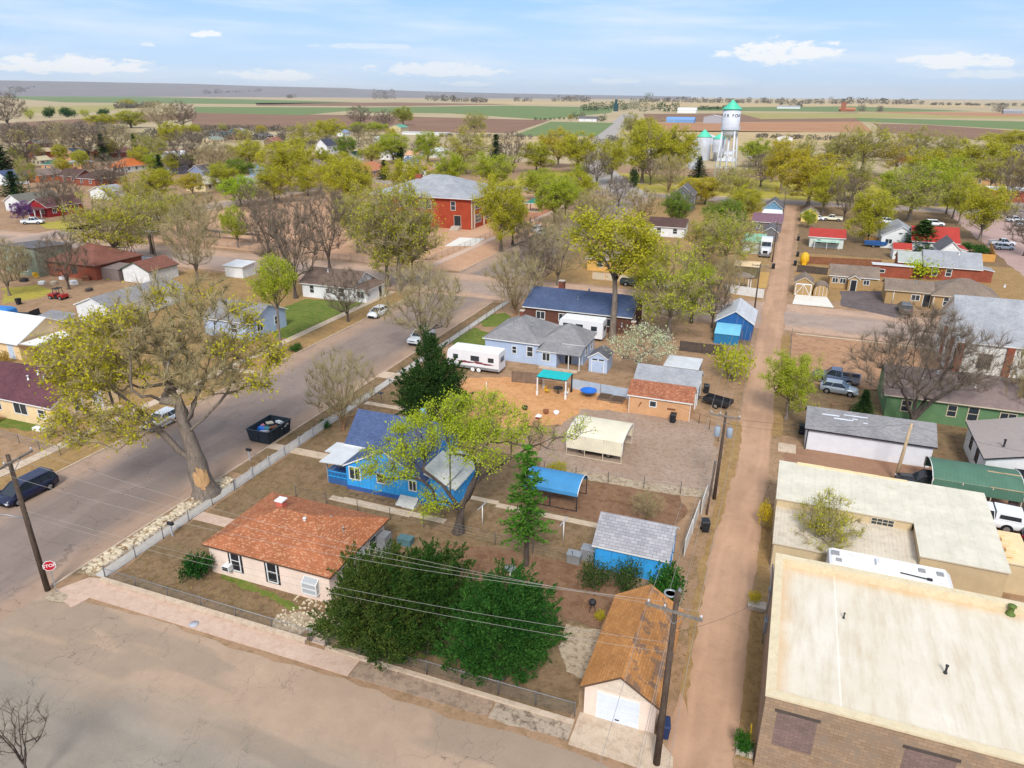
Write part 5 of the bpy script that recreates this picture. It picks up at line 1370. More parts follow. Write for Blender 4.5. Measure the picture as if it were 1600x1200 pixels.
travel_trailer('camper_trailer', 'plain white camper trailer parked along the dark brick ranch house', (-26.4, 98.8, 0), math.pi, 6.6, 2.4, 3.1, None, [(2.2, 1.7, .8, .6), (.2, 1.7, 1.0, .6), (-2.0, 1.6, .8, .6)], sd=1)
# ---------------------------------------------------------------- east of the alley
big = thing('commercial_building', 'flat-roofed tan block building with a stained cream roof in the near right corner', 'building', (2.1, 31.0, 0))
def roofcoat():
 k = NT('cream roof coating'); v = k.co()
 col = k.mix(k.noise(v, .25, 6, .65, .3, .7), W_(208, 196, 174), W_(222, 214, 198))
 col = k.mix(k.math('MULTIPLY', k.noise(k.co('Object', (1, .15, 1)), 1.4, 6, .7, .45, .7), .5), col, W_(182, 158, 124))
 sep = k.n('ShaderNodeSeparateXYZ'); k.l(v, sep.inputs[0])
 edge = k.math('MINIMUM', sep.outputs[0], k.math('SUBTRACT', 13.0, sep.outputs[1]))
 e = k.math('MULTIPLY', k.ramp(k.math('ADD', edge, k.math('MULTIPLY', k.noise(v, .8, 5), 1.6)), .8, 2.1, 1, 0), .75)
 col = k.mix(e, col, W_(206, 162, 104))
 seam = k.math('LESS_THAN', k.math('ABSOLUTE', k.math('SUBTRACT', sep.outputs[0], 3.6)), .05)
 col = k.mix(k.math('MULTIPLY', seam, .3), col, W_(246, 242, 232))
 wav = k.n('ShaderNodeTexWave'); k.l(v, wav.inputs[0]); wav.wave_type = 'BANDS'; wav.bands_direction = 'Y'; wav.inputs['Scale'].default_value = 1.7; wav.inputs['Distortion'].default_value = 3; wav.inputs['Detail'].default_value = 2
 left = k.math('LESS_THAN', sep.outputs[0], 3.6)
 col = k.mix(k.math('MULTIPLY', k.math('MULTIPLY', wav.outputs[1], left), .10), col, W_(196, 190, 184))
 k.set(k.p.inputs['Base Color'], col); k.p.inputs['Roughness'].default_value = .75; k.p.inputs['Specular IOR Level'].default_value = .2
 k.bump(k.noise(v, 1.2, 5), .2, .05)
 return k.m
volume(big, 0, 0, 19, 13.0, 5.0, ('flat', .55, .45), TANBRICK, roofcoat(), plain('parapet coating', W_(216, 200, 166), .7, .1, 1.2, dirt=W_(190, 160, 116)))
broof = [c for c in big.children if c.name.startswith('roof')][0]
for (u, w, z, h) in ((1.6, 1.9, 1.9, 2.2), (7.6, 2.2, 1.6, 2.4), (12.6, 2.2, 1.6, 2.4)):
 f = MB(); f.box(u - w/2, -.012, z, u + w/2, .02, z + h); f.obj('bricked_opening', shingle('grey infill block', W_(138, 116, 108), W_(122, 102, 96), .4, .12), big)
 l = MB(); l.box(u - w/2 - .12, -.05, z + h, u + w/2 + .12, .02, z + h + .16); l.obj('lintel', MATS['dark board'], big)
vent(broof, 13.3, 12.4, 4.45, .55, .16, plain('green vent', W_(96, 116, 50), .6)); vent(broof, 8.9, 5.6, 4.46, .45, .06, MATS['dark metal']); vent(broof, 4.0, 8.4, 4.46, .3, .04, MATS['dark metal'])
q = MB(); q.tube([(-.14, 9.6, .3), (-.14, 9.6, 4.4), (-.14, 12.4, 4.5)], .04, 6); q.box(-.22, 9.2, 1.4, -.01, 9.9, 2.3); q.box(-.2, 11.0, 3.2, -.01, 11.3, 3.5)
q.obj('conduit', MATS['grey metal'], big)
gm = thing('gas_meter', 'yellow gas riser pipe at the corner of the tan block building', 'gas pipe', (1.75, 32.4, 0))
MB().tube([(0, 0, 0), (0, 0, 1.0), (.0, .1, 1.15), (0, .35, 1.15)], .05, 8).obj('pipe', plain('gas yellow', W_(230, 190, 40), .5), gm)
bm = thing('metal_building', 'L-shaped beige metal building with a cream roof and ribbed lean-to', 'building', (2.0, 49.6, 0))
BM = plain('beige metal wall', W_(206, 184, 146), .7, .1); CREAMR = siding('cream standing seam', W_(210, 203, 184), .9, vertical=True, depth=.10, dirt=W_(186, 174, 150))
RIBR = siding('ribbed weathered roof', W_(204, 192, 172), .28, vertical=True, depth=.3, dirt=W_(150, 130, 110))
BEIGEP = siding('beige lap wall', W_(200, 176, 138), .3, depth=.1)
volume(bm, 0, 4.6, 9.6, 5.6, 3.5, ('shed', 'S', .5), BM, CREAMR, CT, .12)
volume(bm, 9.74, .6, 5.3, 9.6, 3.16, ('shed', 'S', .85), BEIGEP, CREAMR, CT, .12)
volume(bm, .1, .2, 9.5, 4.39, 2.15, ('shed', 'S', .55), BM, RIBR, CT, .12)
for k in range(4):
 MB().box(1.3 + 2.1*k, 10.1, 3.96, 3.4 + 2.1*k, 10.36, 4.2 - .02*k).obj('parapet_cap', CREAMW, bm)
window_at(bm, 'S', 7.6, 2.85, 1.5, .5, 9.6, 5.6, CT, 0, 4.6, style='grid')
MB().box(1.3, -.02, .4, 2.7, .22, 1.4).obj('vent_louvre', MATS['dark metal'], bm)
eb = thing('utility_cabinet', 'pale grey utility cabinet behind the tan block building', 'cabinet', (15.6, 45.6, 0)); MB().box(-.5, -.4, 0, .5, .4, 1.2).box(-.55, -.45, 1.2, .55, .45, 1.28).obj('cabinet', MATS['grey metal'], eb)
wb_ = thing('shed', 'low cream flat-roofed store beside the L-shaped beige building', 'shed', (17.2, 52.8, 0)); volume(wb_, 0, 0, 2.0, 4.2, 2.4, ('shed', 'S', .1), BM, CREAMW, CT, .1)
for k in range(5): MB().box(.3 + .25*(k % 2), .5 + k*.7, 2.62, .9 + .25*(k % 2), .9 + k*.7, 2.8).obj('roof_board', CREAMW, wb_)
mh = thing('motorhome', 'long white motorhome with rooftop equipment parked behind the tan block building', 'motorhome', (9.6, 47.9, 0))
b = MB(); L_, Wd, Hh = 7.8, 2.2, 3.3
rr = lambda x, zt, k=0, z0=.5: [(x,-Wd/2,z0),(x,Wd/2,z0),(x,Wd/2,zt-.15),(x,Wd/2-.15,zt),(x,-Wd/2+.15,zt),(x,-Wd/2,zt-.15)]
b.grid([rr(-L_/2, Hh-.1), rr(-L_/2+.2, Hh), rr(L_/2-.5, Hh), rr(L_/2-.15, Hh-.35), rr(L_/2, Hh-1.4)]); b.obj('body', MATS['trailer white'], mh)
t = MB(); t.box(-L_/2+.3, -Wd/2-.012, .55, L_/2-.2, -Wd/2, .95); t.box(-L_/2+.3, -Wd/2-.012, 2.45, L_/2-.6, -Wd/2, 2.75); t.obj('stripe', MATS['grey metal'], mh)
for x in (-2.9, -.6, 2.6): MB().box(x-.5, -Wd/2-.025, 1.6, x+.5, -Wd/2-.002, 2.3).obj('window', MATS['window glass'], mh)
MB().box(L_/2-.13, -.95, 1.75, L_/2-.02, .95, 2.6).obj('windscreen', MATS['car glass'], mh)
r = MB(); r.face([(-L_/2+.25,-Wd/2+.16,Hh+.006),(L_/2-.52,-Wd/2+.16,Hh+.006),(L_/2-.52,Wd/2-.16,Hh+.006),(-L_/2+.25,Wd/2-.16,Hh+.006)]); r = r.obj('roof', MATS['trailer roof'], mh)
MB().box(-.95,-.35,Hh,-.2,.35,Hh+.28).box(-.85,-.3,Hh+.28,-.3,.3,Hh+.34).obj('air_conditioner', MATS['trailer white'], r)
for x, y, w in ((-3.5,.3,.5),(-3.3,-.5,.35),(1.9,.2,.4),(3.0,.2,.4)): MB().box(x-w/2,y-w/2,Hh,x+w/2,y+w/2,Hh+.09).obj('roof_vent', MATS['grey trim'], r)
an = MB(); an.bar((.5,-.6,Hh+.06),(2.2,-.75,Hh+.06),.06,.06); an.box(2.1,-.85,Hh,2.4,-.65,Hh+.12); an.obj('aerial', MATS['dark metal'], r)
ld = MB()
for x in (-1.9, .9): ld.bar((x,-Wd/2-.04,Hh-.05),(x+1.4,-Wd/2-.04,Hh-.05),.1,.1)
ld.obj('awning', MATS['white paint'], mh)
for x in (-2.4, 2.8):
 for s in (-1, 1): wheel(mh, x, s*(Wd/2-.15), .42)
ws, ws_roof = house('garage', 'long low white garage with a patched grey roof beside the alley', 'garage', 4.4, 72.0, 11.2, 4.8, 2.35, ('gable', 'x', 1.25), plain('white block wall', W_(222, 222, 226), .75, .08), GREYR, BT, oh=.28)
p = MB()
for (x, y, w, h) in ((1.2, 1.6, 1.6, .12), (2.3, 1.3, 1.8, .12), (4.0, 1.5, .5, .1), (5.0, 1.2, .4, .1), (3.2, 1.85, 2.2, .1)):
 zz = lambda yy: 2.35 + 1.25/2.4*yy + .155
 p.face([(x, y, zz(y)), (x+w, y, zz(y)), (x+w, y+h, zz(y+h)), (x, y+h, zz(y+h))])
p.obj('patch', plain('pale roof patch', W_(206, 212, 220), .7), ws_roof)
dp = MB(); dp.tube([(.06, -.08, 0), (.06, -.08, 2.2)], .06, 6); dp.obj('downpipe', MATS['dark metal'], ws)
tag(MB().box(1.9, 70.4, 0, 3.6, 72.4, .08).obj('concrete_pad', PATH), kind='structure')
gc = carport('green ribbed metal carport with one tan panel over a black pickup', 14.6, 21.5, 65.0, 69.4, 2.9, GREENMETAL, 4, .9, MATS['tan trim'], barrel=.6)
tp = MB(); tp.face([(.9,-2.22,2.31),(3.5,-2.22,2.31),(3.5,-.2,2.93),(.9,-.2,2.93)]); tp.obj('tan_panel', siding('tan metal panel', W_(176, 148, 112), .3, vertical=True, depth=.2), gc)
BLACKP, DBLUEP, WHITEP, SILVERP = plain('black car paint', W_(34, 36, 42), .25, .05, spec=.5), plain('dark blue car paint', W_(30, 34, 62), .25, .05, spec=.5), plain('white car paint', W_(226, 228, 230), .25, .04, spec=.5), plain('silver car paint', W_(176, 184, 190), .28, .05, metal=.4, spec=.5)
GREYP, REDP, GREENP, CREAMP = plain('grey car paint', W_(92, 92, 94), .3, .06, spec=.5), plain('red car paint', W_(168, 44, 34), .3, .06, spec=.5), plain('dark green car paint', W_(46, 62, 62), .3, .05, spec=.5), plain('cream car paint', W_(228, 222, 196), .3, .05, spec=.5)
car('pickup_truck', 'black pickup truck nosing out of the green carport', 'pickup truck', (14.9, 67.0, 0), math.pi, BLACKP, 'pickup')
car('pickup_truck', 'white pickup truck with a camper topper by the green carport', 'pickup truck', (18.3, 62.6, 0), math.pi*.98, WHITEP, 'pickup', topper=True)
car('car', 'black car at the right edge beside the white pickup with topper', 'car', (23.0, 60.5, 0), -.2, BLACKP, 'sedan')
wh, wh_roof = house('house', 'white bungalow with a grey-tan roof and black trim at the right edge', 'house', 19.5, 70.0, 10, 8.2, 2.75, ('gable', 'y', 1.3), WHITEW, plain('gravel roof', W_(164, 152, 146), .9, .12, 4), BT, oh=.3, wins=[('W', 3.0, 1.0, .9, 1.1), ('W', 5.8, 1.1, .7, 1.0), ('S', 3.0, 1.0, 1.2, 1.1, 'double')])
vent(wh_roof, 1.6, 2.0, 3.25, .7, .09, MATS['dark metal']); vent(wh_roof, 3.6, 2.4, 3.7, .7, .09, MATS['dark metal'])
ar_ = thing('garden_arch', 'dark metal garden arch in front of the white bungalow', 'arch', (21.6, 68.2, 0))
for y in (-.25, .25): MB().tube([(-.6, y, 0), (-.6, y, 1.6), (-.4, y, 2.05), (0, y, 2.25), (.4, y, 2.05), (.6, y, 1.6), (.6, y, 0)], .035, 6).obj('hoop', MATS['dark metal'], ar_)
k = MB()
for z in (.4, .8, 1.2, 1.6): k.bar((-.6, -.25, z), (-.6, .25, z), .03, .03); k.bar((.6, -.25, z), (.6, .25, z), .03, .03)
k.obj('lattice', MATS['dark metal'], ar_)
gt = thing('timber_frame', 'tan timber posts and beam standing at the right edge of the yard', 'timber frame', (19.6, 52.2, 0))
for x, y in ((0, 0), (0, 2.6), (2.2, 2.6), (2.2, 0)): MB().box(x-.08, y-.08, 0, x+.08, y+.08, 2.4).obj('post', MATS['tan trim'], gt)
k = MB(); k.bar((0, -.2, 2.5), (0, 2.8, 2.5), .14, .2); k.bar((2.2, -.2, 2.5), (2.2, 2.8, 2.5), .14, .2); k.obj('beam', MATS['tan trim'], gt)
bb = thing('barrel', 'blue plastic drum beside the tan timber posts', 'barrel', (18.9, 50.6, 0)); MB().lathe([(.0, 0), (.28, .02), (.3, .3), (.29, .6), (.3, .85), (.26, .9), (0, .9)], (0, 0, 0), 14).obj('drum', MATS['blue plastic'], bb)
gh, gh_roof = house('house', 'long green house with a mottled brown-grey roof behind the big bare tree', 'house', 12.6, 83.8, 22, 8.4, 2.8, ('gable', 'x', 1.9), GREENW, plain('mottled roof', W_(138, 120, 114), .95, .22, 1.5, dirt=W_(106, 92, 88)), CT, oh=.4,
 wins=[('S', 2.0, 1.0, .9, 1.2), ('S', 6.4, 1.1, .8, 1.2), ('S', 8.4, .9, .9, 1.5), ('S', 11.6, .9, 1.4, 1.3, 'double'), ('S', 15.5, .9, 1.2, 1.3, 'double'), ('W', 4, 1, 1.2, 1.2, 'double')])
for x, y in ((5.0, 3.6), (8.5, 2.2), (3.4, 2.6)): vent(gh_roof, x, y, 2.8 + y*.45 + .1, .3, .1, MATS['white paint'])
cb = thing('church_hall', 'tall white hall with brick pilasters and a steep pale grey roof at the right edge', 'building', (21.4, 99.2, 0))
volume(cb, 0, 0, 22, 13.5, 5.3, ('gable', 'x', 4.0), plain('white stucco', W_(226, 224, 216), .85, .08), LGREYR, WT, .35)
for u in (0, 5.3, 10.6, 15.9): MB().box(u - .02 if u else -.06, -.3, 0, u + .75, -.01, 5.2).obj('pilaster', BRICKW, cb)
for u in (3.2, 8.4, 13.6): window_at(cb, 'S', u, 2.0, 1.5, 1.9, 22, 13.5, MATS['tan trim'], style='grid')
for y in (2.5, 7.5): MB().box(-.25, y, 0, -.01, y+.9, 4.8).obj('pilaster', BRICKW, cb)
window_at(cb, 'W', 5.5, 2.0, 1.3, 1.8, 22, 13.5, MATS['tan trim'], style='grid')
# tan house with its sheds on the side street
th = thing('house', 'olive tan L-shaped ranch house with a brown-grey roof and white door', 'house', (17.0, 136.8, 0))
_, t1 = volume(th, 0, 0, 7.0, 6.0, 2.5, ('gable', 'x', 1.2), OLIVEW, TANR, CT, .35)
_, t2 = volume(th, 7.02, -1.0, 9.6, 8.2, 2.55, ('hip', 2.1), OLIVEW, TANR, CT, .4)
window_at(th, 'S', 4.6, 1.0, 1.2, .9, 7, 6, WT, style='double'); window_at(th, 'S', 2.0, .8, .7, 1.4, 9.6, 8.2, WT, 7.02, -1.0)
door_at(th, 'S', 6.3, 1.0, 2.1, 7, 6, MATS['dark metal'], WT)
dpp = MB()
for x, y in ((1.2, -.06), (7.2, -1.07)): dpp.tube([(x, y, 0), (x, y, 2.35)], .06, 6)
dpp.obj('downpipe', WT, th)
vent(t1, 2.0, 2.2, 3.5, .25); vent(t1, 4.6, 2.4, 3.55, .25); vent(t2, 10.3, 2.2, 4.2, .3, .12, MATS['white paint'])
tg2 = thing('house', 'small olive tan cottage with a brown-grey roof and a gabled porch', 'house', (8.3, 145.4, 0))
_, t3 = volume(tg2, 0, 0, 8.0, 6.2, 2.35, ('gable', 'x', 1.4), OLIVEW, TANR, WT, .3)
_, t4 = volume(tg2, 3.1, -1.3, 1.8, 1.29, 2.2, ('gable', 'y', .6), OLIVEW, TANR, WT, .2)
door_at(tg2, 'S', .9, .95, 2.0, 1.8, 1.3, MATS['dark metal'], WT, 3.1, -1.3)
for u in (.9, 2.2, 6.2): window_at(tg2, 'S', u, 1.05, .9, .8, 8, 6.2, WT, style='double')
b1, _ = house('shed', 'gabled olive shed with white cross-braced doors beside the alley', 'shed', 2.2, 137.0, 3.0, 4.6, 2.3, ('gable', 'y', .95), OLIVEW, TANR, CT, oh=.2)
door_at(b1, 'S', 1.5, 2.5, 2.1, 3.0, 4.6, OLIVEW, WT, style='cross')
b2 = thing('shed', 'low barrel-roofed olive shed with white-striped doors on the concrete pad', 'shed', (5.5, 137.6, 0))
pf = [(1.25*math.cos(t), 1.0 + 1.05*math.sin(t)) for t in [math.pi*k/10 for k in range(11)]]
for y in (0, 3.4): MB().face([(1.25 + x, y, z) for x, z in pf] + [(0, y, 0), (2.5, y, 0)]).obj('wall', OLIVEW, b2)
r2 = MB()
for (xa, za), (xb, zb) in zip([(1.25, 0)] + pf, pf + [(-1.25, 0)]):
 r2.face([(1.25+xa*1.03, -.12, za*1.02+.02), (1.25+xb*1.03, -.12, zb*1.02+.02), (1.25+xb*1.03, 3.5, zb*1.02+.02), (1.25+xa*1.03, 3.5, za*1.02+.02)])
r2.obj('roof', TANR, b2)
d2 = MB()
for x in (.35, .95, 1.55, 2.15): d2.bar((x, -.03, 0), (x, -.03, 1.0 + 1.0*math.sin(math.acos(min(1, abs(x-1.25)/1.25)))), .08, .05)
d2.obj('door', WT, b2)
car('suv', 'grey off-road car parked in front of the olive tan ranch house', 'car', (19.6, 131.8, 0), math.pi*.5, GREYP, 'suv')
# more of the eastern lots
rh, _ = house('house', 'white cottage with a red metal roof and pale green porch strip', 'house', 4.8, 186.5, 7.4, 8.0, 2.5, ('gable', 'x', 1.3), plain('off white wall', W_(206, 210, 200), .7), REDMETAL, WT, oh=.4, wins=[('S', 5.2, 1.0, 1.0, .8, 'double'), ('S', 2, 1, .9, .9)])
pst = MB(); pst.box(1.0, -1.8, 1.6, 6.6, -.02, 1.7); pst.obj('porch_roof', plain('pale green metal', W_(168, 206, 188), .6), rh)
for x in (1.1, 3.8, 6.5): MB().box(x-.05, -1.75, 0, x+.05, -1.65, 1.6).obj('porch_post', WT, rh)
gy, gy_roof = house('house', 'brick house with a pale grey metal gable roof and side extension', 'house', 25.8, 160.0, 9.4, 8.0, 2.7, ('gable', 'x', 2.2), BRICKW, LGREYR, WT, oh=.4, wins=[('S', 1.8, .9, .9, 1.3), ('S', 4.2, .9, .9, 1.3)])
volume(gy, -4.6, 1.0, 4.58, 6.4, 2.8, ('gable', 'x', 1.5), BRICKW, plain('grey green roof', W_(168, 172, 164), .8), WT, .25); volume(gy, 9.42, 1.0, 2.4, 3.0, 2.2, ('shed', 'E', .4), BRICKW, LGREYR, WT, .2)
vent(gy_roof, 5.8, 3.0, 4.5, .6, .1, MATS['white paint'])
house('shed', 'low brick outbuilding with a flat white roof next to the bamboo clump', 'shed', 16.6, 158.6, 7.0, 2.6, 2.2, ('shed', 'N', .15), BRICKW, WHITEMETAL, WT, oh=.3, wins=[('S', 1.6, .9, .9, .6, 'plain')])
rb, _ = house('house', 'large house with a bright red metal gable roof behind the dark juniper', 'house', 26.6, 187.0, 9.0, 9.0, 3.0, ('gable', 'x', 2.6), WHITEW, REDMETAL, WT, oh=.4)
volume(rb, 6.0, -5.6, 4.0, 5.58, 2.4, ('shed', 'E', .9), WHITEW, REDMETAL, WT, .2)
house('house', 'house with a slate grey shingle gable roof next to the red metal roof', 'house', 30.6, 176.6, 4.2, 8.2, 2.8, ('gable', 'y', 2.0), WHITEW, DGREYR, WT, oh=.3)
house('shed', 'small red-roofed shed in front of the white house', 'shed', 22.0, 178.4, 3.4, 4.2, 2.2, ('gable', 'x', 1.0), WHITEW, REDMETAL, WT, oh=.2)
wg, _ = house('house', 'white house with a pale metal gable roof next to the red-roofed house', 'house', 20.6, 192.0, 8.0, 12.0, 2.9, ('gable', 'y', 2.2), WHITEW, LGREYR, WT, oh=.3, wins=[('S', 1.6, 1.1, 1.4, 1.0, 'double'), ('S', 5.4, 1.2, .9, .8)])
house('house', 'small yellow house with a brown roof at the park end of the alley', 'house', 2.6, 226.0, 4.4, 5.0, 2.5, ('gable', 'y', 1.4), plain('yellow wall', W_(232, 206, 120), .7), BROWNR, WT, oh=.3)
# west side of the alley, going away
wf = fence_line('fence', 'white board fence across the end of the lot by the alley corner', [G(1130, 457), G(1192, 466)], 'solid', 1.6, 2.4, [WT, MATS['picket white']])
g2 = thing('gazebo', 'white-posted gazebo with a faceted brown roof behind the white fence', 'gazebo', (-7.0, 138.6, 0))
for k in range(6): a = math.pi*2*k/6 + .3; MB().box(1.7*math.cos(a)-.07, 1.5*math.sin(a)-.07, 0, 1.7*math.cos(a)+.07, 1.5*math.sin(a)+.07, 2.3).obj('post', WT, g2)
k = MB(); k.lathe([(2.1, 2.3), (2.1, 2.36), (1.2, 2.75), (.1, 3.1), (0, 3.15)], (0, 0, 0), 6, smooth=False); k.obj('roof', [TANR], g2)
house('shed', 'cream slab-roofed open shed next to the sand court', 'shed', -9.2, 147.6, 4.6, 4.0, 2.2, ('shed', 'S', .2), plain('olive boards', W_(110, 100, 70), .8), CREAMW, CT, oh=.15)
sheet('yard', [(-4.4, 140), (-2.6, 140), (-2.6, 154), (-4.4, 154)], earth('ochre sand', [W_(196, 156, 92), W_(180, 140, 80), W_(204, 166, 104)], .3, 3), .03)
dsh = thing('satellite_dish', 'round white dish lying beside the cream shed', 'satellite dish', (-6.0, 147.0, 0)); MB().lathe([(0, .1), (.6, .25), (.85, .5), (.82, .52), (.5, .3), (0, .16)], (0, 0, 0), 16).obj('dish', MATS['white paint'], dsh); MB().tube([(0, 0, 0), (0, 0, .15)], .08).obj('stand', MATS['dark metal'], dsh)
house('garage', 'pale garage with a faded green roof beside the white lorry', 'garage', -9.6, 172.5, 4.6, 9.0, 2.5, ('shed', 'S', .5), plain('pale grey wall', W_(186, 186, 184), .8), plain('faded green roof', W_(132, 180, 150), .8, .2), CT, oh=.2)
house('shed', 'dark grey weatherboard shed with white gable edges on the alley', 'shed', -6.0, 190.0, 3.4, 8.0, 2.3, ('gable', 'y', 1.1), plain('grey weatherboard', W_(112, 110, 112), .85), DGREYR, WT, oh=.25)
house('garage', 'garage with a long maroon roof on the alley', 'garage', -9.4, 203.6, 7.2, 9.0, 2.6, ('gable', 'x', 1.6), plain('taupe wall', W_(120, 110, 112), .8), plain('maroon roof', W_(124, 92, 104), .85), WT, oh=.3, wins=[('S', 1.6, 1.0, .8, .9)])
bl, _ = house('house', 'blue-gabled house with a white porch at the park end of the alley', 'house', -8.0, 226.0, 5.4, 10.0, 3.2, ('gable', 'y', 2.2), plain('steel blue wall', W_(110, 148, 176), .7), DGREYR, WT, oh=.35)
pc = MB(); pc.face([(-.3,-2.2,1.9),(5.7,-2.2,1.9),(5.2,-.02,3.0),(.2,-.02,3.0)]); pc.face([(5.7,-2.2,1.82),(-.3,-2.2,1.82),(.2,-.02,2.9),(5.2,-.02,2.9)]); pcr = pc.obj('porch_roof', MATS['white paint'], bl)
for x in (0, 2.7, 5.4): MB().box(x-.08, -2.1, 0, x+.08, -1.95, 1.9).obj('porch_post', WT, pcr)
# white lorry tractor with sleeper
sm = thing('lorry', 'white lorry tractor with tall sleeper cab parked beside the alley', 'lorry', (-4.4, 172.0, 0), -math.pi/2)
b = MB()
def sr(x, z0, z1, w, t=.08): return [(x,-w,z0),(x,w,z0),(x,w,z1-t),(x,w-t,z1),(x,-w+t,z1),(x,-w,z1-t)]
b.grid([sr(-1.6,.9,3.6,1.15), sr(-1.5,.9,3.75,1.2), sr(.6,.9,3.7,1.2), sr(1.0,.9,3.3,1.15)]); b.obj('cab', WHITEP, sm)
h = MB(); h.grid([sr(1.0,.8,2.1,1.0), sr(2.4,.8,1.95,.9), sr(3.0,.8,1.75,.85), sr(3.1,.85,1.6,.8)]); ho = h.obj('bonnet', WHITEP, sm)
MB().box(3.08,-.5,.95,3.15,.5,1.6).obj('grille', MATS['dark metal'], ho)
MB().face([(1.14,-1.0,2.25),(1.14,1.0,2.25),(1.03,.95,3.15),(1.03,-.95,3.15)]).obj('windscreen', MATS['car glass'], sm)
for s in (-1, 1):
 MB().box(2.9, s*.75-.2, 1.1, 3.12, s*.75+.2, 1.4).obj('headlight', MATS['lamp glass'], ho); MB().box(.9, s*1.35-.1, 2.1, 1.05, s*1.35+.1, 2.9).obj('mirror', MATS['dark metal'], sm)
 MB().tube([(-1.7, s*1.0, .8), (-1.7, s*1.0, 3.9)], .08).obj('exhaust_pipe', MATS['alloy'], sm)
MB().box(-5.2,-.45,.8,-1.6,.45,1.05).obj('chassis', MATS['dark metal'], sm); MB().box(2.95,-1.15,.4,3.25,1.15,.8).obj('bumper', MATS['alloy'], sm)
for x in (2.2, -3.4, -4.6):
 for s in (-1, 1): wheel(sm, x, s*1.0, .5, .35)
bd = MB(); bd.box(-1.55, -1.17, 3.6, .4, 1.17, 4.0); bd.obj('fairing', WHITEP, sm)
# ---------------------------------------------------------------- west of the main street
ch_, ch_roof = house('house', 'cream house with a maroon shingle roof on the far side of the main street', 'house', -82.0, 47.8, 12.4, 8.0, 2.6, ('gable', 'x', 1.9), CREAMW, MAROONR, WT, oh=.4,
 wins=[('S', 7.6, 1.0, 1.9, 1.2, 'double'), ('S', 10.7, 1.0, .9, .9), ('S', 4.0, 1.0, 1.2, 1.1, 'double'), ('E', 3.0, 1.0, .9, 1.1)], doors=[('E', 5.4, .95, 2.05, MATS['white paint'])])
for x, y in ((6.4, 2.4), (8.2, 2.9), (9.0, 3.4), (7.0, 3.2)): vent(ch_roof, x, y, 2.6 + y*.47 + .1, .45, .08, MATS['white paint'])
st_ = MB(); st_.box(12.42, 3.6, 0, 14.2, 7.0, .18); st_.obj('patio', PATH, ch_)
tag(MB().box(-71.6, 46.6, .02, -70.2, 47.2, .35).obj('cellar_hatch', MATS['white paint']), 'white sloping hatch on the lawn beside the cream house wall', 'hatch')
fence_line('fence', 'pale tan board fence at the left edge beside the cream house', [(-82, 46.2), (-76.6, 46.2)], 'solid', 1.6, 2.4, [CT, MATS['tan trim']])
wr_, _ = house('house', 'cream house with a broad white roof at the left edge', 'house', -104, 61.6, 11.0, 8.5, 2.5, ('gable', 'x', 2.2), CREAMW, plain('bright white roof', W_(222, 222, 220), .6, .06), WT, oh=.5, doors=[('S', 9.4, 1.0, 2.1, plain('pale blue door', W_(196, 208, 224), .5))], wins=[('S', 6.0, .9, 1.2, 1.1, 'double')])
pq = MB(); pq.face([(11.4,-.2,2.4),(14.0,.4,2.25),(14.0,5.4,2.25),(11.4,6.2,2.4)]); pq.face([(11.4,6.2,2.3),(14.0,5.4,2.15),(14.0,.4,2.15),(11.4,-.2,2.3)]); pqo = pq.obj('porch_roof', MATS['white paint'], wr_)
for y in (.6, 5.2): MB().box(13.7, y-.06, 0, 13.82, y+.06, 2.2).obj('porch_post', MATS['old board'], pqo)
house('house', 'white house with a long grey gable roof half hidden by the big tree', 'house', -102.2, 78.0, 7.0, 15.0, 2.5, ('gable', 'y', 1.3), WHITEW, GREYR, WT, oh=.25, wins=[('E', 4, 1, .9, 1), ('E', 9, 1, .9, 1)])
house('shed', 'small flat grey-roofed pale shed in the yard beside the white car', 'shed', -102.4, 71.6, 4.6, 2.4, 2.2, ('shed', 'S', .3), WHITEW, GREYR, WT, oh=.2)
house('house', 'pale blue house with a grey roof behind the tall pale green tree', 'house', -78.5, 79.4, 8.4, 8.0, 2.7, ('gable', 'x', 1.7), PALEBLUE, GREYR, WT, oh=.35, wins=[('E', 2.0, 1, 1.2, 1.2, 'double'), ('E', 5.8, 1, .9, 1.2), ('S', 5.5, 1, 1, 1.2)])
wbr, wbr_roof = house('house', 'white house with a brown shingle roof and gabled porch beside the green lawn', 'house', -78.4, 103.0, 10.4, 7.2, 2.6, ('gable', 'x', 1.9), WHITEW, BROWNR, WT, oh=.4, wins=[('S', 2.0, .9, .8, 1.3), ('S', 5.2, 1.1, .6, .8), ('S', 8.0, .8, 1.1, 1.4)])
volume(wbr, 10.42, .4, 2.2, 6.0, 2.2, ('shed', 'E', .5), WHITEW, BROWNR, WT, .35); window_at(wbr, 'S', 1.1, .8, 1.3, 1.1, 2.2, 6.0, WT, 10.42, .4, style='double'); door_at(wbr, 'E', 4.6, .95, 2.0, 2.2, 6.0, MATS['dark metal'], WT, 10.42, .4)
vent(wbr_roof, 3.8, 2.6, 4.1, .5, .1, MATS['white paint'])
house('garage', 'white garage with a red-brown roof and green gable facing the yard', 'garage', -116.4, 99.8, 6.4, 7.0, 2.4, ('gable', 'y', 1.4), plain('white stucco wall', W_(224, 224, 222), .8), REDBR, plain('green trim', W_(50, 84, 64), .7), oh=.3)
tcv = thing('canvas_shelter', 'brown canvas-covered shelter left of the white garage', 'shelter', (-121.5, 99.4, 0)); MB().box(0, 0, 0, 4.4, 4.0, 2.2).face([(-.1,-.1,2.2),(4.5,-.1,2.2),(4.5,4.1,2.5),(-.1,4.1,2.5)]).obj('cover', plain('brown canvas', W_(126, 112, 106), .9), tcv)
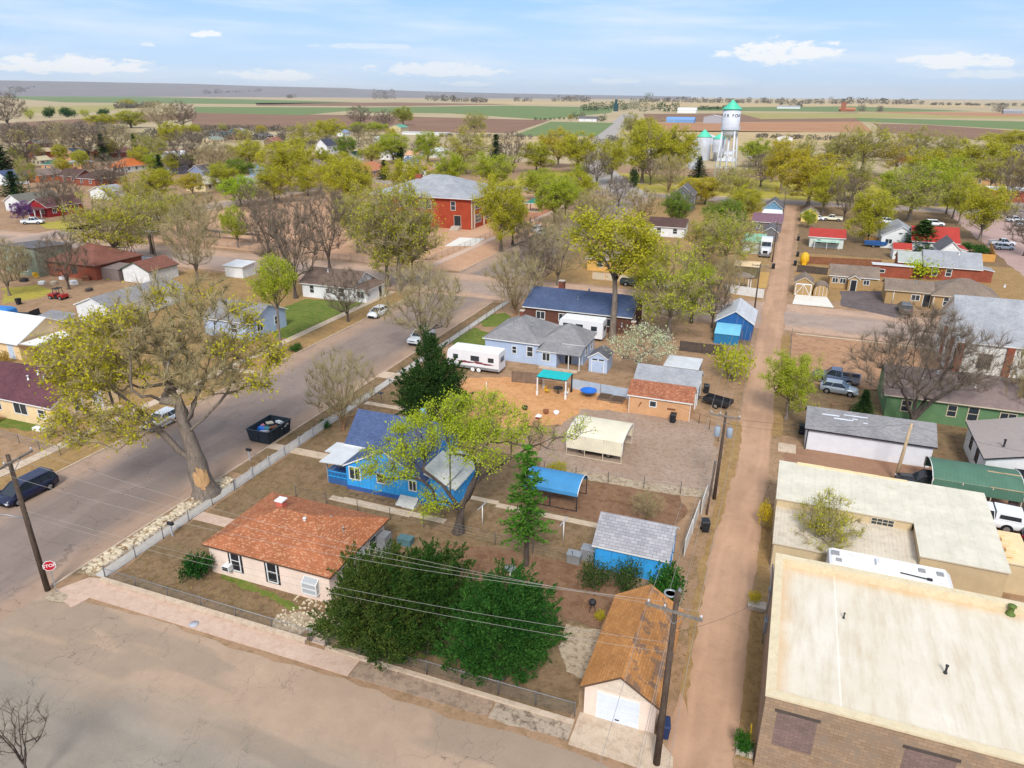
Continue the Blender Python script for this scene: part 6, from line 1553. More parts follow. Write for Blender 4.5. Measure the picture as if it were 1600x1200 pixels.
sgh, _ = house('house', 'two-part house of red brick and sage siding with a red-brown hip roof', 'house', -134.0, 98.2, 12.5, 11, 2.9, ('hip', 2.6), BRICKW, REDBR, MATS['brown trim'], oh=.4, wins=[('S', 7, 1, 1.4, 1.2, 'double'), ('E', 4, 1, 1.2, 1.2)])
volume(sgh, -9.0, -2.0, 8.98, 8.0, 5.0, ('shed', 'N', .5), SAGEW, DGREYR, MATS['brown trim'], .3); window_at(sgh, 'S', 4.6, 3.1, 1.0, 1.1, 8.98, 8, WT, -9, -2); window_at(sgh, 'S', 5.2, .9, 1.6, 1.3, 8.98, 8, WT, -9, -2, style='double')
house('shed', 'small open white shelter with a pale lean-to roof near the street corner', 'shed', -101.4, 110.0, 4.2, 3.6, 2.2, ('shed', 'S', .3), WHITEW, WHITEMETAL, WT, oh=.3)
# red brick school
scw = shingle('school red brick', W_(176, 78, 52), W_(156, 64, 44), .3, .1)
sch, sch_roof = house('school', 'two-storey red brick school with a pale grey hip roof and white window bands', 'school', -108.0, 176.6, 29.2, 24.0, 8.2, ('hip', 4.2), scw, LGREYR, WT, oh=.9)
for z in (1.4, 5.0):
 for u in (5.0, 12.0, 19.5): window_at(sch, 'E', u, z, 3.6, 2.0, 29.2, 24, WT, style='grid')
 for u in (4, 10, 16): window_at(sch, 'S', u, z, 3.4, 2.0, 29.2, 24, WT, style='grid')
window_at(sch, 'S', 24.2, 4.9, 1.2, 2.2, 29.2, 24, WT)
for u in (.35, 2.0, 8.6, 15.8): MB().box(29.2, u, .1, 29.42, u + .5, 8.0).obj('pilaster', MATS['tan trim'], sch)
dz = door_at(sch, 'S', 25.4, 1.9, 2.6, 29.2, 24, MATS['dark metal'], MATS['tan trim'], z=.9)
MB().box(24.2, -1.6, 0, 26.6, -.02, .9).box(24.2, -2.2, 0, 26.6, -1.6, .6).box(24.2, -2.8, 0, 26.6, -2.2, .3).obj('step', MATS['concrete'], sch)
sv = MB(); sv.box(8.5, 9.0, 10.4, 10.2, 10.4, 12.6); sv.obj('chimney', BRICKW, sch_roof)
gz = thing('picnic_shelter', 'picnic shelter with a green hip roof in the school yard', 'shelter', (-74.2, 214.6, 0))
for x in (-1.9, 1.9):
 for y in (-1.6, 1.6): MB().box(x-.09, y-.09, 0, x+.09, y+.09, 2.8).obj('post', MATS['brown trim'], gz)
rb_ = hip_parts(4.6, 4.0, 2.8, 1.0, .4); rb_.obj('roof', [plain('green shelter roof', W_(50, 118, 100), .6), WT], gz, (-2.3, -2.0, 0)); MB().box(-2.4, -2.1, 0, 2.4, 2.1, .12).obj('slab', PATH, gz)
pt_ = thing('picnic_table', 'picnic table under the green-roofed shelter', 'table', (-74.2, 214.6, .12)); k = MB(); k.box(-.9,-.4,.7,.9,.4,.76); k.obj('table_top', MATS['grey metal'], pt_); k = MB(); k.box(-.9,-.85,.4,.9,-.6,.45); k.box(-.9,.6,.4,.9,.85,.45); k.obj('bench', MATS['grey metal'], pt_)
k = MB()
for x in (-.6, .6): k.bar((x, -.8, 0), (x, 0, .7), .07, .07); k.bar((x, .8, 0), (x, 0, .7), .07, .07)
k.obj('frame', MATS['dark metal'], pt_)
# ---------------------------------------------------------------- houses across the town
def FH(label, se, w, d, h, roof, wallm, roofm, name='house', cat='house', chim=False, trim=None, wins=True, porch=False, grp='houses across the town'):
 """far house from its near (south-east) corner in the photograph"""
 g = G(*se); trim = trim or WT
 ws = []
 if wins:
  hh = min(1.2, h * .45)
  ws = [('E', d*t, h*.36, 1.1, hh, 'double') for t in ((.25, .7) if d < 9 else (.18, .5, .8))] + [('S', w*t, h*.36, 1.0, hh, 'sash') for t in (.3, .75)]
  if h > 4.5: ws += [('E', d*t, h*.66, 1.0, 1.1) for t in (.3, .7)] + [('S', w*.5, h*.66, 1.0, 1.1)]
 root, ro = house(name, label, cat, g.x - w, g.y, w, d, h, roof, wallm, roofm, trim, wins=ws, oh=.4, group=grp if name == 'house' else None)
 if chim: stack(ro, w*.45, d*.55, h + (roof[-1] if isinstance(roof[-1], (int, float)) else 1)*.5, h + (roof[-1] if isinstance(roof[-1], (int, float)) else 1) + .7, .7)
 if porch:
  pm = MB(); pm.face([(-.2,-2.2,h*.8),(w+.2,-2.2,h*.8),(w+.2,-.42,h*.96),(-.2,-.42,h*.96)]); po = pm.obj('porch_roof', roofm, root)
  for t in (.04, .35, .65, .96): MB().box(w*t-.1, -2.1, 0, w*t+.1, -1.9, h*.8).obj('porch_post', WT, po)
 return root
REDW = siding('barn red siding', W_(150, 36, 38), .22, depth=.15); YELW = plain('pale yellow wall', W_(232, 212, 168), .8); ORW = plain('orange wall', W_(206, 110, 48), .8); TANW2 = plain('tan brick wall', W_(196, 152, 108), .8)
DKW = plain('dark wall', W_(74, 66, 68), .8); TEALW = plain('teal wall', W_(52, 118, 136), .8); DBR = shingle('dark brown shingle', W_(96, 74, 68), W_(84, 64, 60), .3, .17)
FH('dark red house with a maroon roof and white porch columns', (77, 340), 8, 11.5, 2.9, ('gable', 'y', 2.0), REDW, MAROONR, porch=True)
FH('white gabled house with a dark olive roof left of the dark red house', (36, 331), 7, 13, 2.8, ('gable', 'y', 1.9), WHITEW, plain('olive grey roof', W_(112, 108, 98), .9))
FH('white garage with wide overhead doors beyond the dark red house', (170, 312), 8, 7, 2.6, ('gable', 'y', 1.5), WHITEW, LGREYR, wins=False, name='garage', cat='garage')
FH('brick house with a wide dark brown roof behind the white garage', (150, 291), 10, 15, 2.7, ('hip', 2.4), BRICKW, DBR)
FH('brick house with a brown gable roof left of centre of the brown roofs', (122, 287), 10, 8, 2.8, ('gable', 'x', 2.2), BRICKW, DBR, chim=True)
FH('brick house with low taupe roof nearest the blue spruce', (62, 285), 9, 12, 2.7, ('gable', 'y', 1.8), ORW, plain('taupe roof', W_(130, 112, 102), .9))
FH('white gable-fronted house with a bright orange hip roof', (196, 270), 8, 13, 2.8, ('hip', 2.8), WHITEW, ORANGER, porch=True)
sol = FH('tan two-storey house with solar panels on the roof', (112, 251), 11, 14, 4.0, ('gable', 'y', 2.0), TANW2, plain('tan roof', W_(176, 148, 112), .9))
sp = MB(); sp.face([(6.2,2,5.95),(10.6,2,4.42),(10.6,10,4.42),(6.2,10,5.95)]); sp.obj('solar_panel', plain('solar panel', W_(52, 66, 90), .2), [c for c in sol.children if c.name.startswith('roof')][0])
FH('house with a dark green roof and tan walls', (88, 267), 9, 9, 2.7, ('hip', 2.0), TANW2, GREENR)
FH('pale yellow cottage left of the green-roofed house', (64, 259), 6, 6, 2.6, ('gable', 'y', 1.6), YELW, YELW)
FH('tan house with a flat pale roof right of the green-roofed house', (128, 264), 8, 7, 3.0, ('hip', 1.0), TANW2, LGREYR)
FH('long brick house with a maroon roof between two blue spruces', (162, 248), 9, 20, 2.8, ('gable', 'y', 2.0), BRICKW, plain('long maroon roof', W_(122, 78, 74), .9))
FH('low dark-roofed house with a red porch far left', (58, 231), 10, 12, 2.8, ('gable', 'y', 1.8), plain('dark red wall', W_(104, 56, 60), .8), DGREYR)
FH('long low tan brick building in front of the dark-roofed house', (60, 247), 10, 22, 3.0, ('shed', 'E', .3), BRICKW, plain('sandy roof', W_(190, 158, 120), .9))
FH('white house with a maroon-brown roof right of the spruce', (222, 251), 7, 9, 2.7, ('gable', 'x', 1.8), WHITEW, MAROONR)
FH('house with a white metal gable roof behind the dark bare tree', (272, 252), 9, 12, 2.8, ('gable', 'y', 1.8), GREYW, plain('white roof', W_(236, 236, 236), .6))
FH('small tan house with an orange-brown roof at the north edge of town', (256, 217), 8, 9, 2.8, ('gable', 'y', 1.8), TANW2, ORANGER)
FH('teal house with a pale metal roof at the north edge of town', (374, 210), 10, 9, 3.2, ('gable', 'y', 1.8), TEALW, LGREYR)
FH('dark house with teal ends left of the teal house', (340, 212), 10, 16, 3.0, ('gable', 'y', 1.6), TEALW, DBR)
FH('small white house in front of the dark and teal houses', (338, 219), 8, 8, 2.8, ('gable', 'x', 1.8), WHITEW, WHITEMETAL)
FH('cream house with a grey-green roof near the north edge of town', (332, 225), 9, 12, 2.8, ('gable', 'y', 1.8), YELW, plain('grey green shingle', W_(136, 142, 128), .9))
FH('low house with an orange-red roof below the teal house', (368, 220), 8, 10, 2.6, ('gable', 'y', 1.5), TANW2, plain('orange red roof', W_(186, 104, 70), .9))
FH('cream bungalow with a pale hip roof on the school-side street', (322, 300), 9, 13, 2.8, ('hip', 2.0), YELW, plain('pale tan roof', W_(186, 178, 162), .9))
FH('blue-grey cottage with white porch behind the cream bungalow', (318, 279), 7, 9, 3.0, ('gable', 'y', 2.0), plain('blue grey wall', W_(132, 142, 170), .8), DGREYR)
FH('white house with a dark blue gable at the left edge', (12, 290), 8, 9, 3.0, ('gable', 'y', 2.2), WHITEW, plain('dark blue roof', W_(76, 86, 118), .9))
FH('purple-grey gabled house beyond the yellow-green trees', (282, 272), 8, 9, 3.2, ('gable', 'y', 2.4), plain('lilac grey wall', W_(150, 146, 170), .8), DGREYR)
FH('pale blue house on the street corner near the round green tree', (384, 299), 8, 9, 2.8, ('gable', 'y', 1.8), plain('pale steel wall', W_(150, 170, 196), .8), LGREYR)
FH('cream house with yellow walls at the bend of the side street', (402, 312), 9, 8, 2.8, ('gable', 'x', 1.6), YELW, CREAMW)
FH('brown gabled house among bare trees north of the school', (428, 228), 8, 10, 3.0, ('gable', 'y', 2.4), plain('brown wall', W_(130, 96, 82), .8), plain('reddish roof', W_(150, 100, 84), .9))
FH('long dark grey building at the north edge of town', (410, 219), 12, 14, 3.0, ('gable', 'y', 1.6), DKW, DGREYR)
FH('blue-grey metal-roofed house beside yellow-green trees at the field edge', (536, 213), 10, 12, 3.0, ('gable', 'y', 2.0), WHITEW, plain('pale blue roof', W_(136, 150, 178), .6))
FH('tall white house with a steep dark gable roof', (512, 243), 8, 10, 5.2, ('gable', 'y', 3.6), WHITEW, plain('charcoal roof', W_(70, 72, 86), .9))
FH('purple-brown house with a deep porch behind the street trees', (498, 269), 10, 9, 3.0, ('hip', 2.4), DKW, plain('plum roof', W_(128, 110, 116), .9), porch=True)
FH('bright orange-walled building along the school-side street', (538, 289), 9, 12, 3.6, ('shed', 'N', .3), ORW, plain('pale orange roof', W_(196, 124, 82), .9))
FH('house with a broad red-brown hip roof behind the street trees', (580, 278), 10, 16, 3.0, ('hip', 2.8), TANW2, plain('rust roof', W_(184, 118, 84), .9))
FH('small white gabled house with teal roof left of the big rust roof', (556, 252), 6, 8, 2.8, ('gable', 'y', 2.0), WHITEW, GREENR)
FH('farmhouse with a green roof and deck at the edge of the ploughed field', (626, 206), 12, 16, 4.0, ('gable', 'y', 2.2), plain('cream wall', W_(206, 192, 140), .8), plain('sea green roof', W_(92, 158, 132), .8))
FH('little white house left of the farmhouse below the field', (598, 223), 8, 9, 2.6, ('gable', 'x', 1.6), WHITEW, WHITEMETAL)
FH('white cottage with arched porch in the middle of the town', (610, 250), 7, 8, 2.8, ('gable', 'y', 1.8), WHITEW, WHITEMETAL)
FH('white house with a tan roof behind the navy-roofed house', (652, 251), 8, 9, 2.8, ('gable', 'x', 1.8), WHITEW, plain('apricot roof', W_(206, 158, 122), .9))
FH('pale house with a navy gable roof in the middle of the town', (652, 267), 8, 10, 3.2, ('gable', 'x', 2.4), YELW, plain('navy roof', W_(86, 108, 140), .9))
FH('small white gabled cottage with a reddish roof north of the school', (666, 277), 6, 8, 2.8, ('gable', 'y', 1.8), WHITEW, plain('pinkish roof', W_(186, 136, 122), .9))
FH('long building with a white metal roof among trees north of the school', (680, 246), 8, 18, 3.0, ('gable', 'y', 1.5), WHITEW, WHITEMETAL)
FH('blue-roofed house beside the bare trees behind the school field', (414, 276), 8, 9, 2.8, ('gable', 'x', 1.8), plain('faded blue wall', W_(120, 146, 176), .8), plain('faded blue roof', W_(104, 128, 160), .9))
FH('long white wall and roof at the field edge north of the town', (700, 212), 46, 6, 2.2, ('shed', 'S', .2), WHITEW, WHITEMETAL, wins=False, name='farm_building', cat='farm building')
FH('white farmhouse with a dark roof between two green fields', (932, 190), 26, 12, 3.6, ('gable', 'x', 3.0), WHITEW, DGREYR)
FH('long white farm barn beyond the highway', (1087, 177), 40, 24, 7, ('gable', 'x', 4), WHITEW, plain('barn white roof', W_(238, 240, 244), .5), wins=False, name='barn', cat='barn')
FH('long low barn with a bright blue roof beyond the water tower', (1084, 192), 38, 18, 4, ('gable', 'x', 3), plain('blue barn wall', W_(120, 160, 206), .6), plain('blue barn roof', W_(112, 156, 212), .5), wins=False, name='barn', cat='barn')
FH('grey metal barn left of the water tower', (1127, 193), 24, 20, 8, ('gable', 'y', 2.5), plain('grey barn wall', W_(170, 168, 172), .6), plain('grey barn roof', W_(196, 196, 200), .5), wins=False, name='barn', cat='barn')
FH('low arched white building behind the teal-roofed silos', (1118, 226), 16, 16, 4.5, ('gable', 'y', 2.4), plain('pale panel wall', W_(196, 200, 206), .6), WHITEMETAL, wins=False, name='farm_building', cat='farm building')
FH('white metal shed seen between the water tower legs', (1143, 252), 10, 12, 3.4, ('gable', 'x', 1.2), WHITEW, WHITEMETAL, wins=False, name='shed', cat='shed')
FH('second white metal shed lower between the water tower legs', (1148, 262), 9, 8, 3.0, ('gable', 'x', 1.0), plain('cream wall', W_(226, 220, 196), .7), WHITEMETAL, wins=False, name='shed', cat='shed')
FH('white shed with a red gable right of the water tower', (1238, 222), 12, 10, 3.2, ('gable', 'y', 2.0), WHITEW, plain('dark red roof', W_(134, 60, 66), .8), wins=False, name='shed', cat='shed')
FH('white building among the trees left of the silos', (1040, 238), 16, 10, 3.4, ('gable', 'x', 1.5), WHITEW, WHITEMETAL, wins=False, name='farm_building', cat='farm building')
FH('grey-blue gabled house with white attic windows below the park', (1080, 330), 6, 8, 5.0, ('gable', 'y', 2.6), plain('slate blue wall', W_(112, 122, 134), .8), DGREYR)
FH('house with a red roof hidden among the trees beyond the park', (1428, 262), 9, 9, 2.8, ('gable', 'x', 2.4), WHITEW, plain('brick red roof', W_(196, 76, 62), .8))
FH('house with a bright crimson roof hidden among the trees beyond the park', (1452, 264), 9, 9, 2.8, ('gable', 'x', 2.4), WHITEW, plain('crimson roof', W_(206, 66, 84), .8))
FH('red brick building at the right edge beyond the parking area', (1620, 318), 14, 12, 4.0, ('flat', .4, .3), BRICKW, LGREYR)
FH('house with a dark brown roof among the trees near the right edge', (1560, 292), 10, 9, 3.0, ('gable', 'x', 2.2), TANW2, DBR)
FH('farm sheds with a rust-coloured tower in the green field', (1336, 174), 40, 14, 5, ('gable', 'x', 4), plain('rust wall', W_(160, 90, 66), .8), plain('rust roof', W_(120, 76, 66), .8), wins=False, name='barn', cat='barn')
FH('pale farmstead far out beyond the crops', (1250, 170), 70, 20, 5, ('gable', 'x', 4), WHITEW, LGREYR, wins=False, name='farm_building', cat='farm building')
FH('low grey farm sheds near the right edge of the fields', (1598, 178), 40, 20, 6, ('gable', 'x', 4), GREYW, LGREYR, wins=False, name='farm_building', cat='farm building')
FH('house with a dark roof beside the street bend under bare trees', (905, 300), 8, 8, 2.8, ('gable', 'x', 2.0), WHITEW, DBR)
FH('yellow stucco house with a fenced yard between the tall trees', (985, 428), 9, 7, 2.6, ('gable', 'x', 1.6), plain('mustard wall', W_(216, 170, 96), .8), TANR)
FH('brown-roofed house under the dark evergreens below the park', (1068, 372), 9, 7, 2.6, ('gable', 'x', 1.6), WHITEW, DBR)
rt = thing('silo', 'rust-coloured farm tower beside the red farm sheds', 'silo', tuple(G(1317, 174))); MB().box(-6, -5, 0, 6, 5, 22).box(-6.4, -5.4, 22, 6.4, 5.4, 23).obj('tower', plain('rust tower', W_(166, 100, 76), .8), rt)
dt = thing('silo', 'dark green farm elevator tower beside the highway', 'silo', tuple(G(962, 174))); MB().box(-5, -4, 0, 5, 4, 18).box(-2.5, -2, 18, 2.5, 2, 27).obj('tower', plain('dark green tower', W_(46, 78, 84), .8), dt)
FARH = [o for o in bpy.data.objects if o.get('group') == 'houses across the town']
# ---------------------------------------------------------------- water tower and silos
TW = plain('tower paint', W_(212, 214, 222), .5, .1, .5, dirt=W_(186, 186, 194));
wt = thing('water_tower', 'tall white water tower on legs with a teal conical roof and town lettering', 'water tower', (-28.2, 322.8, 0))
rT = 3.5
t_ = MB(); t_.lathe([(0, 17.4), (1.4, 17.7), (2.5, 18.5), (3.2, 19.6), (rT, 20.9), (rT, 28.6)], (0, 0, 0), 32); tank = t_.obj('tank', TW, wt)
MB().lathe([(rT + .4, 28.5), (rT + .4, 28.65), (.3, 31.9), (.25, 32.2), (0, 32.3)], (0, 0, 0), 32).obj('roof', TEALMETAL, wt)
bal = MB(); bal.lathe([(rT, 20.8), (rT + .6, 20.8), (rT + .6, 20.9), (rT, 20.9)], (0, 0, 0), 32)
for z in (21.4, 21.9): bal.tube([((rT + .55)*math.cos(a), (rT + .55)*math.sin(a), z) for a in [2*math.pi*k/32 for k in range(33)]], .04, 4)
for k in range(32): a = 2*math.pi*k/32; bal.tube([((rT+.55)*math.cos(a), (rT+.55)*math.sin(a), z) for z in (20.9, 21.9)], .03, 4)
bal.obj('balcony', TW, wt)
LA = [math.pi*2*k/4 + R(38) for k in range(4)]
for a in LA: MB().tube([(5.2*math.cos(a), 5.2*math.sin(a), 0), (3.4*math.cos(a), 3.4*math.sin(a), 20.8)], .34, 10).obj('leg', TW, wt)
k = MB()
for z in (6.2, 12.6):
 r_ = 5.2 - 1.8 * z / 20.8
 for i in range(4): a, b = LA[i], LA[(i+1) % 4]; k.tube([(r_*math.cos(a), r_*math.sin(a), z), (r_*math.cos(b), r_*math.sin(b), z)], .16, 6)
for z0, z1 in ((0, 6.2), (6.2, 12.6), (12.6, 20.4)):
 ra, rb2 = 5.2 - 1.8*z0/20.8, 5.2 - 1.8*z1/20.8
 for i in range(4):
  a, b = LA[i], LA[(i+1) % 4]
  for p, q in ((a, b), (b, a)): k.tube([(ra*math.cos(p), ra*math.sin(p), z0), (rb2*math.cos(q), rb2*math.sin(q), z1)], .04, 4)
k.obj('brace', TW, wt); MB().tube([(0, 0, 0), (0, 0, 17.6)], .45, 12).obj('riser_pipe', TW, wt)
def ring_text(letters, r, z, size, mat, parent, mid):
 """letters wrapped round a drum, each at its own angle"""
 mb = MB()
 for chx, deg in letters:
  cu = bpy.data.curves.new('letter', 'FONT'); cu.body = chx; cu.size = size; cu.align_x = 'CENTER'; cu.offset = .03
  o = bpy.data.objects.new('letter', cu); me = bpy.data.meshes.new_from_object(o)
  vs = [v.co.copy() for v in me.vertices]; a0 = mid + R(deg)
  for p in me.polygons: mb.face([(r*math.cos(a0 + vs[j].x/r), r*math.sin(a0 + vs[j].x/r), z + vs[j].y) for j in p.vertices])
  bpy.data.meshes.remove(me); bpy.data.objects.remove(o); bpy.data.curves.remove(cu)
 return mb.obj('lettering', mat, parent)
ring_text(list(zip('FOWLERFOWLER', [-138, -113, -90, -68, -44, -21, 12, 33, 56, 82, 106, 129])), rT + .02, 25.6, 1.7, plain('lettering black', W_(44, 48, 58), .6, .05), tank, math.atan2(-322.8, 28.6) - .02)
def silo(label, px, py, r, h, cone, hopper=False, roofm=None):
 o = thing('silo', label, 'silo', tuple(G(px, py)), 0, 'silos by the water tower'); z0 = h*.42 if hopper else 0
 MB().lathe(([(0, z0 - r*1.0), (r, z0)] if hopper else [(r, 0)]) + [(r, z0 + (h - z0)*t) for t in (.001, .5, 1)], (0, 0, 0), 24).obj('drum', siding('ribbed silver', W_(190, 192, 198), .8, depth=.12), o)
 MB().lathe([(r*1.05, h - .1), (r*1.05, h + .05), (.4, h + cone), (0, h + cone + .3)], (0, 0, 0), 24).obj('roof', roofm or TEALMETAL, o)
 if hopper:
  for k in range(4): a = math.pi/4 + k*math.pi/2; MB().tube([(r*.95*math.cos(a), r*.95*math.sin(a), 0), (r*.95*math.cos(a), r*.95*math.sin(a), z0 + .5)], .2, 6).obj('leg', MATS['grey metal'], o)
silo('tall ribbed silver silo with a teal conical roof left of the water tower', 1097, 250, 4.0, 12.5, 3.6)
silo('hopper-bottomed silo with a teal roof nearest the water tower', 1121, 252, 3.6, 12.0, 2.4, True)
silo('plain pale silo standing left of the tall teal-roofed silo', 1083, 264, 2.4, 9.5, 1.2, False, MATS['grey metal'])
# ---------------------------------------------------------------- parked vehicles
car('minivan', 'dark blue minivan parked by the far kerb near the utility pole', 'minivan', (-59.6, 37.0, .016), -math.pi/2, DBLUEP, 'van', scale=.96)
car('car', 'small white car parked at the far kerb left of the cracked tree', 'car', (-60.0, 52.6, .016), -math.pi/2, WHITEP, 'hatch')
g = G(613, 488); car('suv', 'white hatchback parked by the kerb near the intersection behind the bare tree', 'car', (-60.0, 97.4, .012), -math.pi/2, WHITEP, 'hatch')
car('pickup_truck', 'white and black pickup half hidden by the bare street tree', 'pickup truck', (-47.6, 88.5, .012), -math.pi/2, WHITEP, 'pickup')
car('sedan', 'white sedan parked in the dirt yard left of the big tree', 'car', tuple(G(70, 519)), .25, WHITEP, 'sedan')
car('pickup_truck', 'white pickup parked in front of the dark red house', 'pickup truck', tuple(G(52, 350)), .5, WHITEP, 'pickup')
car('pickup_truck', 'vintage cream pickup parked north of the red-roofed cottage', 'pickup truck', tuple(G(1300, 345)), math.pi, CREAMP, 'pickup')
car('car', 'white car parked behind the vintage cream pickup', 'car', tuple(G(1274, 344)), math.pi, WHITEP, 'sedan')
car('pickup_truck', 'dark blue-grey pickup with a black bed beside the dirt lot', 'pickup truck', tuple(G(1305, 597)), math.pi*.96, plain('slate car paint', W_(84, 96, 120), .3, .06, spec=.5), 'pickup')
car('car', 'silver hatchback parked beside the blue-grey pickup', 'car', tuple(G(1310, 614)), -.12, SILVERP, 'hatch')
car('suv', 'dark green pickup parked on the street behind the tall yellow-green trees', 'pickup truck', tuple(G(992, 447)), .0, GREENP, 'pickup')
car('car', 'silver car parked by the verge behind the dark green pickup', 'car', tuple(G(1026, 452)), .0, SILVERP, 'suv')
for lbl, px, py, rz, m, kd in (('white pickup parked at the far right kerb', 1565, 384, .15, WHITEP, 'pickup'), ('silver car in front of the white pickup at the right kerb', 1568, 390, .15, SILVERP, 'hatch'), ('white car leftmost of the pair in the far car park', 1585, 347, .2, WHITEP, 'suv'), ('silver car at the right edge of the far car park', 1600, 354, .2, SILVERP, 'suv'),
        ('white car beside the white gabled house with metal roof', 1388, 350, 0, WHITEP, 'suv'), ('white car behind the bright red roof', 1460, 353, 0, WHITEP, 'suv'), ('silver car half hidden by bare shrubs on the main street', 850, 367, 1.3, SILVERP, 'sedan'), ('white car beside the silver one on the main street', 842, 362, 1.3, WHITEP, 'suv'),
        ('white van parked in the sandy lot right of the water tower', 1172, 246, .1, WHITEP, 'van')):
 car('car' if kd != 'pickup' else 'pickup_truck', lbl, 'car' if kd != 'pickup' else 'pickup truck', tuple(G(px, py)), rz, m, kd)
bt = thing('boat', 'blue-covered boat on a trailer beside the wooden fence', 'boat', tuple(G(1368, 386))); k = MB(); k.grid([[(-2.6,-.8,.6),(-2.6,.8,.6),(-2.6,.9,1.3),(-2.6,-.9,1.3)],[(0,-.9,.5),(0,.9,.5),(0,1.0,1.45),(0,-1.0,1.45)],[(2.0,-.5,.6),(2.0,.5,.6),(2.0,.6,1.4),(2.0,-.6,1.4)],[(2.8,-.05,.9),(2.8,.05,.9),(2.8,.06,1.2),(2.8,-.06,1.2)]]); k.obj('hull', plain('blue boat cover', W_(46, 92, 150), .6), bt)
for s in (-1, 1): wheel(bt, -.6, s*.95, .32)
# utility vehicle, trailers
ut = thing('utility_vehicle', 'red and black utility buggy with a dark roof in the left yard', 'utility vehicle', tuple(G(92, 467)), .1); MB().box(-1.5,-.7,.45,-.3,.7,.95).box(.5,-.7,.4,1.5,.7,.9).obj('body', REDP, ut); MB().box(-.3,-.7,.35,.5,.7,.6).obj('floor', MATS['dark metal'], ut)
k = MB()
for x in (-.35, .55):
 for y in (-.65, .65): k.bar((x, y, .5), (x*.8, y*.9, 1.85), .06, .06)
k.obj('frame', MATS['dark metal'], ut); MB().box(-.45,-.68,1.85,.6,.68,1.93).obj('roof', MATS['dark metal'], ut); MB().box(-.25,-.55,.6,.3,.55,.75).obj('seat', MATS['tyre'], ut)
for x in (-1.0, 1.05):
 for s in (-1, 1): wheel(ut, x, s*.68, .36, .26)
ft = thing('flatbed_trailer', 'black flatbed trailer carrying a blue tarpaulined load at the left edge', 'trailer', tuple(G(22, 498)), .25); MB().box(-4,-1.1,.65,4,1.1,.8).obj('bed', MATS['dark metal'], ft); k = MB(); k.bar((4,-.9,.7),(5.4,0,.7),.1,.12); k.bar((4,.9,.7),(5.4,0,.7),.1,.12); k.box(3.7,-1.1,.8,3.8,1.1,1.6); k.obj('hitch', MATS['dark metal'], ft)
for x in (1.2, 2.1):
 for s in (-1, 1): wheel(ft, x, s*1.15, .38, white=True)
ld_ = thing('tarpaulin_load', 'blue tarpaulined load sitting on the black flatbed trailer', 'load', tuple(G(12, 496, .8)), .25); k = MB(); k.grid([[(-2.2,-1,0),(1.2,-1,0),(1.2,1,0),(-2.2,1,0)],[(-2.1,-1,1.4),(1.0,-1,1.3),(1.0,1,1.3),(-2.1,1,1.4)],[(-1.8,-.7,1.7),(.6,-.7,1.6),(.6,.7,1.6),(-1.8,.7,1.7)]]); k.obj('tarpaulin', plain('blue tarpaulin', W_(58, 128, 196), .6, .2), ld_)
ult = thing('utility_trailer', 'open black utility trailer standing on the alley side of the garages', 'trailer', tuple(G(1121, 634)), -.35); k = MB(); k.box(-1.5,-.8,.5,1.5,.8,.56)
for s in (-1, 1): k.box(-1.5,s*.8-.02,.56,1.5,s*.8+.02,.95)
for x in (-1.5, 1.5): k.box(x-.02,-.8,.56,x+.02,.8,.95)
k.obj('bed', MATS['dark metal'], ult); k = MB(); k.bar((-1.5,-.5,.5),(-2.6,0,.5),.07,.07); k.bar((-1.5,.5,.5),(-2.6,0,.5),.07,.07); k.obj('hitch', MATS['dark metal'], ult)
for s in (-1, 1): wheel(ult, .2, s*.95, .34, .2)
# skip full of rubbish in the street
dm = thing('dumpster', 'black open-top dumpster full of household rubbish standing in the street', 'dumpster', (-47.45, 54.55, .016))
k = MB(); w_, l_, h_ = 1.32, 1.85, 1.4
k.grid([[(-w_*.9,-l_*.92,.12),(w_*.9,-l_*.92,.12),(w_*.9,l_*.92,.12),(-w_*.9,l_*.92,.12)],[(-w_,-l_,h_),(w_,-l_,h_),(w_,l_,h_),(-w_,l_,h_)]], 0, True, (True, False))
k.grid([[(-w_+.06,-l_+.06,h_),(w_-.06,-l_+.06,h_),(w_-.06,l_-.06,h_),(-w_+.06,l_-.06,h_)],[(-w_*.85,-l_*.86,.9),(w_*.85,-l_*.86,.9),(w_*.85,l_*.86,.9),(-w_*.85,l_*.86,.9)]], 0, True, (False, True))
DUMPM = plain('dumpster paint', W_(40, 50, 60), .5, .15, 2, dirt=W_(70, 74, 78)); k.obj('body', DUMPM, dm)
k = MB()
for a, b in (((-w_,-l_),(w_,-l_)),((w_,-l_),(w_,l_)),((w_,l_),(-w_,l_)),((-w_,l_),(-w_,-l_))): k.bar((*a,h_+.03),(*b,h_+.03),.13,.1)
k.obj('rim', DUMPM, dm); k = MB()
for t in (-.9, -.45, 0, .45, .9): k.bar((w_*.92, l_*.95*t, .15),(w_*1.02, l_*t, h_),.08,.1); k.bar((-w_*.92, l_*.95*t, .15),(-w_*1.02, l_*t, h_),.08,.1)
k.bar((0,-l_*.93,.15),(0,-l_-.02,h_),.1,.08); k.obj('rib', DUMPM, dm)
k = MB(); rg = random.Random(2)
for i in range(9): y = .15 + rg.random()*1.1; z = .95 + rg.random()*.25; k.face([(w_*1.06, y, z),(w_*1.06, y+.1, z),(w_*1.06, y+.1, z+.1),(w_*1.06, y, z+.1)])
k.obj('marking', MATS['white paint'], dm)
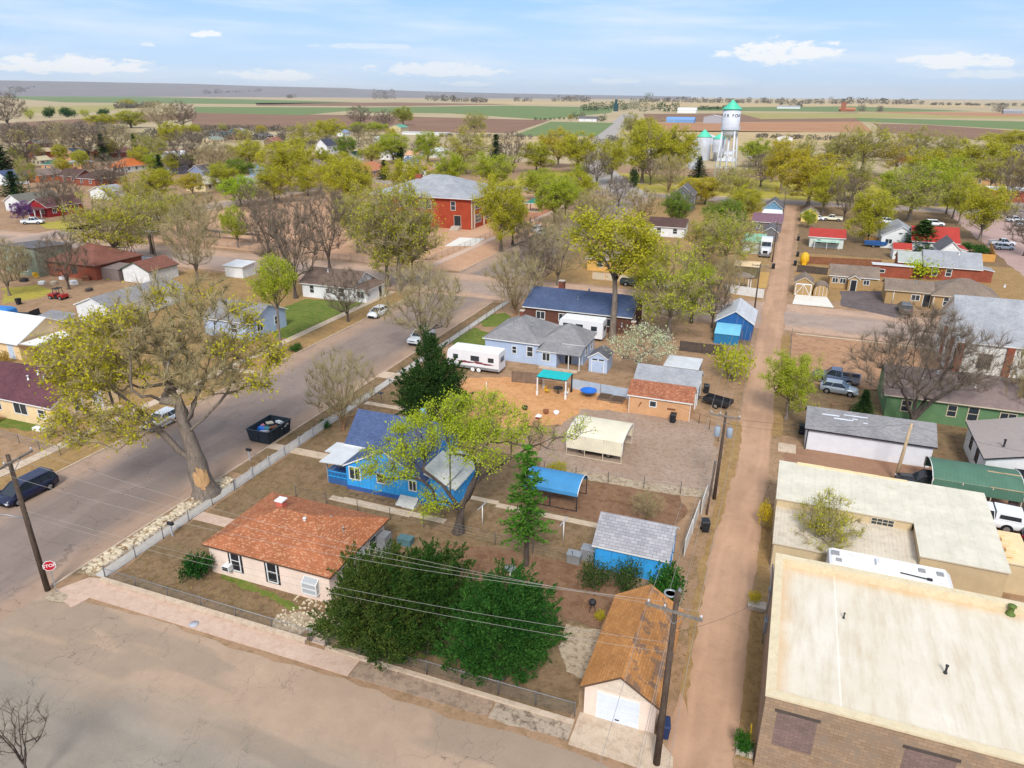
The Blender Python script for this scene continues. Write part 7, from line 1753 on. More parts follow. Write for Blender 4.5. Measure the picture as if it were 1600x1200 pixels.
for i, (lbl, x, y, z, s, m) in enumerate((('cream board lying on top of the dumpster load', -.3, .5, 1.35, (.9,.7,.08), MATS['tan trim']), ('white plastic sheet on the dumpster load', .4, 1.2, 1.25, (.8,.5,.25), MATS['white paint']), ('blue bag among the dumpster load', -.4, -.6, 1.1, (.8,.6,.4), MATS['blue plastic']), ('brown wooden panel in the dumpster load', .45, .1, 1.15, (.7,.9,.12), MATS['rust']), ('grey-white bedding heap at the front of the dumpster load', .2, -1.2, 1.1, (1.2,.6,.3), MATS['picket grey']), ('pink box in the dumpster load', -.7, -.1, 1.15, (.4,.4,.35), plain('pink box', W_(206, 130, 140), .7)), ('teal cushion in the dumpster load', .05, -.4, 1.15, (.5,.5,.25), plain('teal cloth', W_(70, 140, 150), .8)))):
 k = MB(); sx, sy, sz = s; k.grid([[(-sx/2,-sy/2,-sz/2),(sx/2,-sy/2,-sz/2),(sx/2,sy/2,-sz/2),(-sx/2,sy/2,-sz/2)],[(-sx*.48,-sy*.5,sz*.3),(sx*.5,-sy*.46,sz*.35),(sx*.46,sy*.5,sz*.3),(-sx*.5,sy*.47,sz*.4)],[(-sx*.3,-sy*.3,sz*.5),(sx*.35,-sy*.3,sz*.5),(sx*.3,sy*.32,sz*.5),(-sx*.3,sy*.3,sz*.5)]])
 o = k.obj('rubbish', m, None, (-47.45 + x, 54.55 + y, z)); o.rotation_euler = (rg.uniform(-.3,.3), rg.uniform(-.3,.3), rg.uniform(-.8,.8)); tag(o, lbl, 'rubbish')
# ---------------------------------------------------------------- trees
RX, RY = math.cos(YAW), math.sin(YAW)               # the picture's left-right direction on the ground
def sh(u, v=0.0): return (RX*u - RY*v, RY*u + RX*v)
LF, BK, BKD = MATS['leaf'], MATS['bark'], MATS['bark dark']
def lob(seed, n, H, W, zc, zr):
 rg = random.Random(seed); out = [(0, 0, H*zc, W*.34, H*zr)]
 for k in range(n):
  a = 2*math.pi*(k + rg.random()*.6)/n; r = W*.5*rg.uniform(.42, .62); out.append((r*math.cos(a), r*math.sin(a), H*(zc + rg.uniform(-.2, .13)), W*rg.uniform(.17, .27), H*zr*rg.uniform(.4, .75)))
 return out
def fan(seed, n, z0, W, H, steep=.5):
 """main limbs rising from the fork"""
 rg = random.Random(seed * 3 + 1); out = []
 for k in range(n):
  a = 2*math.pi*(k + rg.random()*.7)/n; r = W*.5*rg.uniform(.35, .8); c, s = math.cos(a), math.sin(a); z1 = H*rg.uniform(.72, .93) - r*.25
  out.append([(0, 0, z0), (c*r*.22, s*r*.22, z0 + (z1 - z0)*.33), (c*r*.6, s*r*.6, z0 + (z1 - z0)*.7), (c*r, s*r, z1)])
 return out
def clumps(q, c=1.1):
 return lambda p: (math.sin(p[0]*2.1/c + 1.3*math.sin(p[2]*1.7/c)) + math.sin(p[1]*2.3/c + 1.1*math.sin(p[0]*1.3/c)) + math.sin(p[2]*2.6/c + p[1])) > q
PROTO = {}
def proto(k, H, W, *meshes): PROTO[k] = (H, W, meshes)
for i, s_ in enumerate((11, 12, 13, 14)):            # rounded crowns in young yellow-green leaf
 L = lob(s_, 8, 10, 8, .56, .4)
 proto('leafy%d' % i, 10, 8, *tree_meshes(s_, 10, lobes(L), 230, 1.8, .26, limbs=fan(s_, 6, 1.8, 8, 10), twig=15, Lt=1.0, tw=.012, per=3.2, keep=clumps(-.75), lsize=.095, jitter=.2, lmat=LF, bmat=BKD if i % 2 else BK, droop=.15))
for i, s_ in enumerate((21, 22, 23)):                # half-bare: fine twigs with a thin veil of leaf
 L = lob(s_, 8, 10, 8, .57, .4)
 proto('mixed%d' % i, 10, 8, *tree_meshes(s_, 10, lobes(L), 240, 2.4, .26, limbs=fan(s_, 6, 2.4, 8, 10), twig=24, Lt=1.05, tw=.014, per=.8, keep=clumps(.1), lsize=.095, jitter=.2, lmat=LF, bmat=BK, droop=.1))
for i, s_ in enumerate((15, 16)):                    # long clear trunk, crown carried high
 L = lob(s_, 6, 10, 7, .76, .22)
 proto('tall%d' % i, 10, 7, *tree_meshes(s_, 10, lobes(L), 190, 4.6, .24, limbs=fan(s_, 5, 4.6, 7, 10), twig=15, Lt=.9, tw=.012, per=2.8, keep=clumps(-.6), lsize=.09, jitter=.2, lmat=LF, bmat=BK, droop=.15))
for i, s_ in enumerate((31, 32, 33)):                # bare, fan-shaped
 proto('bare%d' % i, 10, 9, *tree_meshes(s_, 10, ell(6.0, 4.3, 3.9, .25), 300, 1.2, .22, limbs=fan(s_, 7, 1.2, 9, 10), bare=True, twig=26, Lt=1.15, tw=.012, bmat=BKD if i != 1 else BK, droop=0, up=.6))
for i, s_ in enumerate((41, 42)):                    # many-stemmed bare shrub
 proto('vase%d' % i, 6, 6, *tree_meshes(s_, 6, ell(3.6, 2.9, 2.3, .3, 1, 1.1), 260, .4, .13, limbs=fan(s_, 12, .3, 6, 6.2), bare=True, twig=22, Lt=.8, tw=.009, bmat=MATS['bark red'], droop=0, up=.9, step=.6, fork=.4))
proto('spruce0', 10, 3.8, *conifer_meshes(51, 10, 2.5, 24, 11, MATS['needle'], .06, .42, dense=16))
proto('spruce1', 10, 5.2, *conifer_meshes(52, 10, 3.5, 22, 13, MATS['needle'], .04, .5, .7, dense=18))
proto('pine0', 10, 4.6, *conifer_meshes(53, 10, 2.3, 15, 7, MATS['needle bright'], .3, .29, .4, BKD, 46))
proto('mound0', 3, 4, *bush_meshes(61, lobes(lob(61, 6, 3, 4, .5, .45)), 150, .13, MATS['juniper green'], 8, None, 3, .25, 14))
proto('mound1', 3, 4, *bush_meshes(62, lobes(lob(62, 7, 3, 4, .48, .42)), 120, .11, LF, 10, None, 3, .28, 9))
proto('mound2', 3, 4, *bush_meshes(64, lobes(lob(64, 7, 3, 4, .48, .42)), 170, .10, MATS['juniper'], 12, None, 3, .28, 10))
proto('column0', 6, 2, *bush_meshes(63, ell(3.2, .85, 2.9, .3), 130, .15, MATS['needle'], 5, None, 6, .22, 14))
def T(kind, label, px, py, top, w, tint=None, name='tree', cat='tree', group=None, rz=None, btint=None):
 H0, W0, ms = PROTO[kind]
 g, H, W = size_from(px, py, top, w)
 rz = (px * 7.13 + py) % 6.28 if rz is None else rz
 tn = ('stem', 'foliage') if kind.startswith(('mound', 'column')) else ('trunk', 'crown')
 return put_tree(name, label, cat, ms, g, rz, (W / W0, W / W0, H / H0), tint, group, tn, btint)
Y1, Y2, Y3, Y4, Y5 = (1.02, .97, .75), (.95, .95, .85), (.86, .98, .8), (1.1, .92, .75), (.8, .82, .95)
TOWN = 'trees across the town'
TREES = [
 ('tall0', 'tall yellow-green street tree with a long bare trunk beside the lawn kerb', 441, 553, 398, 78, Y3), ('bare0', 'small bare street tree on the lawn verge in front of the brown-roofed white house', 544, 503, 420, 84, None),
 ('bare1', 'spreading bare street tree between the two parked white vehicles', 660, 548, 412, 150, None), ('vase0', 'reddish many-stemmed bare tree beside the picket fence end', 537, 672, 546, 122, None),
 ('bare2', 'tall dark bare tree behind the brown-roofed white house, left one', 462, 466, 300, 130, None), ('bare0', 'tall dark bare tree behind the brown-roofed white house, right one', 515, 420, 292, 105, None),
 ('mixed0', 'tall half-bare tree at the intersection, leftmost of three trunks', 606, 448, 282, 120, Y2), ('mixed1', 'tall half-bare tree at the intersection, middle of three trunks', 624, 454, 265, 140, Y2), ('mixed2', 'tall half-bare tree at the intersection, rightmost of three trunks', 645, 445, 280, 120, Y1),
 ('mixed2', 'wide half-bare yellow tree on the corner beside the white garage', 183, 416, 288, 135, Y1), ('mixed1', 'half-bare grey tree on the school side of the street', 238, 396, 286, 90, Y5), ('bare1', 'pruned bare tree with thick dark limbs above the big cracked tree', 310, 442, 318, 95, None),
 ('leafy2', 'small bright green tree in the school yard behind the fence', 372, 386, 318, 48, Y3), ('leafy3', 'round vivid green tree at the bend of the side street', 377, 323, 273, 56, (.86, 1.12, .75)),
 ('leafy0', 'large golden-green tree in front of the school', 783, 393, 268, 92, Y1), ('leafy1', 'second golden-green tree close behind the large one at the school', 801, 383, 290, 62, Y1), ('leafy3', 'green tree beside the picnic shelter, nearer one', 866, 350, 266, 76, Y3), ('leafy2', 'green tree beside the picnic shelter, leaning one', 883, 342, 268, 58, Y3),
 ('tall1', 'very tall yellow-green tree rising behind the pale blue house', 957, 530, 326, 172, Y1), ('mixed0', 'broad olive-green weeping tree right of the very tall yellow one', 1044, 532, 368, 135, (1.0, 1.1, .8)), ('leafy1', 'bright green leafy tree between the two tall trees and the blue alley shed', 1080, 505, 400, 80, Y3),
 ('vase1', 'reddish bare thicket tree left of the navy-roofed brick house', 805, 492, 392, 105, None), ('bare1', 'bare grey tree behind the navy-roofed brick house', 872, 446, 352, 105, None), ('bare2', 'short dark bare tree against the blue alley shed', 1112, 512, 428, 62, None),
 ('mixed1', 'olive vase-shaped tree beside the pale garage on the alley', 1132, 428, 322, 105, (.9, 1.0, .8)), ('vase0', 'small reddish bare tree under the olive vase-shaped tree', 1132, 478, 400, 52, None), ('leafy0', 'yellow-green alley tree beside the dirt lot', 1228, 656, 545, 88, Y3),
 ('spruce0', 'tiny dark spruce beside the long white garage', 1347, 650, 610, 36, None), ('vase1', 'brownish bare shrub tree at the right edge in front of the green house', 1588, 668, 540, 80, None), ('mixed0', 'small sparse yellow tree in front of the L-shaped beige building', 1279, 880, 762, 100, Y1),
 ('spruce1', 'dark broad juniper in front of the red metal roof', 1437, 394, 345, 62, (1.2, 1.3, .9)), ('leafy1', 'yellow tree beside the red-roofed cottage', 1355, 380, 288, 80, Y1), ('mixed0', 'large green-yellow tree behind the white gabled house', 1420, 345, 250, 112, Y3), ('leafy0', 'large yellow tree on the corner beside the right-hand car park', 1530, 376, 284, 84, Y1),
 ('leafy2', 'street tree with leaning trunk in the right-hand row, nearest', 1497, 352, 270, 50, Y2), ('leafy3', 'street tree in the right-hand row, second from the front', 1488, 342, 262, 46, Y2), ('leafy1', 'street tree in the right-hand row, farthest back', 1478, 334, 262, 42, Y3),
 ('leafy3', 'small fresh green tree at the alley bend near the yellow house', 1262, 356, 324, 28, Y3),
 ('bare0', 'bare tree at the left edge of the park lawn', 932, 291, 238, 44, None), ('leafy0', 'golden tree in the park, left of the cypress', 955, 288, 214, 48, Y1), ('leafy2', 'large golden tree in the park behind the cypress', 1003, 286, 188, 76, Y1), ('leafy3', 'large golden tree left of the silos', 1048, 285, 192, 72, Y1),
 ('vase0', 'reddish bare tree in front of the silos', 1044, 301, 244, 50, None), ('column0', 'dark columnar cypress on the park lawn', 990, 293, 261, 15, None), ('bare2', 'bare tree right of the cypress', 1016, 289, 240, 38, None),
 ('bare1', 'wide bare tree on the main street verge below the park', 930, 364, 292, 70, None), ('vase1', 'bare purple-brown tree below the park lawn', 1003, 348, 292, 68, None), ('leafy2', 'dark evergreen left of the grey-blue gabled house', 1056, 358, 296, 52, (.40, .60, .62)), ('leafy2', 'wide dark evergreen right of the grey-blue gabled house', 1130, 368, 308, 76, (.40, .60, .62)),
 ('spruce0', 'dark juniper at the foot of the silos', 1091, 277, 244, 30, None), ('leafy1', 'ochre tree in front of the water tower, left', 1102, 319, 276, 46, Y4), ('leafy0', 'bright yellow tree in front of the water tower, right', 1163, 352, 288, 64, Y1), ('bare0', 'purple-grey bare tree right of the water tower', 1188, 292, 243, 60, None), ('bare1', 'bare tree on the left edge of the alley end', 1205, 285, 240, 46, None),
 ('leafy2', 'orange-yellow tree at the park end of the alley', 1219, 302, 212, 60, Y4), ('leafy0', 'wide golden tree beside the yellow house in the park', 1262, 323, 240, 92, Y4), ('mixed2', 'olive tree behind the wide golden park tree', 1305, 270, 208, 60, Y5), ('mixed1', 'large olive tree dominating the right background', 1346, 272, 190, 84, Y2), ('mixed0', 'thin tan tree left of the crimson roof', 1396, 278, 208, 50, Y4), ('mixed2', 'grey-olive tree behind the crimson roof', 1432, 245, 198, 52, Y5),
 ('mixed1', 'grey-olive tree right of the crimson roof', 1475, 262, 205, 50, Y5), ('leafy3', 'broad yellow-green tree in the right background', 1524, 287, 213, 90, Y1), ('bare0', 'dark bare tree at the right edge behind the corner tree', 1573, 327, 244, 48, None), ('leafy1', 'ochre tree at the right edge of the town', 1592, 300, 240, 46, Y4), ('leafy2', 'yellow tree on the northern edge at the far right', 1576, 240, 204, 66, Y1), ('mixed2', 'grey bare tree between the olive trees on the right', 1255, 262, 214, 38, Y5), ('mixed0', 'pale twiggy tree over the park road on the right', 1330, 318, 240, 60, Y5), ('leafy3', 'yellow-green tree filling in behind the cottage row', 1395, 318, 262, 60, Y3),
 ('bare2', 'bare branching tree right of the parked white pickup', 1600, 400, 312, 90, None),
 ('mixed2', 'olive tree between the pale garage and the dark evergreen on the alley', 1098, 408, 330, 80, Y2), ('leafy1', 'yellow-green tree behind the navy-roofed brick house on its right', 1010, 470, 372, 84, Y1), ('bare1', 'bare grey tree on the main street opposite the picnic shelter', 880, 408, 328, 84, None), ('bare0', 'bare brown tree at the corner behind the navy roof', 835, 452, 368, 84, None),
 ('leafy3', 'golden tree behind the mustard stucco house', 905, 330, 262, 60, Y1), ('mixed1', 'olive tree at the park corner above the maroon alley roof', 1150, 322, 258, 62, Y2), ('leafy2', 'golden tree on the park lawn right of the alley', 1285, 335, 258, 70, Y1), ('bare2', 'grey bare tree behind the red-roofed cottage', 1318, 345, 272, 60, None), ('leafy0', 'yellow-green tree behind the large corner tree', 1462, 322, 244, 70, Y3), ('mixed2', 'twiggy olive tree on the road beyond the car park', 1545, 300, 236, 62, Y2), ('leafy1', 'golden tree over the far end of the right-hand road', 1440, 300, 228, 66, Y1), ('leafy3', 'yellow-green tree on the northern park edge', 1180, 262, 216, 50, Y3), ('bare1', 'mauve bare tree on the northern park edge', 1130, 300, 262, 40, None),
 ('leafy0', 'yellow-green tree left of the school roof', 640, 318, 244, 66, Y1), ('leafy1', 'bright yellow tree beside the cream house with yellow walls', 430, 318, 256, 56, Y1), ('bare0', 'brown bare tree on the side street below the round green tree', 400, 345, 286, 64, None), ('leafy2', 'olive-yellow tree over the bend of the side street', 350, 300, 254, 44, Y2), ('mixed0', 'yellow twiggy tree right of the white garage with wide doors', 215, 330, 268, 62, Y1), ('bare2', 'grey bare tree over the brown-roofed brick houses', 175, 300, 244, 56, None), ('bare1', 'grey bare tree left of the sage-sided house', 15, 462, 372, 84, None), ('bare0', 'reddish bare tree in the junk yard', 108, 452, 362, 80, None), ('bare2', 'pale dead tree at the left edge by the sage-sided house', 32, 440, 380, 56, None),
 ('spruce1', 'dark green spruce at the left edge of the town', 8, 280, 222, 48, None), ('spruce1', 'blue-green spruce in front of the dark blue gable', 24, 306, 268, 40, (1.0, 1.15, 1.1)), ('bare0', 'large bare tree over the low dark-roofed house', 45, 262, 195, 66, None), ('bare1', 'bare tree beside the low dark-roofed house', 98, 248, 192, 52, None), ('bare2', 'wide bare tree left of the two spruces', 140, 252, 192, 68, None), ('spruce0', 'left one of the two dark spruces by the long maroon roof', 163, 252, 210, 24, (1, 1.1, 1.1)), ('spruce0', 'right one of the two dark spruces by the long maroon roof', 216, 257, 210, 24, (1, 1.1, 1.1)),
 ('bare1', 'bare tree between the two dark spruces', 188, 248, 196, 56, None), ('mixed2', 'small olive tree by the brick house with taupe roof', 46, 296, 244, 34, Y5), ('bare2', 'dark bare tree in front of the dark red house', 101, 345, 262, 78, None), ('leafy0', 'small redbud in purple bloom beside the dark red house', 38, 347, 313, 34, None), ('leafy1', 'bright yellow tree right of the white garage', 250, 314, 261, 60, Y1), ('leafy2', 'orange-yellow tree right of the bright yellow one', 302, 306, 271, 40, Y4),
 ('bare0', 'big dark bare tree beside the white metal gable roof', 300, 272, 206, 78, None), ('leafy3', 'round yellow tree at the northwest edge of town', 266, 228, 190, 34, Y1), ('leafy0', 'small yellow tree near the field edge left of the teal houses', 296, 214, 196, 32, Y1), ('vase1', 'mauve bare tree right of the big dark bare tree', 340, 276, 224, 62, None), ('leafy2', 'tall yellow-green tree left of the blue-roofed house', 392, 268, 218, 54, Y1), ('leafy2', 'dark evergreen mass below the tall yellow-green tree', 376, 284, 248, 46, (.40, .60, .62)), ('mixed1', 'grey twiggy tree left of the orange hip roof', 235, 262, 206, 44, Y5), ('spruce0', 'blue spruce below the grey twiggy tree', 252, 276, 242, 26, (1, 1.15, 1.2)),
 ('bare1', 'tall bare tree on the field edge, left of a pair', 250, 205, 160, 50, None), ('bare2', 'tall bare tree on the field edge, right of a pair', 287, 204, 160, 44, None), ('leafy1', 'low yellow tree on the ploughed field edge', 205, 200, 173, 50, Y2), ('leafy3', 'low yellow-green tree left along the ploughed field edge', 160, 200, 179, 44, Y1), ('bare0', 'grey tree clump at the left edge above the town', 14, 200, 148, 56, None),
 ('mixed0', 'twiggy yellow tree left of the fork of the side street', 205, 372, 300, 95, Y1), ('mixed1', 'olive half-bare tree in front of the cream bungalow', 280, 368, 290, 90, Y2), ('bare1', 'bare tree at the school yard fence left of the bright green one', 322, 372, 300, 70, None), ('bare2', 'twiggy bare tree on the edge of the school yard', 420, 395, 300, 90, None), ('mixed2', 'half-bare tree in the school yard left of the tall trio', 560, 395, 280, 90, Y2), ('leafy2', 'low pale green tree at the foot of the school wall', 545, 372, 305, 45, Y3),
 ('leafy0', 'large yellow-green tree in front of the plum-roofed house', 455, 300, 216, 84, Y1), ('leafy1', 'yellow tree below the plum-roofed house', 482, 306, 256, 42, Y1), ('leafy2', 'spreading tree left of the bright orange building', 523, 319, 244, 66, Y1), ('leafy3', 'spreading tree in front of the bright orange building', 552, 331, 240, 88, Y1), ('mixed1', 'twiggy ochre tree left of the tall white house', 476, 232, 192, 50, Y1), ('leafy0', 'yellow-green tree left of the blue-grey metal roof', 512, 226, 187, 48, Y1), ('leafy1', 'round green tree right of the blue-grey metal roof', 560, 212, 192, 28, Y3), ('leafy2', 'second round green tree right of the blue-grey metal roof', 587, 212, 192, 34, Y3),
 ('leafy2', 'dark rounded evergreen right of the tall white house', 541, 252, 212, 34, (.40, .60, .62)), ('spruce1', 'pair of low dark evergreens in front of the tall white house', 508, 262, 237, 28, None), ('bare0', 'olive bare tree on the field edge left of the farmhouse', 562, 200, 168, 38, None), ('bare2', 'mauve bare tree on the field edge left of the farmhouse', 602, 202, 174, 36, None), ('leafy3', 'tall tree behind the farmhouse with a green roof', 630, 196, 167, 32, Y5), ('leafy0', 'yellow-green tree behind the white cottage with arched porch', 615, 256, 208, 54, Y3), ('leafy1', 'yellow-green tree right of the white cottage', 669, 254, 204, 42, Y3), ('column0', 'narrow dark juniper beside the white cottage', 625, 256, 227, 16, None), ('spruce0', 'blue spruce in front of the rust-coloured roof', 601, 280, 250, 24, (.8, 1.0, 1.3)), ('bare1', 'brown bare tree in front of the little white house', 585, 240, 204, 54, None), ('leafy2', 'small pale tree above the rust-coloured roof', 581, 258, 228, 34, Y2),
 ('mixed2', 'weeping yellow willow north of the school', 726, 272, 198, 82, Y1), ('leafy3', 'yellow-green tree just behind the school roof', 704, 300, 234, 52, Y3), ('mixed1', 'grey spreading bare tree at the edge of the ploughed field', 742, 214, 174, 40, Y5), ('spruce1', 'dark spruce above the school', 775, 250, 211, 30, None), ('leafy0', 'green tree right behind the school', 770, 304, 238, 66, Y3), ('bare0', 'dark bare tree right of the dark spruce', 802, 270, 208, 42, None), ('leafy1', 'yellow tree north of the picnic shelter, left', 838, 270, 220, 50, Y2), ('leafy2', 'golden tree north of the picnic shelter, middle', 872, 262, 200, 56, Y4), ('leafy3', 'golden-green tree north of the picnic shelter, right', 903, 272, 204, 62, Y1), ('leafy0', 'small green tree left of the picnic shelter', 838, 313, 264, 50, Y3), ('leafy2', 'small green tree at the bend of the main street', 905, 288, 258, 28, Y3),
 ('mixed0', 'olive tree beside the highway north of the park', 985, 212, 176, 30, Y5), ('leafy1', 'golden tree on the far side of the park near the highway', 1010, 235, 182, 46, Y1), ('bare2', 'purple bare tree left of the main street bend', 830, 405, 340, 62, None),
]
for k, lbl, px, py, tp, w, tint in TREES:
 if py < 330 and not k.startswith(('spruce', 'column')): w *= 1.22; tp -= 3
 t = T(k, lbl, px, py, tp, w, tint, group=TOWN if py < 330 else None)
 if 'purple bloom' in lbl:
  for c in t.children:
   if c.name.startswith('crown'): c.data = c.data.copy(); c.data.materials[1] = MATS['purple bloom']
# one more tree behind each far house
rg = random.Random(77)
KINDS = [('bare0', 'grey bare'), ('leafy1', 'olive'), ('leafy2', 'yellow-green'), ('mixed1', 'half-bare olive'), ('leafy3', 'bushy yellow'), ('leafy0', 'golden'), ('mixed0', 'thin yellow'), ('bare2', 'dark bare')]
for i, h in enumerate(FARH):
 if len(h['label'].split()) > 10: continue
 for q, (dx, dy, wd) in enumerate(((rg.uniform(-3, 6), rg.uniform(13, 19), 'behind'), (-rg.uniform(13, 20), rg.uniform(0, 9), 'left of'))):
  k, adj = KINDS[(i * 5 + q * 3 + 1) % 8]; H0, W0, ms = PROTO[k]; H = rg.uniform(8, 12); W = H * rg.uniform(.85, 1.15)
  put_tree('tree', adj + ' tree ' + wd + ' the ' + h['label'], 'tree', ms, (h.location.x + dx, h.location.y + dy, 0), rg.uniform(0, 6), (W/W0, W/W0, H/H0), rg.choice((Y1, Y1, Y2, Y3, Y4)), TOWN)
# shrubs
for lbl, px, py, tp, w, k, tint in (('clipped dark green round shrub at the corner of the pink house', 310, 903, 861, 52, 'mound0', (.6, .75, .6)), ('loose grey-green shrub left of the blue shed wall', 928, 918, 866, 56, 'mound2', (.85, .85, .85)), ('loose grey-green shrub in the middle of the blue shed wall', 980, 922, 868, 62, 'mound2', (.8, .85, .8)), ('dense green shrub at the alley corner of the blue shed', 1042, 935, 886, 66, 'mound0', (.9, 1.0, .7)),
 ('small green shrub at the foot of the tall street tree', 463, 548, 536, 22, 'mound0', (1, 1, .7)), ('green shrub by the picket fence end', 508, 668, 655, 20, 'mound0', (.8, 1, .7)), ('golden weed bush on the right side of the alley, farther one', 1192, 825, 775, 28, 'mound1', (1.3, 1.0, .6)), ('golden weed bush on the right side of the alley, nearer one', 1178, 945, 920, 26, 'mound1', (1.2, 1.0, .6)), ('green weeds at the corner of the tan block building', 1160, 1175, 1140, 30, 'mound0', (.9, 1.1, .6)),
 ('overgrown yellow-green bush beside the alley pole', 1140, 592, 528, 78, 'mound1', (.95, 1.0, .7)), ('bright yellow-green bamboo clump beside the brick outbuilding', 1440, 434, 398, 66, 'mound1', (1.0, 1.2, .6)), ('tan ornamental grass clump left of the bamboo', 1412, 418, 385, 22, 'mound1', (1.3, 1.0, .8)), ('low green hedge bush by the red roof', 1508, 392, 376, 20, 'mound0', (.9, 1, .7)), ('green hedge by the orange fence', 1530, 396, 380, 26, 'mound0', (1, 1.1, .7)), ('small spiky yucca by the garage stones', 938, 968, 952, 22, 'mound1', (1.1, .95, .5)),
 ('olive bush on the field edge, first from the left', 48, 186, 168, 18, 'mound1', (.8, .85, .9)), ('grey bush on the field edge, second from the left', 78, 184, 165, 18, 'mound0', (.7, .7, .7)), ('dark bush on the field edge, third from the left', 106, 183, 166, 26, 'mound0', (.6, .7, .7)), ('low bush on the field edge, fourth from the left', 133, 182, 169, 18, 'mound1', (.8, .85, .9)), ('grey-green bush on the field edge, fifth from the left', 162, 181, 168, 18, 'mound0', (.8, .8, .8)), ('brown bushes in the crop field left of the bare pair', 200, 168, 152, 34, 'mound1', (.8, .7, .8)),
 ('brown dormant bush beside the white-roofed cream house', 8, 568, 544, 20, 'mound1', (.8, .55, .5)), ('leaning golden shrub beside the blue carport', 872, 735, 722, 40, 'mound1', (1.1, 1, .7))):
 T(k, lbl, px, py, tp, w, tint, 'shrub', 'shrub')
T('vase1', 'bare thicket shrub behind the blue shed roof', 1010, 815, 770, 60, None, 'shrub', 'shrub')
# the big cracked cottonwood by the street, drawn to its own shape
def hero(name, label, loc, meshes, tint=None, cat='tree', tn=('trunk', 'crown')): return put_tree(name, label, cat, meshes, loc, 0, (1, 1, 1), tint, None, tn)
def LB(u, v, z, r, rz): a = sh(u, v); return (a[0], a[1], z, r, rz)
cw = [LB(-9.6, 1.5, 11.4, 3.4, 3.0), LB(-6, -1, 13.6, 3.4, 3.2), LB(-1.6, 0, 16.2, 3.8, 3.4), LB(2.6, 1, 15.8, 3.4, 3.6), LB(4.8, 1.5, 12.0, 2.8, 3.0), LB(-8.2, -2, 8.2, 3.0, 2.2), LB(-2.6, .6, 11.4, 3.2, 2.6), LB(1.6, -.6, 11.8, 3.2, 3), LB(-4.5, -2, 7.4, 2.8, 1.6)]
def cwkeep(p):
 u = p[0]*RX + p[1]*RY; h = hash((int(p[0]*.8), int(p[1]*.8), int(p[2]*.8))) % 10
 if p[2] < 8.5: return h < 6
 if u < -5 or u > 5: return h < 9 if p[2] > 9 else h < 5
 return h < 1 or (h < 4 and p[2] < 10)
g0 = G(322, 772)
def LM(*ps): return [(*sh(u, v), z) for u, v, z in ps]
cwl = [LM((-.8, 0, 6.9), (-1.3, 0, 10), (-1.9, .3, 13.5), (-2.4, .3, 17)), LM((-.8, 0, 6.9), (1.0, .8, 10.3), (2.2, 1.0, 13.5), (3.0, .8, 16.8)), LM((-.4, 0, 2.6), (-2.1, -.3, 5.2), (-4.4, -.5, 8.6), (-7.3, 0, 11.3), (-9.6, .4, 12.8)),
  LM((-4.4, -.5, 8.6), (-6.8, -1.5, 8.8), (-9, -2, 8.4)), LM((-.7, 0, 6), (1.8, -.4, 8.2), (3.8, 0, 10.6), (5.2, .6, 12)), LM((-1.9, .3, 13.5), (-4.4, 0, 15), (-6.5, -.6, 15.6))]
hero('tree', 'huge half-bare cottonwood with a split trunk and a pale bark wound beside the street', g0, tree_meshes(70, 20, lobes(cw), 680, 7.0, 1.0, ex=.82, twig=40, Lt=1.25, tw=.019, per=.62, lsize=.13, jitter=.22, lmat=LF, bmat=BK, lean=sh(-.8), limbs=cwl, keep=cwkeep, thr=.09, up=.25, sides=6), (1.1, 1.0, .72))
wd = MB(); rg = random.Random(3)
_tr = [o for o in bpy.data.objects if o.get('label', '').startswith('huge half-bare cottonwood')][0]
for k in range(9):
 a = -.72 + (k-4)*.13
 z0, z1 = .9 + abs(k-4)*.12 + rg.random()*.2, 2.9 - abs(k-4)*.15 + rg.random()*.5
 r0_, r1_ = 1.08, .98
 f = lambda t, z: (RX*0 + r0_*(1.06 - .09*z/2)*math.cos(a+t) + sh(-.8)[0]*z/7, r0_*(1.06 - .09*z/2)*math.sin(a+t) + sh(-.8)[1]*z/7, z)
 wd.face([f(-.09, z0), f(.09, z0), f(.09, z1), f(-.09, z1)])
wd.obj('bark_wound', MATS['raw wood'], _tr)
# leaning yellow-green tree in the middle of the block
ct = [LB(-5.2, 0, 6.2, 2.5, 1.6), LB(-3, 1.5, 8.0, 2.6, 1.6), LB(-.5, 2.5, 9.0, 2.8, 1.7), LB(2.0, 3, 9.2, 2.8, 1.6), LB(4.6, 2, 8.2, 2.5, 1.5), LB(7.0, 3, 7.2, 1.9, 1.3), LB(1.5, 0, 7.4, 2.4, 1.3), LB(-2.0, 0, 3.0, 1.6, 1.2), LB(9.5, 4, 7.4, 1.6, 1.0)]
ctc = clumps(-.9, .9)
def ctkeep(p):
 u = p[0]*RX + p[1]*RY
 if not ctc(p): return False
 return u < 5.5 or (hash((int(p[0]), int(p[1]), int(p[2]))) % 5 == 0)
hero('tree', 'leaning bright yellow-green tree spreading over the bright blue house', G(716, 832), tree_meshes(71, 10, lobes(ct), 360, 2.0, .42, ex=.68, twig=22, Lt=.95, tw=.009, per=1.9, lsize=.085, jitter=.2, lmat=LF, bmat=BKD, droop=.2, lean=sh(.3), limbs=[LM((.3, 0, 2), (-.6, .4, 3.4), (-2.0, .6, 4.8), (-3.6, .5, 6.2), (-4.8, .2, 7)), LM((.3, 0, 2), (1.2, .6, 4), (2.0, 1.6, 6.2), (2.2, 2.4, 8.4)), LM((1.2, .6, 4), (3.4, 1.6, 5.4), (5.8, 2.6, 6.4), (8.6, 3.6, 7.2)), LM((-.6, .4, 3.4), (-.7, 1.4, 5.8), (-.8, 2.2, 8))], keep=ctkeep, up=.3), (.9, 1.08, .72))
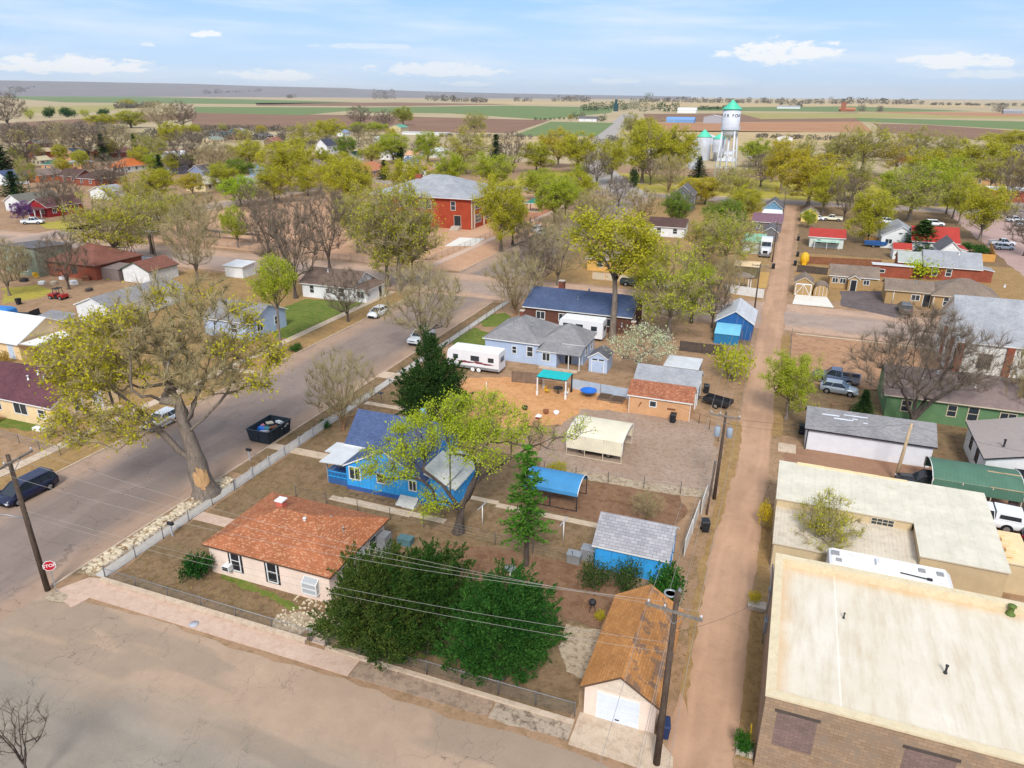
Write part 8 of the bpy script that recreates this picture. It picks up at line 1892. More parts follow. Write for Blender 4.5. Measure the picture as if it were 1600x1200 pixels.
# great bare tree right of the alley
hero('tree', 'great dark bare tree with fanning limbs in front of the green house', G(1424, 668), tree_meshes(72, 12, lobes([LB(0, 0, 8.2, 5.5, 4.6), LB(-5.2, 0, 7.2, 3.4, 3.4), LB(5.4, 0, 7.6, 3.6, 3.6), LB(0, 1, 11.0, 3.8, 2.4)]), 640, .9, .52, ex=.8, bare=True, twig=34, Lt=1.25, tw=.011, bmat=BKD, up=.5, thr=.05, droop=0, limbs=[LM((0, 0, .9), (-1.2, 0, 3.5), (-3.4, 0, 6), (-6.4, 0, 8.2)), LM((0, 0, .9), (-.5, .3, 4), (-1.2, .4, 8), (-1.6, .4, 11.5)), LM((0, 0, .9), (.8, 0, 3.8), (2.4, 0, 7), (4.2, .4, 10)), LM((0, 0, .9), (1.6, .2, 3), (4.2, 0, 5.2), (7.6, 0, 7)), LM((0, 0, .9), (.2, .8, 4.4), (.8, 1.2, 8.6), (1, 1.4, 12))]))
# blossoming tree
o_ = hero('tree', 'fruit tree in white blossom beside the pale blue garden shed', G(1000, 592), tree_meshes(73, 6, lobes([LB(0, 0, 3.4, 2.6, 1.7), LB(-1.8, 0, 2.8, 1.8, 1.4), LB(2.0, 0, 3.0, 1.9, 1.5), LB(.3, 0, 4.4, 1.8, 1.2)]), 110, .8, .2, twig=7, Lt=.7, tw=.009, per=1.5, lsize=.085, jitter=.2, lmat=MATS['blossom'], bmat=BK, step=.6)); o_.scale = (1.25, 1.25, 1.35)
# slender pine, junipers
T('pine0', 'slender tall pine with an open crown in the middle of the yard', 822, 884, 700, 92, (1.05, 1.1, .9))
def juniper(seed, label, px, py, ls, mat, n, size, tint=None, sc_=1.0):
 ls = [(a*sc_, b*sc_, c*sc_, d*sc_, e*sc_) for a, b, c, d, e in ls]
 hero('juniper', label, G(px, py), juniper_meshes(seed, lobes(ls), n, size, mat), tint, 'juniper', ('stem', 'foliage'))
juniper(81, 'olive juniper with cone-laden tips beside the front gate, leftmost of the clump', 592, 1016, [LB(0, 0, 2.4, 1.7, 2.3), LB(-1.5, .2, 1.4, 1.2, 1.2), LB(.9, .4, 3.2, 1.3, 1.9), LB(-.5, .8, 3.6, 1.0, 1.3), LB(.8, -.8, 1.6, 1.3, 1.5)], MATS['juniper'], 520, .092, (1.0, .95, .75), 1.32)
juniper(82, 'dark green juniper in the middle of the front clump', 668, 1024, [LB(0, .3, 2.6, 1.4, 2.3), LB(.6, .6, 3.3, 1.1, 1.7), LB(-.6, 0, 2.0, 1.2, 1.7)], MATS['juniper'], 440, .092, (.6, .8, .6), 1.4)
juniper(83, 'fresh green juniper at the right of the front clump overhanging the fence', 782, 1060, [LB(0, 0, 2.6, 1.6, 2.3), LB(-1.2, -.2, 1.8, 1.1, 1.6), LB(1.1, .3, 2.4, 1.2, 2.0), LB(.5, .4, 4.0, .9, 1.3), LB(-.7, .5, 3.7, .8, 1.2)], MATS['juniper green'], 620, .092, (.88, .9, .72), 1.34)
juniper(84, 'broad dark juniper tree beside the orange sand yard', 676, 660, [LB(0, 0, 2.2, 3.0, 2.0), LB(-1.0, 0, 3.8, 1.9, 2.2), LB(1.1, .4, 3.8, 1.9, 2.4), LB(.1, .2, 6.2, 1.4, 2.4), LB(-.1, 0, 8.2, .8, 1.5), LB(0, 0, 9.4, .35, 1.3)], MATS['juniper'], 520, .12, (.62, .8, .75), 1.0)
# bare tree whose top reaches into the lower left corner
hero('tree', 'top of a bare reddish tree reaching into the lower left corner', (-32.2, 16.3, 0), tree_meshes(74, 5, lobes([LB(0, 0, 4.3, 1.7, 1.5), LB(.9, .3, 4.6, 1.1, 1.1), LB(-.8, 0, 3.8, 1.2, 1.2)]), 110, 1.6, .11, bare=True, twig=9, Lt=.6, tw=.008, bmat=MATS['bark dark'], step=.5, limbs=fan(5, 6, 1.6, 3.4, 6)))
# far trees: long belts that read as masses
def belt(name, label, runs, seed, size=(2.5, 5.0), mat=None):
 rg = random.Random(seed); mb = MB(); lf = []
 for (xa, ya, xb, yb, n, hpx, wpx) in runs:
  for i in range(n):
   t = (i + rg.random()) / n; px, py = xa + (xb - xa)*t, ya + (yb - ya)*t
   g = G(px, py); k = PJ(g)[2] / F_PX; H, W = hpx*k*rg.uniform(.6, 1.15), wpx*k*rg.uniform(.6, 1.2)
   for j in range(90 if hpx < 15 else 260):
    a, r, z = rg.uniform(0, 6.28), math.sqrt(rg.random()), rg.uniform(.15, 1)
    w = W*.5*(1 - abs(z - .55)**1.6)
    c = np.array([g.x + w*r*math.cos(a), g.y + w*r*math.sin(a), H*z])
    lf.append((c, W*(.1 if hpx < 15 else .05)))
 for c, s in lf: leaves(rg, [(c, None)], 1, s, mb, 0, s*.3)
 return tag(mb.obj(name, mat or MATS['far leaf'], None, autouv=False), label, 'trees', None, 'stuff')
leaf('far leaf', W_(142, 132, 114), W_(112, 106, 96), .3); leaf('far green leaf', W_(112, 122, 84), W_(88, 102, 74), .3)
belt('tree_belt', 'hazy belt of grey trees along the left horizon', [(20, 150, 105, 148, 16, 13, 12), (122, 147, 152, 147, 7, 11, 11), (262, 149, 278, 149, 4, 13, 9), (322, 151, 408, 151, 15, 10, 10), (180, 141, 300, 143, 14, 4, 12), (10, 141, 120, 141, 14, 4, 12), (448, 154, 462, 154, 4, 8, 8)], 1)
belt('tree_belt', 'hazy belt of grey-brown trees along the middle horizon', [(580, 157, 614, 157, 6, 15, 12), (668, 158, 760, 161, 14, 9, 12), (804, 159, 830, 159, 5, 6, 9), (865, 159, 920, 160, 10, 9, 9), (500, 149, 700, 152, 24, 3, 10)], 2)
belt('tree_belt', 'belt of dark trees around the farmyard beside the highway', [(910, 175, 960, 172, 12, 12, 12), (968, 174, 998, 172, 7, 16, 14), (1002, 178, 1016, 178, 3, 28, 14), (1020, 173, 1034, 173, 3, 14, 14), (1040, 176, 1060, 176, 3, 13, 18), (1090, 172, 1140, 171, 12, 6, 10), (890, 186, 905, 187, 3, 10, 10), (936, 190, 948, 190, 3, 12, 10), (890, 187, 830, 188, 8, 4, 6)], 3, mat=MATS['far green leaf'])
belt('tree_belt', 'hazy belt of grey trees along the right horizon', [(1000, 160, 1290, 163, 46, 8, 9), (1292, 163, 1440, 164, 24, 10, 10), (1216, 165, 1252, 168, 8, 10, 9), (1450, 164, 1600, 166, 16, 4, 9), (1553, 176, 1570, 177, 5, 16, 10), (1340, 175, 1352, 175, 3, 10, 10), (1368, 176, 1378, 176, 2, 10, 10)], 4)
belt('shrub_belt', 'low scrub along the field banks north of the town', [(300, 205, 560, 206, 40, 9, 14), (180, 170, 240, 168, 12, 8, 14), (1180, 215, 1360, 222, 18, 7, 14), (980, 205, 1000, 200, 8, 10, 12), (690, 214, 830, 218, 14, 8, 12)], 5)
belt('shrub_belt', 'tangle of grey brush filling the northern edge of the town', [(0, 220, 200, 212, 26, 22, 26), (200, 222, 420, 222, 24, 18, 24), (1290, 250, 1600, 255, 34, 26, 28), (1200, 262, 1300, 262, 10, 20, 26), (420, 225, 560, 232, 14, 16, 20), (900, 232, 1060, 232, 14, 18, 24)], 6)
# ---------------------------------------------------------------- poles and wires
P1 = utility_pole('weathered utility pole with a streetlight arm beside the stop sign', (-46.0, 28.1, 0), 10.8, [(10.3, 3.4, R(100))], (-.25, 0), lamp=(5.9, -2.2, -1.0), r=.17)
P2 = utility_pole('utility pole with a heavy crossarm standing in front of the pink garage', (-2.75, 29.3, 0), 11.0, [(10.0, 2.7, R(-6))], (.1, 0.2), r=.17)
k = MB(); k.tube([(.05, .25, 10.5), (.15, .9, 10.7)], .08, 8); k.lathe([(.32, 0), (.32, .05), (.24, .05), (.24, 0)], (-.25, .5, 10.6), 16); k.obj('street_lamp_bracket', MATS['galvanised'], P2)
P3 = utility_pole('utility pole with two transformers beside the gravel yard', (-3.0, 58.5, 0), 8.4, [(8.1, 2.4, R(-4))], (.1, 0), trans=[(7.0, -.5, 0), (7.0, .5, .1)], r=.14)
P4 = utility_pole('thin utility pole at the alley corner beside the blue alley shed', (-3.6, 121.0, 0), 8.4, [(8.1, 2.4, R(-4))], r=.12)
P5 = utility_pole('leaning bleached bare pole in front of the long white garage', (12.3, 68.0, 0), 5.8, (), (.35, .3), r=.15, dark=False, group=None)
P6 = utility_pole('thin utility pole beside the white lorry on the alley', (-2.6, 165, 0), 8.6, [(8.3, 2.2, R(-4))], r=.12)
P7 = utility_pole('utility pole beside the blue-gabled house at the alley end', (-2.4, 222, 0), 8.6, [(8.3, 2.2, R(-4))], r=.12)
P8 = utility_pole('utility pole by the kerb left of the school street', tuple(G(240, 398)), 9.5, [(9.2, 2.4, R(20))], r=.14)
P9 = utility_pole('utility pole among the trees behind the grey-roofed white house', tuple(G(249, 432)), 9.0, [(8.7, 2.2, R(20))], r=.13)
ys = [(-2.75, 29.4, 10.2), (-3.0, 58.5, 8.3), (-3.6, 121.0, 8.3), (-2.6, 165, 8.5), (-2.4, 222, 8.5)]
sp = []
for a, b in zip(ys[:-1], ys[1:]):
 for dx in (-1.2, -.4, 1.15): sp.append(((a[0] + dx, a[1], a[2]), (b[0] + dx, b[1], b[2]), .5))
 sp.append(((a[0], a[1], a[2] - 2.2), (b[0], b[1], b[2] - 1.6), .7))
wires('bundle of pale overhead wires running along the alley', sp, .010)
sp = [((-46.2, 26.6, 10.5), (-4.0, 29.5, 10.2), 1.2), ((-46.2, 28.2, 10.6), (-3.1, 29.5, 10.3), 1.3), ((-46.2, 29.6, 10.5), (-1.6, 29.5, 10.2), 1.2), ((-46.1, 28.1, 6.6), (-2.8, 29.4, 8.0), .9), ((-46.1, 28.1, 6.2), (-2.8, 29.4, 7.4), .9), ((-46.1, 28.1, 6.0), (-75, 22, 7), .9), ((-46.2, 28.2, 10.6), (-90, 24, 10), 1.2)]
wires('bundle of pale overhead wires crossing the front yards from pole to pole', sp, .010)
sp = [((-2.7, 29.3, 10.2), (-2.5, 2, 10.0), .7), ((-1.6, 29.3, 10.2), (-1.3, 2, 10.0), .7), ((-4.0, 29.3, 10.2), (-3.9, 2, 10.0), .7), ((-2.8, 29.3, 8.2), (-2.6, 2, 8.0), .8)]
wires('bundle of pale overhead wires leaving the front pole towards the viewer', sp, .010)
dc = MATS['dark cable']
wires('dark service wires from the transformer pole to the roofs and leaning bare pole', [((-3.0, 58.5, 7.9), (12.6, 68.3, 5.7), .5), ((-3.0, 58.5, 7.4), (9, 72, 2.9), .5), ((-3.0, 58.5, 7.6), (-14, 76, 3), .5)], .010, dc)
wires('dark service wires leaving the leaning bare pole to the right', [((12.6, 68.3, 5.6), (30, 66, 5.6), .5), ((12.6, 68.3, 5.4), (22, 60, 5), .4)], .010, dc)
wires('dark service wires from the front pole to the pink house and block building', [((-2.75, 29.4, 7.6), (-25, 38, 3.2), .6), ((-2.75, 29.4, 8.6), (2.2, 40, 4.8), .4)], .010, dc)
gw = MB(); gw.tube([(-3.3, 55.6, 0), (-3.25, 58.0, 4.0)], .09, 8); tag(gw.obj('pole_stub', MATS['pole wood']), 'leaning stub post propped beside the transformer pole', 'post')
# ---------------------------------------------------------------- signs, boxes, bins
ss = thing('stop_sign', 'red octagonal STOP sign on a steel post at the corner', 'stop sign', (-45.2, 28.15, 0), R(44))
MB().box(-.03, -.02, 0, .03, .02, 2.6).obj('post', MATS['galvanised'], ss)
k = MB(); rr_ = .42
o8 = lambda r, y: [(r*math.cos(math.pi/8 + k*math.pi/4), y, 2.3 + r*math.sin(math.pi/8 + k*math.pi/4)) for k in range(8)]
k.grid([o8(rr_, -.03), o8(rr_, -.045)]); pl = k.obj('sign_plate', plain('sign white', W_(232, 232, 232), .5, .03), ss)
k = MB(); k.face(o8(rr_*.91, -.048)); k.obj('sign_face', plain('sign red', W_(186, 28, 44), .5, .05), pl)
def flat_text(s, size, mat, parent, loc, rot=(math.pi/2, 0, 0), name='lettering'):
 cu = bpy.data.curves.new('text', 'FONT'); cu.body = s; cu.size = size; cu.align_x = 'CENTER'; cu.align_y = 'CENTER'; cu.offset = .006
 o = bpy.data.objects.new('text', cu); me = bpy.data.meshes.new_from_object(o); bpy.data.objects.remove(o); bpy.data.curves.remove(cu)
 me.materials.clear(); me.materials.append(mat); t = link_mesh(name, me, parent, loc); t.rotation_euler = rot; return t
flat_text('STOP', .34, MATS['sign white'], pl, (0, -.052, 2.3))
def mailbox(label, x, y, rz, mat):
 m = thing('mailbox', label, 'mailbox', (x, y, 0), rz); MB().box(-.05, -.05, 0, .05, .05, 1.1).obj('post', MATS['picket grey'], m)
 k = MB(); pf = [(-.12, 1.1), (.12, 1.1), (.12, 1.25)] + [(.12*math.cos(t), 1.25 + .1*math.sin(t)) for t in (.5, 1, 1.57, 2.1, 2.6)] + [(-.12, 1.25)]
 k.grid([[(a, y_, z) for a, z in pf] for y_ in (-.27, .27)]); k.obj('box', mat, m); MB().box(.125, -.1, 1.2, .14, -.05, 1.42).obj('flag', MATS['tail red'], m)
mailbox('dark mailbox on a white post by the sidewalk of the pink house', *G(270, 838).xy, R(90), MATS['dark metal']); mailbox('dark mailbox on a leaning post at the kerb before the dumpster', *G(391, 720).xy, R(90), MATS['dark metal'])
def bin_(label, x, y, rz, mat):
 b = thing('wheelie_bin', label, 'bin', (x, y, 0), rz); k = MB(); k.grid([[(-.26,-.3,.08),(.26,-.3,.08),(.26,.26,.08),(-.26,.26,.08)],[(-.32,-.38,1.0),(.32,-.38,1.0),(.32,.36,1.0),(-.32,.36,1.0)]]); k.obj('body', mat, b)
 k = MB(); k.grid([[(-.34,-.42,1.0),(.34,-.42,1.0),(.34,.38,1.0),(-.34,.38,1.0)],[(-.3,-.36,1.1),(.3,-.36,1.1),(.3,.38,1.08),(-.3,.38,1.08)]]); k.bar((-.3,.44,1.0),(.3,.44,1.0),.05,.05); k.obj('lid', mat, b)
 for s in (-1, 1): MB().grid([[(s*.3 + d, .28 + .12*math.cos(t), .12 + .12*math.sin(t)) for t in [2*math.pi*q/10 for q in range(10)]] for d in (-.03, .03)]).obj('wheel', MATS['tyre'], b)
for lbl, px, py, rz, m in (('dark blue wheeled bin beside the pole at the pink garage', 1036, 1150, .2, 'bin blue'), ('black wheeled bin on the alley verge by the leaning white panels', 1101, 830, .3, 'bin black'), ('black wheeled bin against the tan garage wall', 1051, 660, 0, 'bin black'), ('black wheeled bin at the corner behind the terracotta-roofed garage', 1103, 614, .2, 'bin black'), ('black wheeled bin at the end of the long white garage', 1252, 678, 0, 'bin black'),
 ('black wheeled bin on the alley near the red-roofed cottage', 1247, 376, 0, 'bin black'), ('black wheeled bin on the alley opposite the lorry', 1246, 401, 0, 'bin black'), ('black wheeled bin on the alley beside the yellow slide', 1242, 415, 0, 'bin black'), ('black wheeled bin across the alley by the ochre court', 1208, 420, 0, 'bin black'), ('black wheeled bin in the dirt yard left of the white sedan', 30, 476, 0, 'bin black')):
 bin_(lbl, *G(px, py).xy, rz, MATS[m])
mhole = MB().lathe([(.32, 0), (.32, .012), (0, .012)], tuple(G(303, 975, .075)), 20); tag(mhole.obj('manhole_cover', MATS['picket grey']), 'round cover set in the pink corner pavement', 'cover')
# clothes posts and bird-bath in the yards
for lbl, px, py in (('white clothesline post with a crossbar left of the blue shed', 880, 846), ('white clothesline post between the leaning tree and the slender pine', 754, 821)):
 g = G(px, py); c = thing('clothesline_post', lbl, 'post', g); MB().tube([(0,0,0),(0,0,1.9)], .045, 8).obj('post', MATS['white paint'], c); k = MB(); k.bar((-.1,-.7,1.85),(.1,.7,1.9),.06,.06); k.obj('crossbar', MATS['picket grey'], c)
bd_ = thing('bird_bath', 'grey table-like bird bath standing in the garden behind the junipers', 'bird bath', G(797, 905)); MB().tube([(0,0,0),(0,0,.9)], .06, 8).obj('pedestal', MATS['white paint'], bd_); MB().lathe([(.1,.88),(.42,.95),(.42,1.0),(.3,.96),(0,.94)], (0,0,0), 14).obj('bowl', MATS['grey metal'], bd_)
tag(MB().box(-.55,-.35,0,.55,.35,.55).box(-.6,-.4,.55,.6,.4,.62).obj('cold_frame', plain('teal lid', W_(84, 116, 120), .5), None, G(634, 850)), 'teal-lidded cold frame box beside the back wall of the pink house', 'box')
tag(MB().box(-.5,-.35,0,.5,.35,.75).box(-.55,-.4,.75,.55,.4,.82).obj('metal_box', MATS['galvanised'], None, G(897, 878)), 'pale square metal box in the red earth near the shrubs', 'box')
kt = thing('kettle_grill', 'black kettle grill in the gravel by the pink garage', 'grill', G(925, 955)); MB().lathe([(0,.55),(.22,.62),(.27,.78),(.2,.92),(0,.98)], (0,0,0), 14).obj('bowl', MATS['dark metal'], kt)
for a in (0, 2.1, 4.2): MB().tube([(.1*math.cos(a),.1*math.sin(a),.6),(.28*math.cos(a),.28*math.sin(a),0)], .02, 5).obj('leg', MATS['dark metal'], kt)
tag(MB().box(-.6,-.4,0,.6,.4,.35).obj('stone_block', MATS['concrete'], None, G(1182, 950)), 'pale stone block lying by the wall of the tan block building', 'block'); tag(MB().box(-.45,-.3,0,.45,.3,.3).obj('stone_block', MATS['concrete'], None, G(1163, 1176)), 'pale stone block among weeds at the corner by the gas riser', 'block')
for i, (lbl, px, py, m) in enumerate((('white garden pot on the orange sand left of the cream carport', 869, 648, 'white paint'), ('rusty tub on the orange sand left of the white pot', 853, 646, 'rust'), ('dark tub under the leaning golden shrub', 820, 640, 'dark metal'))):
 tag(MB().lathe([(0,0),(.26,.02),(.34,.42),(.28,.42),(.24,.3),(0,.3)], (0,0,0), 14).obj('pot', MATS[m], None, G(px, py)), lbl, 'pot')
wpipe = thing('standpipe', 'short white standpipe in the orange sand yard', 'pipe', G(760, 607)); MB().tube([(0,0,0),(0,0,.8)], .06, 8).obj('pipe', MATS['white paint'], wpipe); MB().box(-.15,-.04,0,.15,.04,.08).obj('foot', MATS['white paint'], wpipe)
rf_ = thing('red_flagstand', 'red and white garden feeder under the leaning golden shrub', 'feeder', G(841, 668)); MB().tube([(0,0,0),(0,0,1.1)], .03, 6).obj('pole', MATS['dark metal'], rf_); MB().box(-.25,-.25,1.1,.25,.25,1.35).obj('box', MATS['tail red'], rf_); MB().grid([[(-.32,-.32,1.35),(.32,-.32,1.35),(.32,.32,1.35),(-.32,.32,1.35)],[(-.02,-.02,1.6),(.02,-.02,1.6),(.02,.02,1.6),(-.02,.02,1.6)]]).obj('roof', MATS['white paint'], rf_)
hy = thing('fire_hydrant', 'red fire hydrant-like pump beside the white-roofed cream house', 'hydrant', G(58, 556)); MB().lathe([(.2,0),(.2,.08),(.14,.1),(.14,.65),(.18,.66),(.12,.82),(0,.88)], (0,0,0), 12).obj('barrel', MATS['tail red'], hy); MB().tube([(-.25,0,.5),(.25,0,.5)], .07, 8).obj('outlet', MATS['tail red'], hy)
pgk = thing('play_slide', 'yellow plastic slide hood beside the alley bins', 'slide', tuple(G(1256, 413))); MB().lathe([(.75,.2),(.95,1.0),(.8,2.0),(.4,2.5),(0,2.6)], (0,0,0), 10).obj('hood', MATS['yellow plastic'], pgk); MB().box(-.45,-1.4,.1,.45,-.5,.5).obj('chute', MATS['yellow plastic'], pgk)
pc_ = thing('grill_cover', 'red patio umbrella folded beside the olive tan cottage porch', 'umbrella', tuple(G(1341, 450))); MB().lathe([(.1,0),(.45,.2),(.5,1.4),(.2,2.0),(0,2.1)], (0,0,0), 10).obj('cover', plain('coral cover', W_(226, 96, 96), .7), pc_)
# junk in the left yard
JK = [('white washing machine lying in the junk yard', 92, 428, 'white paint'), ('white drum in the junk yard beside the brick wall', 98, 436, 'white paint'), ('orange tarpaulin heap in the junk yard', 135, 438, 'rust'), ('white plastic chair in the junk yard', 66, 444, 'white paint'), ('pale plank pile in the junk yard', 85, 444, 'tan trim'), ('white tyre-shaped planter in the junk yard', 116, 444, 'white paint'), ('yellow toy bench against the sage wall', 58, 432, 'yellow plastic'), ('blue plastic slide against the sage wall', 68, 430, 'blue plastic'), ('dark stack of pallets behind the buggy', 140, 455, 'dark board'), ('black water tank in the grass left of the buggy', 38, 440, 'dark metal')]
for i, (lbl, px, py, m) in enumerate(JK):
 rg = random.Random(i); k = MB(); s = rg.uniform(.5, .9)
 k.grid([[(s*a*rg.uniform(.8,1), s*b*rg.uniform(.8,1), z) for a, b in ((-1,-.7),(0,-.9),(1,-.6),(1,.7),(0,.9),(-1,.7))] for z in (0, s*.5, s*.9)] + [[(s*.5*a, s*.5*b, s*1.05) for a, b in ((-1,-.7),(0,-.9),(1,-.6),(1,.7),(0,.9),(-1,.7))]])
 tag(k.obj('yard_item', MATS[m], None, G(px, py), rg.uniform(0, 3)), lbl, 'yard item')
# spare white panels leaning along the alley shed
lp = thing('leaning_panels', 'row of white panels leaning along the alley side of the blue shed', 'panels', (-4.2, 49.0, 0))
for k_, (x, y, l) in enumerate(((0, 0, 3.2), (.15, 3.3, 3.0), (.45, 6.4, 2.8))): MB().bar((x, y - l/2 + 1.4, .75), (x + .12, y + l/2 + 1.4, .8), .05, 1.5).obj('panel', MATS['picket white'], lp)
# basketball-like playground frames by the school street
pf_ = thing('climbing_frame', 'red and white playground frame at the school yard edge', 'play frame', tuple(G(203, 397)))
k = MB()
for x in (-1.2, 0, 1.2): k.bar((x, -.6, 0), (x*.8, 0, 2.0), .08, .08); k.bar((x, .6, 0), (x*.8, 0, 2.0), .08, .08)
k.bar((-1, 0, 2.0), (1, 0, 2.0), .09, .09); k.obj('frame', MATS['tail red'], pf_)
bl_ = thing('bleacher', 'long dark low shelter along the school yard', 'shelter', tuple(G(312, 372))); k = MB(); k.box(0,0,1.7,17,2.0,1.85); k.obj('roof', MATS['dark board'], bl_)
for x in (.2, 5.5, 11, 16.8): MB().box(x-.06, .9, 0, x+.06, 1.02, 1.7).obj('post', MATS['dark metal'], bl_)
# ---------------------------------------------------------------- fences
fence_line('fence', 'chain-link fence along the street side of the pink house yard', [(-43.3, 30.6), (-43.3, 44.3)], 'chain', 1.05, 2.7, fence_mats)
fence_line('fence', 'chain-link fence along the front pavement, left of the gate', [(-43.25, 30.55), (-25.5, 30.5)], 'chain', .95, 2.9, fence_mats)
fence_line('fence', 'chain-link fence along the front pavement, right of the gate under the junipers', [(-24.1, 30.5), (-7.7, 30.75)], 'chain', 1.05, 2.4, fence_mats)
fence_line('fence', 'white picket fence along the street in front of the bright blue house', [(-43.3, 44.4), (-43.3, 60.8)], 'picket', 1.1, 2.4, [MATS['picket grey'], MATS['picket white']])
fence_line('fence', 'chain-link fence along the street beyond the picket fence', [(-43.0, 61.2), (-42.9, 112)], 'chain', 1.1, 3.4, fence_mats)
fence_line('fence', 'thin wire fence dividing the pink and blue house yards', [(-37.5, 45.4), (-12, 44.8)], 'wire', 1.1, 3.2, fence_mats)
fence_line('fence', 'post and wire fence along the stone edging of the gravel yard', [G(850, 741), G(950, 756), G(1063, 772)], 'wire', 1.2, 2.6, fence_mats)
fence_line('fence', 'weathered grey board fence behind the pergola', [G(800, 597), G(846, 601)], 'wood', 1.5, 2.4, [MATS['old board'], MATS['old board']])
fence_line('fence', 'pale blue metal sheet fence behind the blue basin', [G(893, 607), G(985, 624)], 'solid', 1.25, 3.4, [MATS['grey metal'], plain('pale blue sheet', W_(180, 192, 206), .6)])
fence_line('fence', 'dark board fence behind the yellow bush near the alley corner', [G(1062, 548), G(1130, 556)], 'wood', 1.5, 2.4, [MATS['dark board'], MATS['dark board']])
fence_line('fence', 'chain-link fence round the school yard along the main street', [(-70.4, 130), (-70.0, 205)], 'chain', 1.3, 3.0, fence_mats)
fence_line('fence', 'chain-link fence round the school yard along the cross street', [(-70.6, 129.8), (-150, 136)], 'chain', 1.3, 3.2, fence_mats)
fence_line('fence', 'tall white and grey panel fence along the cross street on the left', [G(140, 415), G(178, 408)], 'solid', 1.8, 3.0, [MATS['dark metal'], MATS['picket white']])
fence_line('fence', 'blue-grey panel fence continuing to the white garage', [G(188, 410), G(270, 415)], 'solid', 1.5, 3.0, [MATS['dark metal'], plain('blue grey panel', W_(150, 164, 180), .7)])
fence_line('fence', 'chain-link fence in front of the cream house lawn', [G(0, 684), G(95, 712), G(160, 676)], 'chain', 1.0, 3.0, fence_mats)
fence_line('fence', 'wire fence along the dirt lot beside the alley', [(2.4, 93), (2.4, 111)], 'wire', 1.1, 3.0, fence_mats)
fence_line('fence', 'wire fence between the dirt lot and the parked cars', [(2.5, 93), (15, 93)], 'wire', 1.1, 3.0, fence_mats)
fence_line('fence', 'bright orange board fence beside the right-hand car park', [G(1524, 408), G(1553, 410), G(1546, 390)], 'wood', 1.7, 2.4, [MATS['new board'], MATS['new board']])
fence_line('fence', 'orange board fence in front of the white gabled house', [G(1350, 380), G(1400, 383)], 'wood', 1.6, 2.4, [MATS['new board'], MATS['new board']])
fence_line('fence', 'dark board fence behind the two olive sheds', [G(1245, 425), G(1292, 430)], 'wood', 1.5, 2.4, [MATS['dark board'], MATS['dark board']])
fence_line('fence', 'reddish board fence behind the yellow slide', [G(1262, 412), G(1375, 418)], 'wood', 1.6, 2.6, [MATS['rust'], MATS['rust']])
fence_line('fence', 'golden board fence of the yellow stucco house yard', [G(925, 436), G(1010, 444)], 'wood', 1.4, 2.6, [MATS['new board'], MATS['tan trim']])
fence_line('fence', 'brown board fence at the right edge behind the white pickup', [G(1572, 800), G(1640, 812)], 'wood', 1.5, 2.4, [MATS['dark board'], MATS['dark board']])
fence_line('fence', 'rail fence at the end of the gravel yard by the alley', [G(1092, 662), G(1108, 672), G(1122, 690)], 'wire', 1.1, 2.0, [MATS['old board'], MATS['old board']])
gp = thing('gate', 'chain-link gate at the front walk of the pink house', 'gate', (-25.35, 30.5, 0)); k = MB()
for x in (0, 1.1): MB().lathe([(.05, 0), (.05, 1.35), (0, 1.38)], (x, 0, 0), 8).obj('post', MATS['galvanised'], gp)
k.tube([(.06,0,1.0),(1.04,0,1.0)], .02, 5); k.tube([(.06,0,.12),(1.04,0,.12)], .02, 5); k.obj('rail', MATS['galvanised'], gp); k = MB(); k.face([(.06,0,.12),(1.04,0,.12),(1.04,0,1.0),(.06,0,1.0)]); k.obj('wire_mesh', MATS['chain link'], gp)
sw = thing('swing_frame', 'rusty metal bench frames beside the spruce behind the long white garage', 'bench frame', G(1322, 640)); k = MB()
for x in (-1.6, -.3, .3, 1.6): k.bar((x, 0, 0), (x, 0, .7), .05, .05)
k.bar((-1.6,0,.7),(-.3,0,.7),.05,.05); k.bar((.3,0,.7),(1.6,0,.7),.05,.05); k.bar((-1.6,0,.35),(-.3,0,.35),.04,.04); k.bar((.3,0,.35),(1.6,0,.35),.04,.04); k.obj('frame', MATS['rust'], sw)
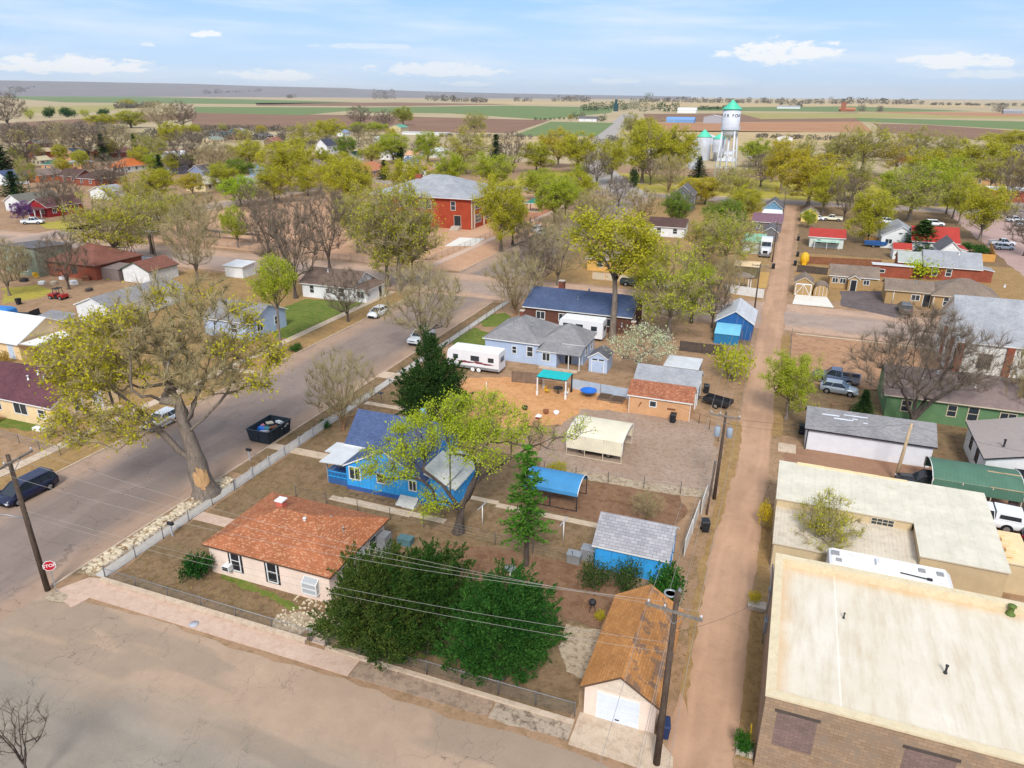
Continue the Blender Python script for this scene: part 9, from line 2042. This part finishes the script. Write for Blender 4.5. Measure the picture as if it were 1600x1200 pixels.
# stones of the street-side bed
def stones():
 rg = random.Random(9); mb = MB(); q = [G(120, 896), G(300, 782), G(362, 744), G(364, 757), G(253, 828), G(150, 901)]
 def put(x, y, s):
  n = 7; pts = [(x + s*math.cos(2*math.pi*k/n)*rg.uniform(.7, 1.1), y + s*.8*math.sin(2*math.pi*k/n)*rg.uniform(.7, 1.1)) for k in range(n)]
  h = s*rg.uniform(.3, .6); mb.grid([[(a, b, .02) for a, b in pts], [(x + (a-x)*.9, y + (b-y)*.9, .05 + h*.7) for a, b in pts], [(x + (a-x)*.5, y + (b-y)*.5, .05 + h) for a, b in pts]])
 for i in range(520):
  y = rg.uniform(30.7, 46); put(rg.uniform(-45.85, -44.5), y, rg.choice((.08, .12, .12, .18, .26)))
 for i in range(160): put(rg.uniform(-25.8, -21.6) - 3.2, rg.uniform(31.0, 34.0), rg.choice((.07, .1, .14)))
 tag(mb.obj('loose_stones', plain('pale stone', W_(206, 190, 162), .9, .35, 1.2), None), 'loose pale stones scattered in the street-side bed', 'stones', None, 'stuff')
stones()
def tufts():
 """dry grass tufts on the verges and yards"""
 rg = random.Random(19); mb = MB()
 areas = [(-43, -25.5, 31, 34, 500), (-43, -8, 45, 48, 500), (-42.5, -35, 54, 72, 700), (-60.9, -66, 30, 80, 900), (-3.4, -2.4, 31, 90, 500), (1.2, 2.1, 34, 112, 500), (-24, -8, 36, 44, 400), (2.5, 19, 93, 111, 600), (-45.9, -44.5, 47, 110, 400), (-21, -8, 55, 60, 300)]
 for (xa, xb, ya, yb, n) in areas:
  for i in range(n):
   x, y = rg.uniform(xa, xb), rg.uniform(ya, yb); h = rg.uniform(.06, .2)
   for j in range(3):
    a = rg.uniform(0, 6.28); d = (math.cos(a)*.06, math.sin(a)*.06); b = len(mb.v); w = .035
    mb.v.extend([(x - d[1]*w*8, y + d[0]*w*8, .01), (x + d[1]*w*8, y - d[0]*w*8, .01), (x + d[0]*2, y + d[1]*2, h)]); mb.f.append((b, b+1, b+2)); mb.mi.append(0); mb.sm.append(False)
 tag(mb.obj('dry_grass', leaf('dry grass', W_(186, 156, 96), W_(132, 118, 70), .2), None, autouv=False), 'dry grass tufts growing along the yards and verges', 'grass', None, 'stuff')
tufts()
# the air over the plain
hz = MB().box(-46000, -3500, -6, 46000, 61000, 600); hm = bpy.data.materials.new('haze'); hm.use_nodes = True; hm.node_tree.nodes.clear()
ho_, hv = hm.node_tree.nodes.new('ShaderNodeOutputMaterial'), hm.node_tree.nodes.new('ShaderNodeVolumePrincipled')
hv.inputs['Color'].default_value = (.95, .98, 1.0, 1); hv.inputs['Density'].default_value = 2.3e-5; hv.inputs['Anisotropy'].default_value = .0
hm.node_tree.links.new(hv.outputs[0], ho_.inputs['Volume'])
tag(hz.obj('haze', hm, None, autouv=False), 'pale blue haze lying over the far plain and mesa', 'haze', None, 'stuff')
# yards' hose, cactus pad and small growth stay on the ground sheets
for me in list(bpy.data.meshes):
 if me.users == 0: bpy.data.meshes.remove(me)
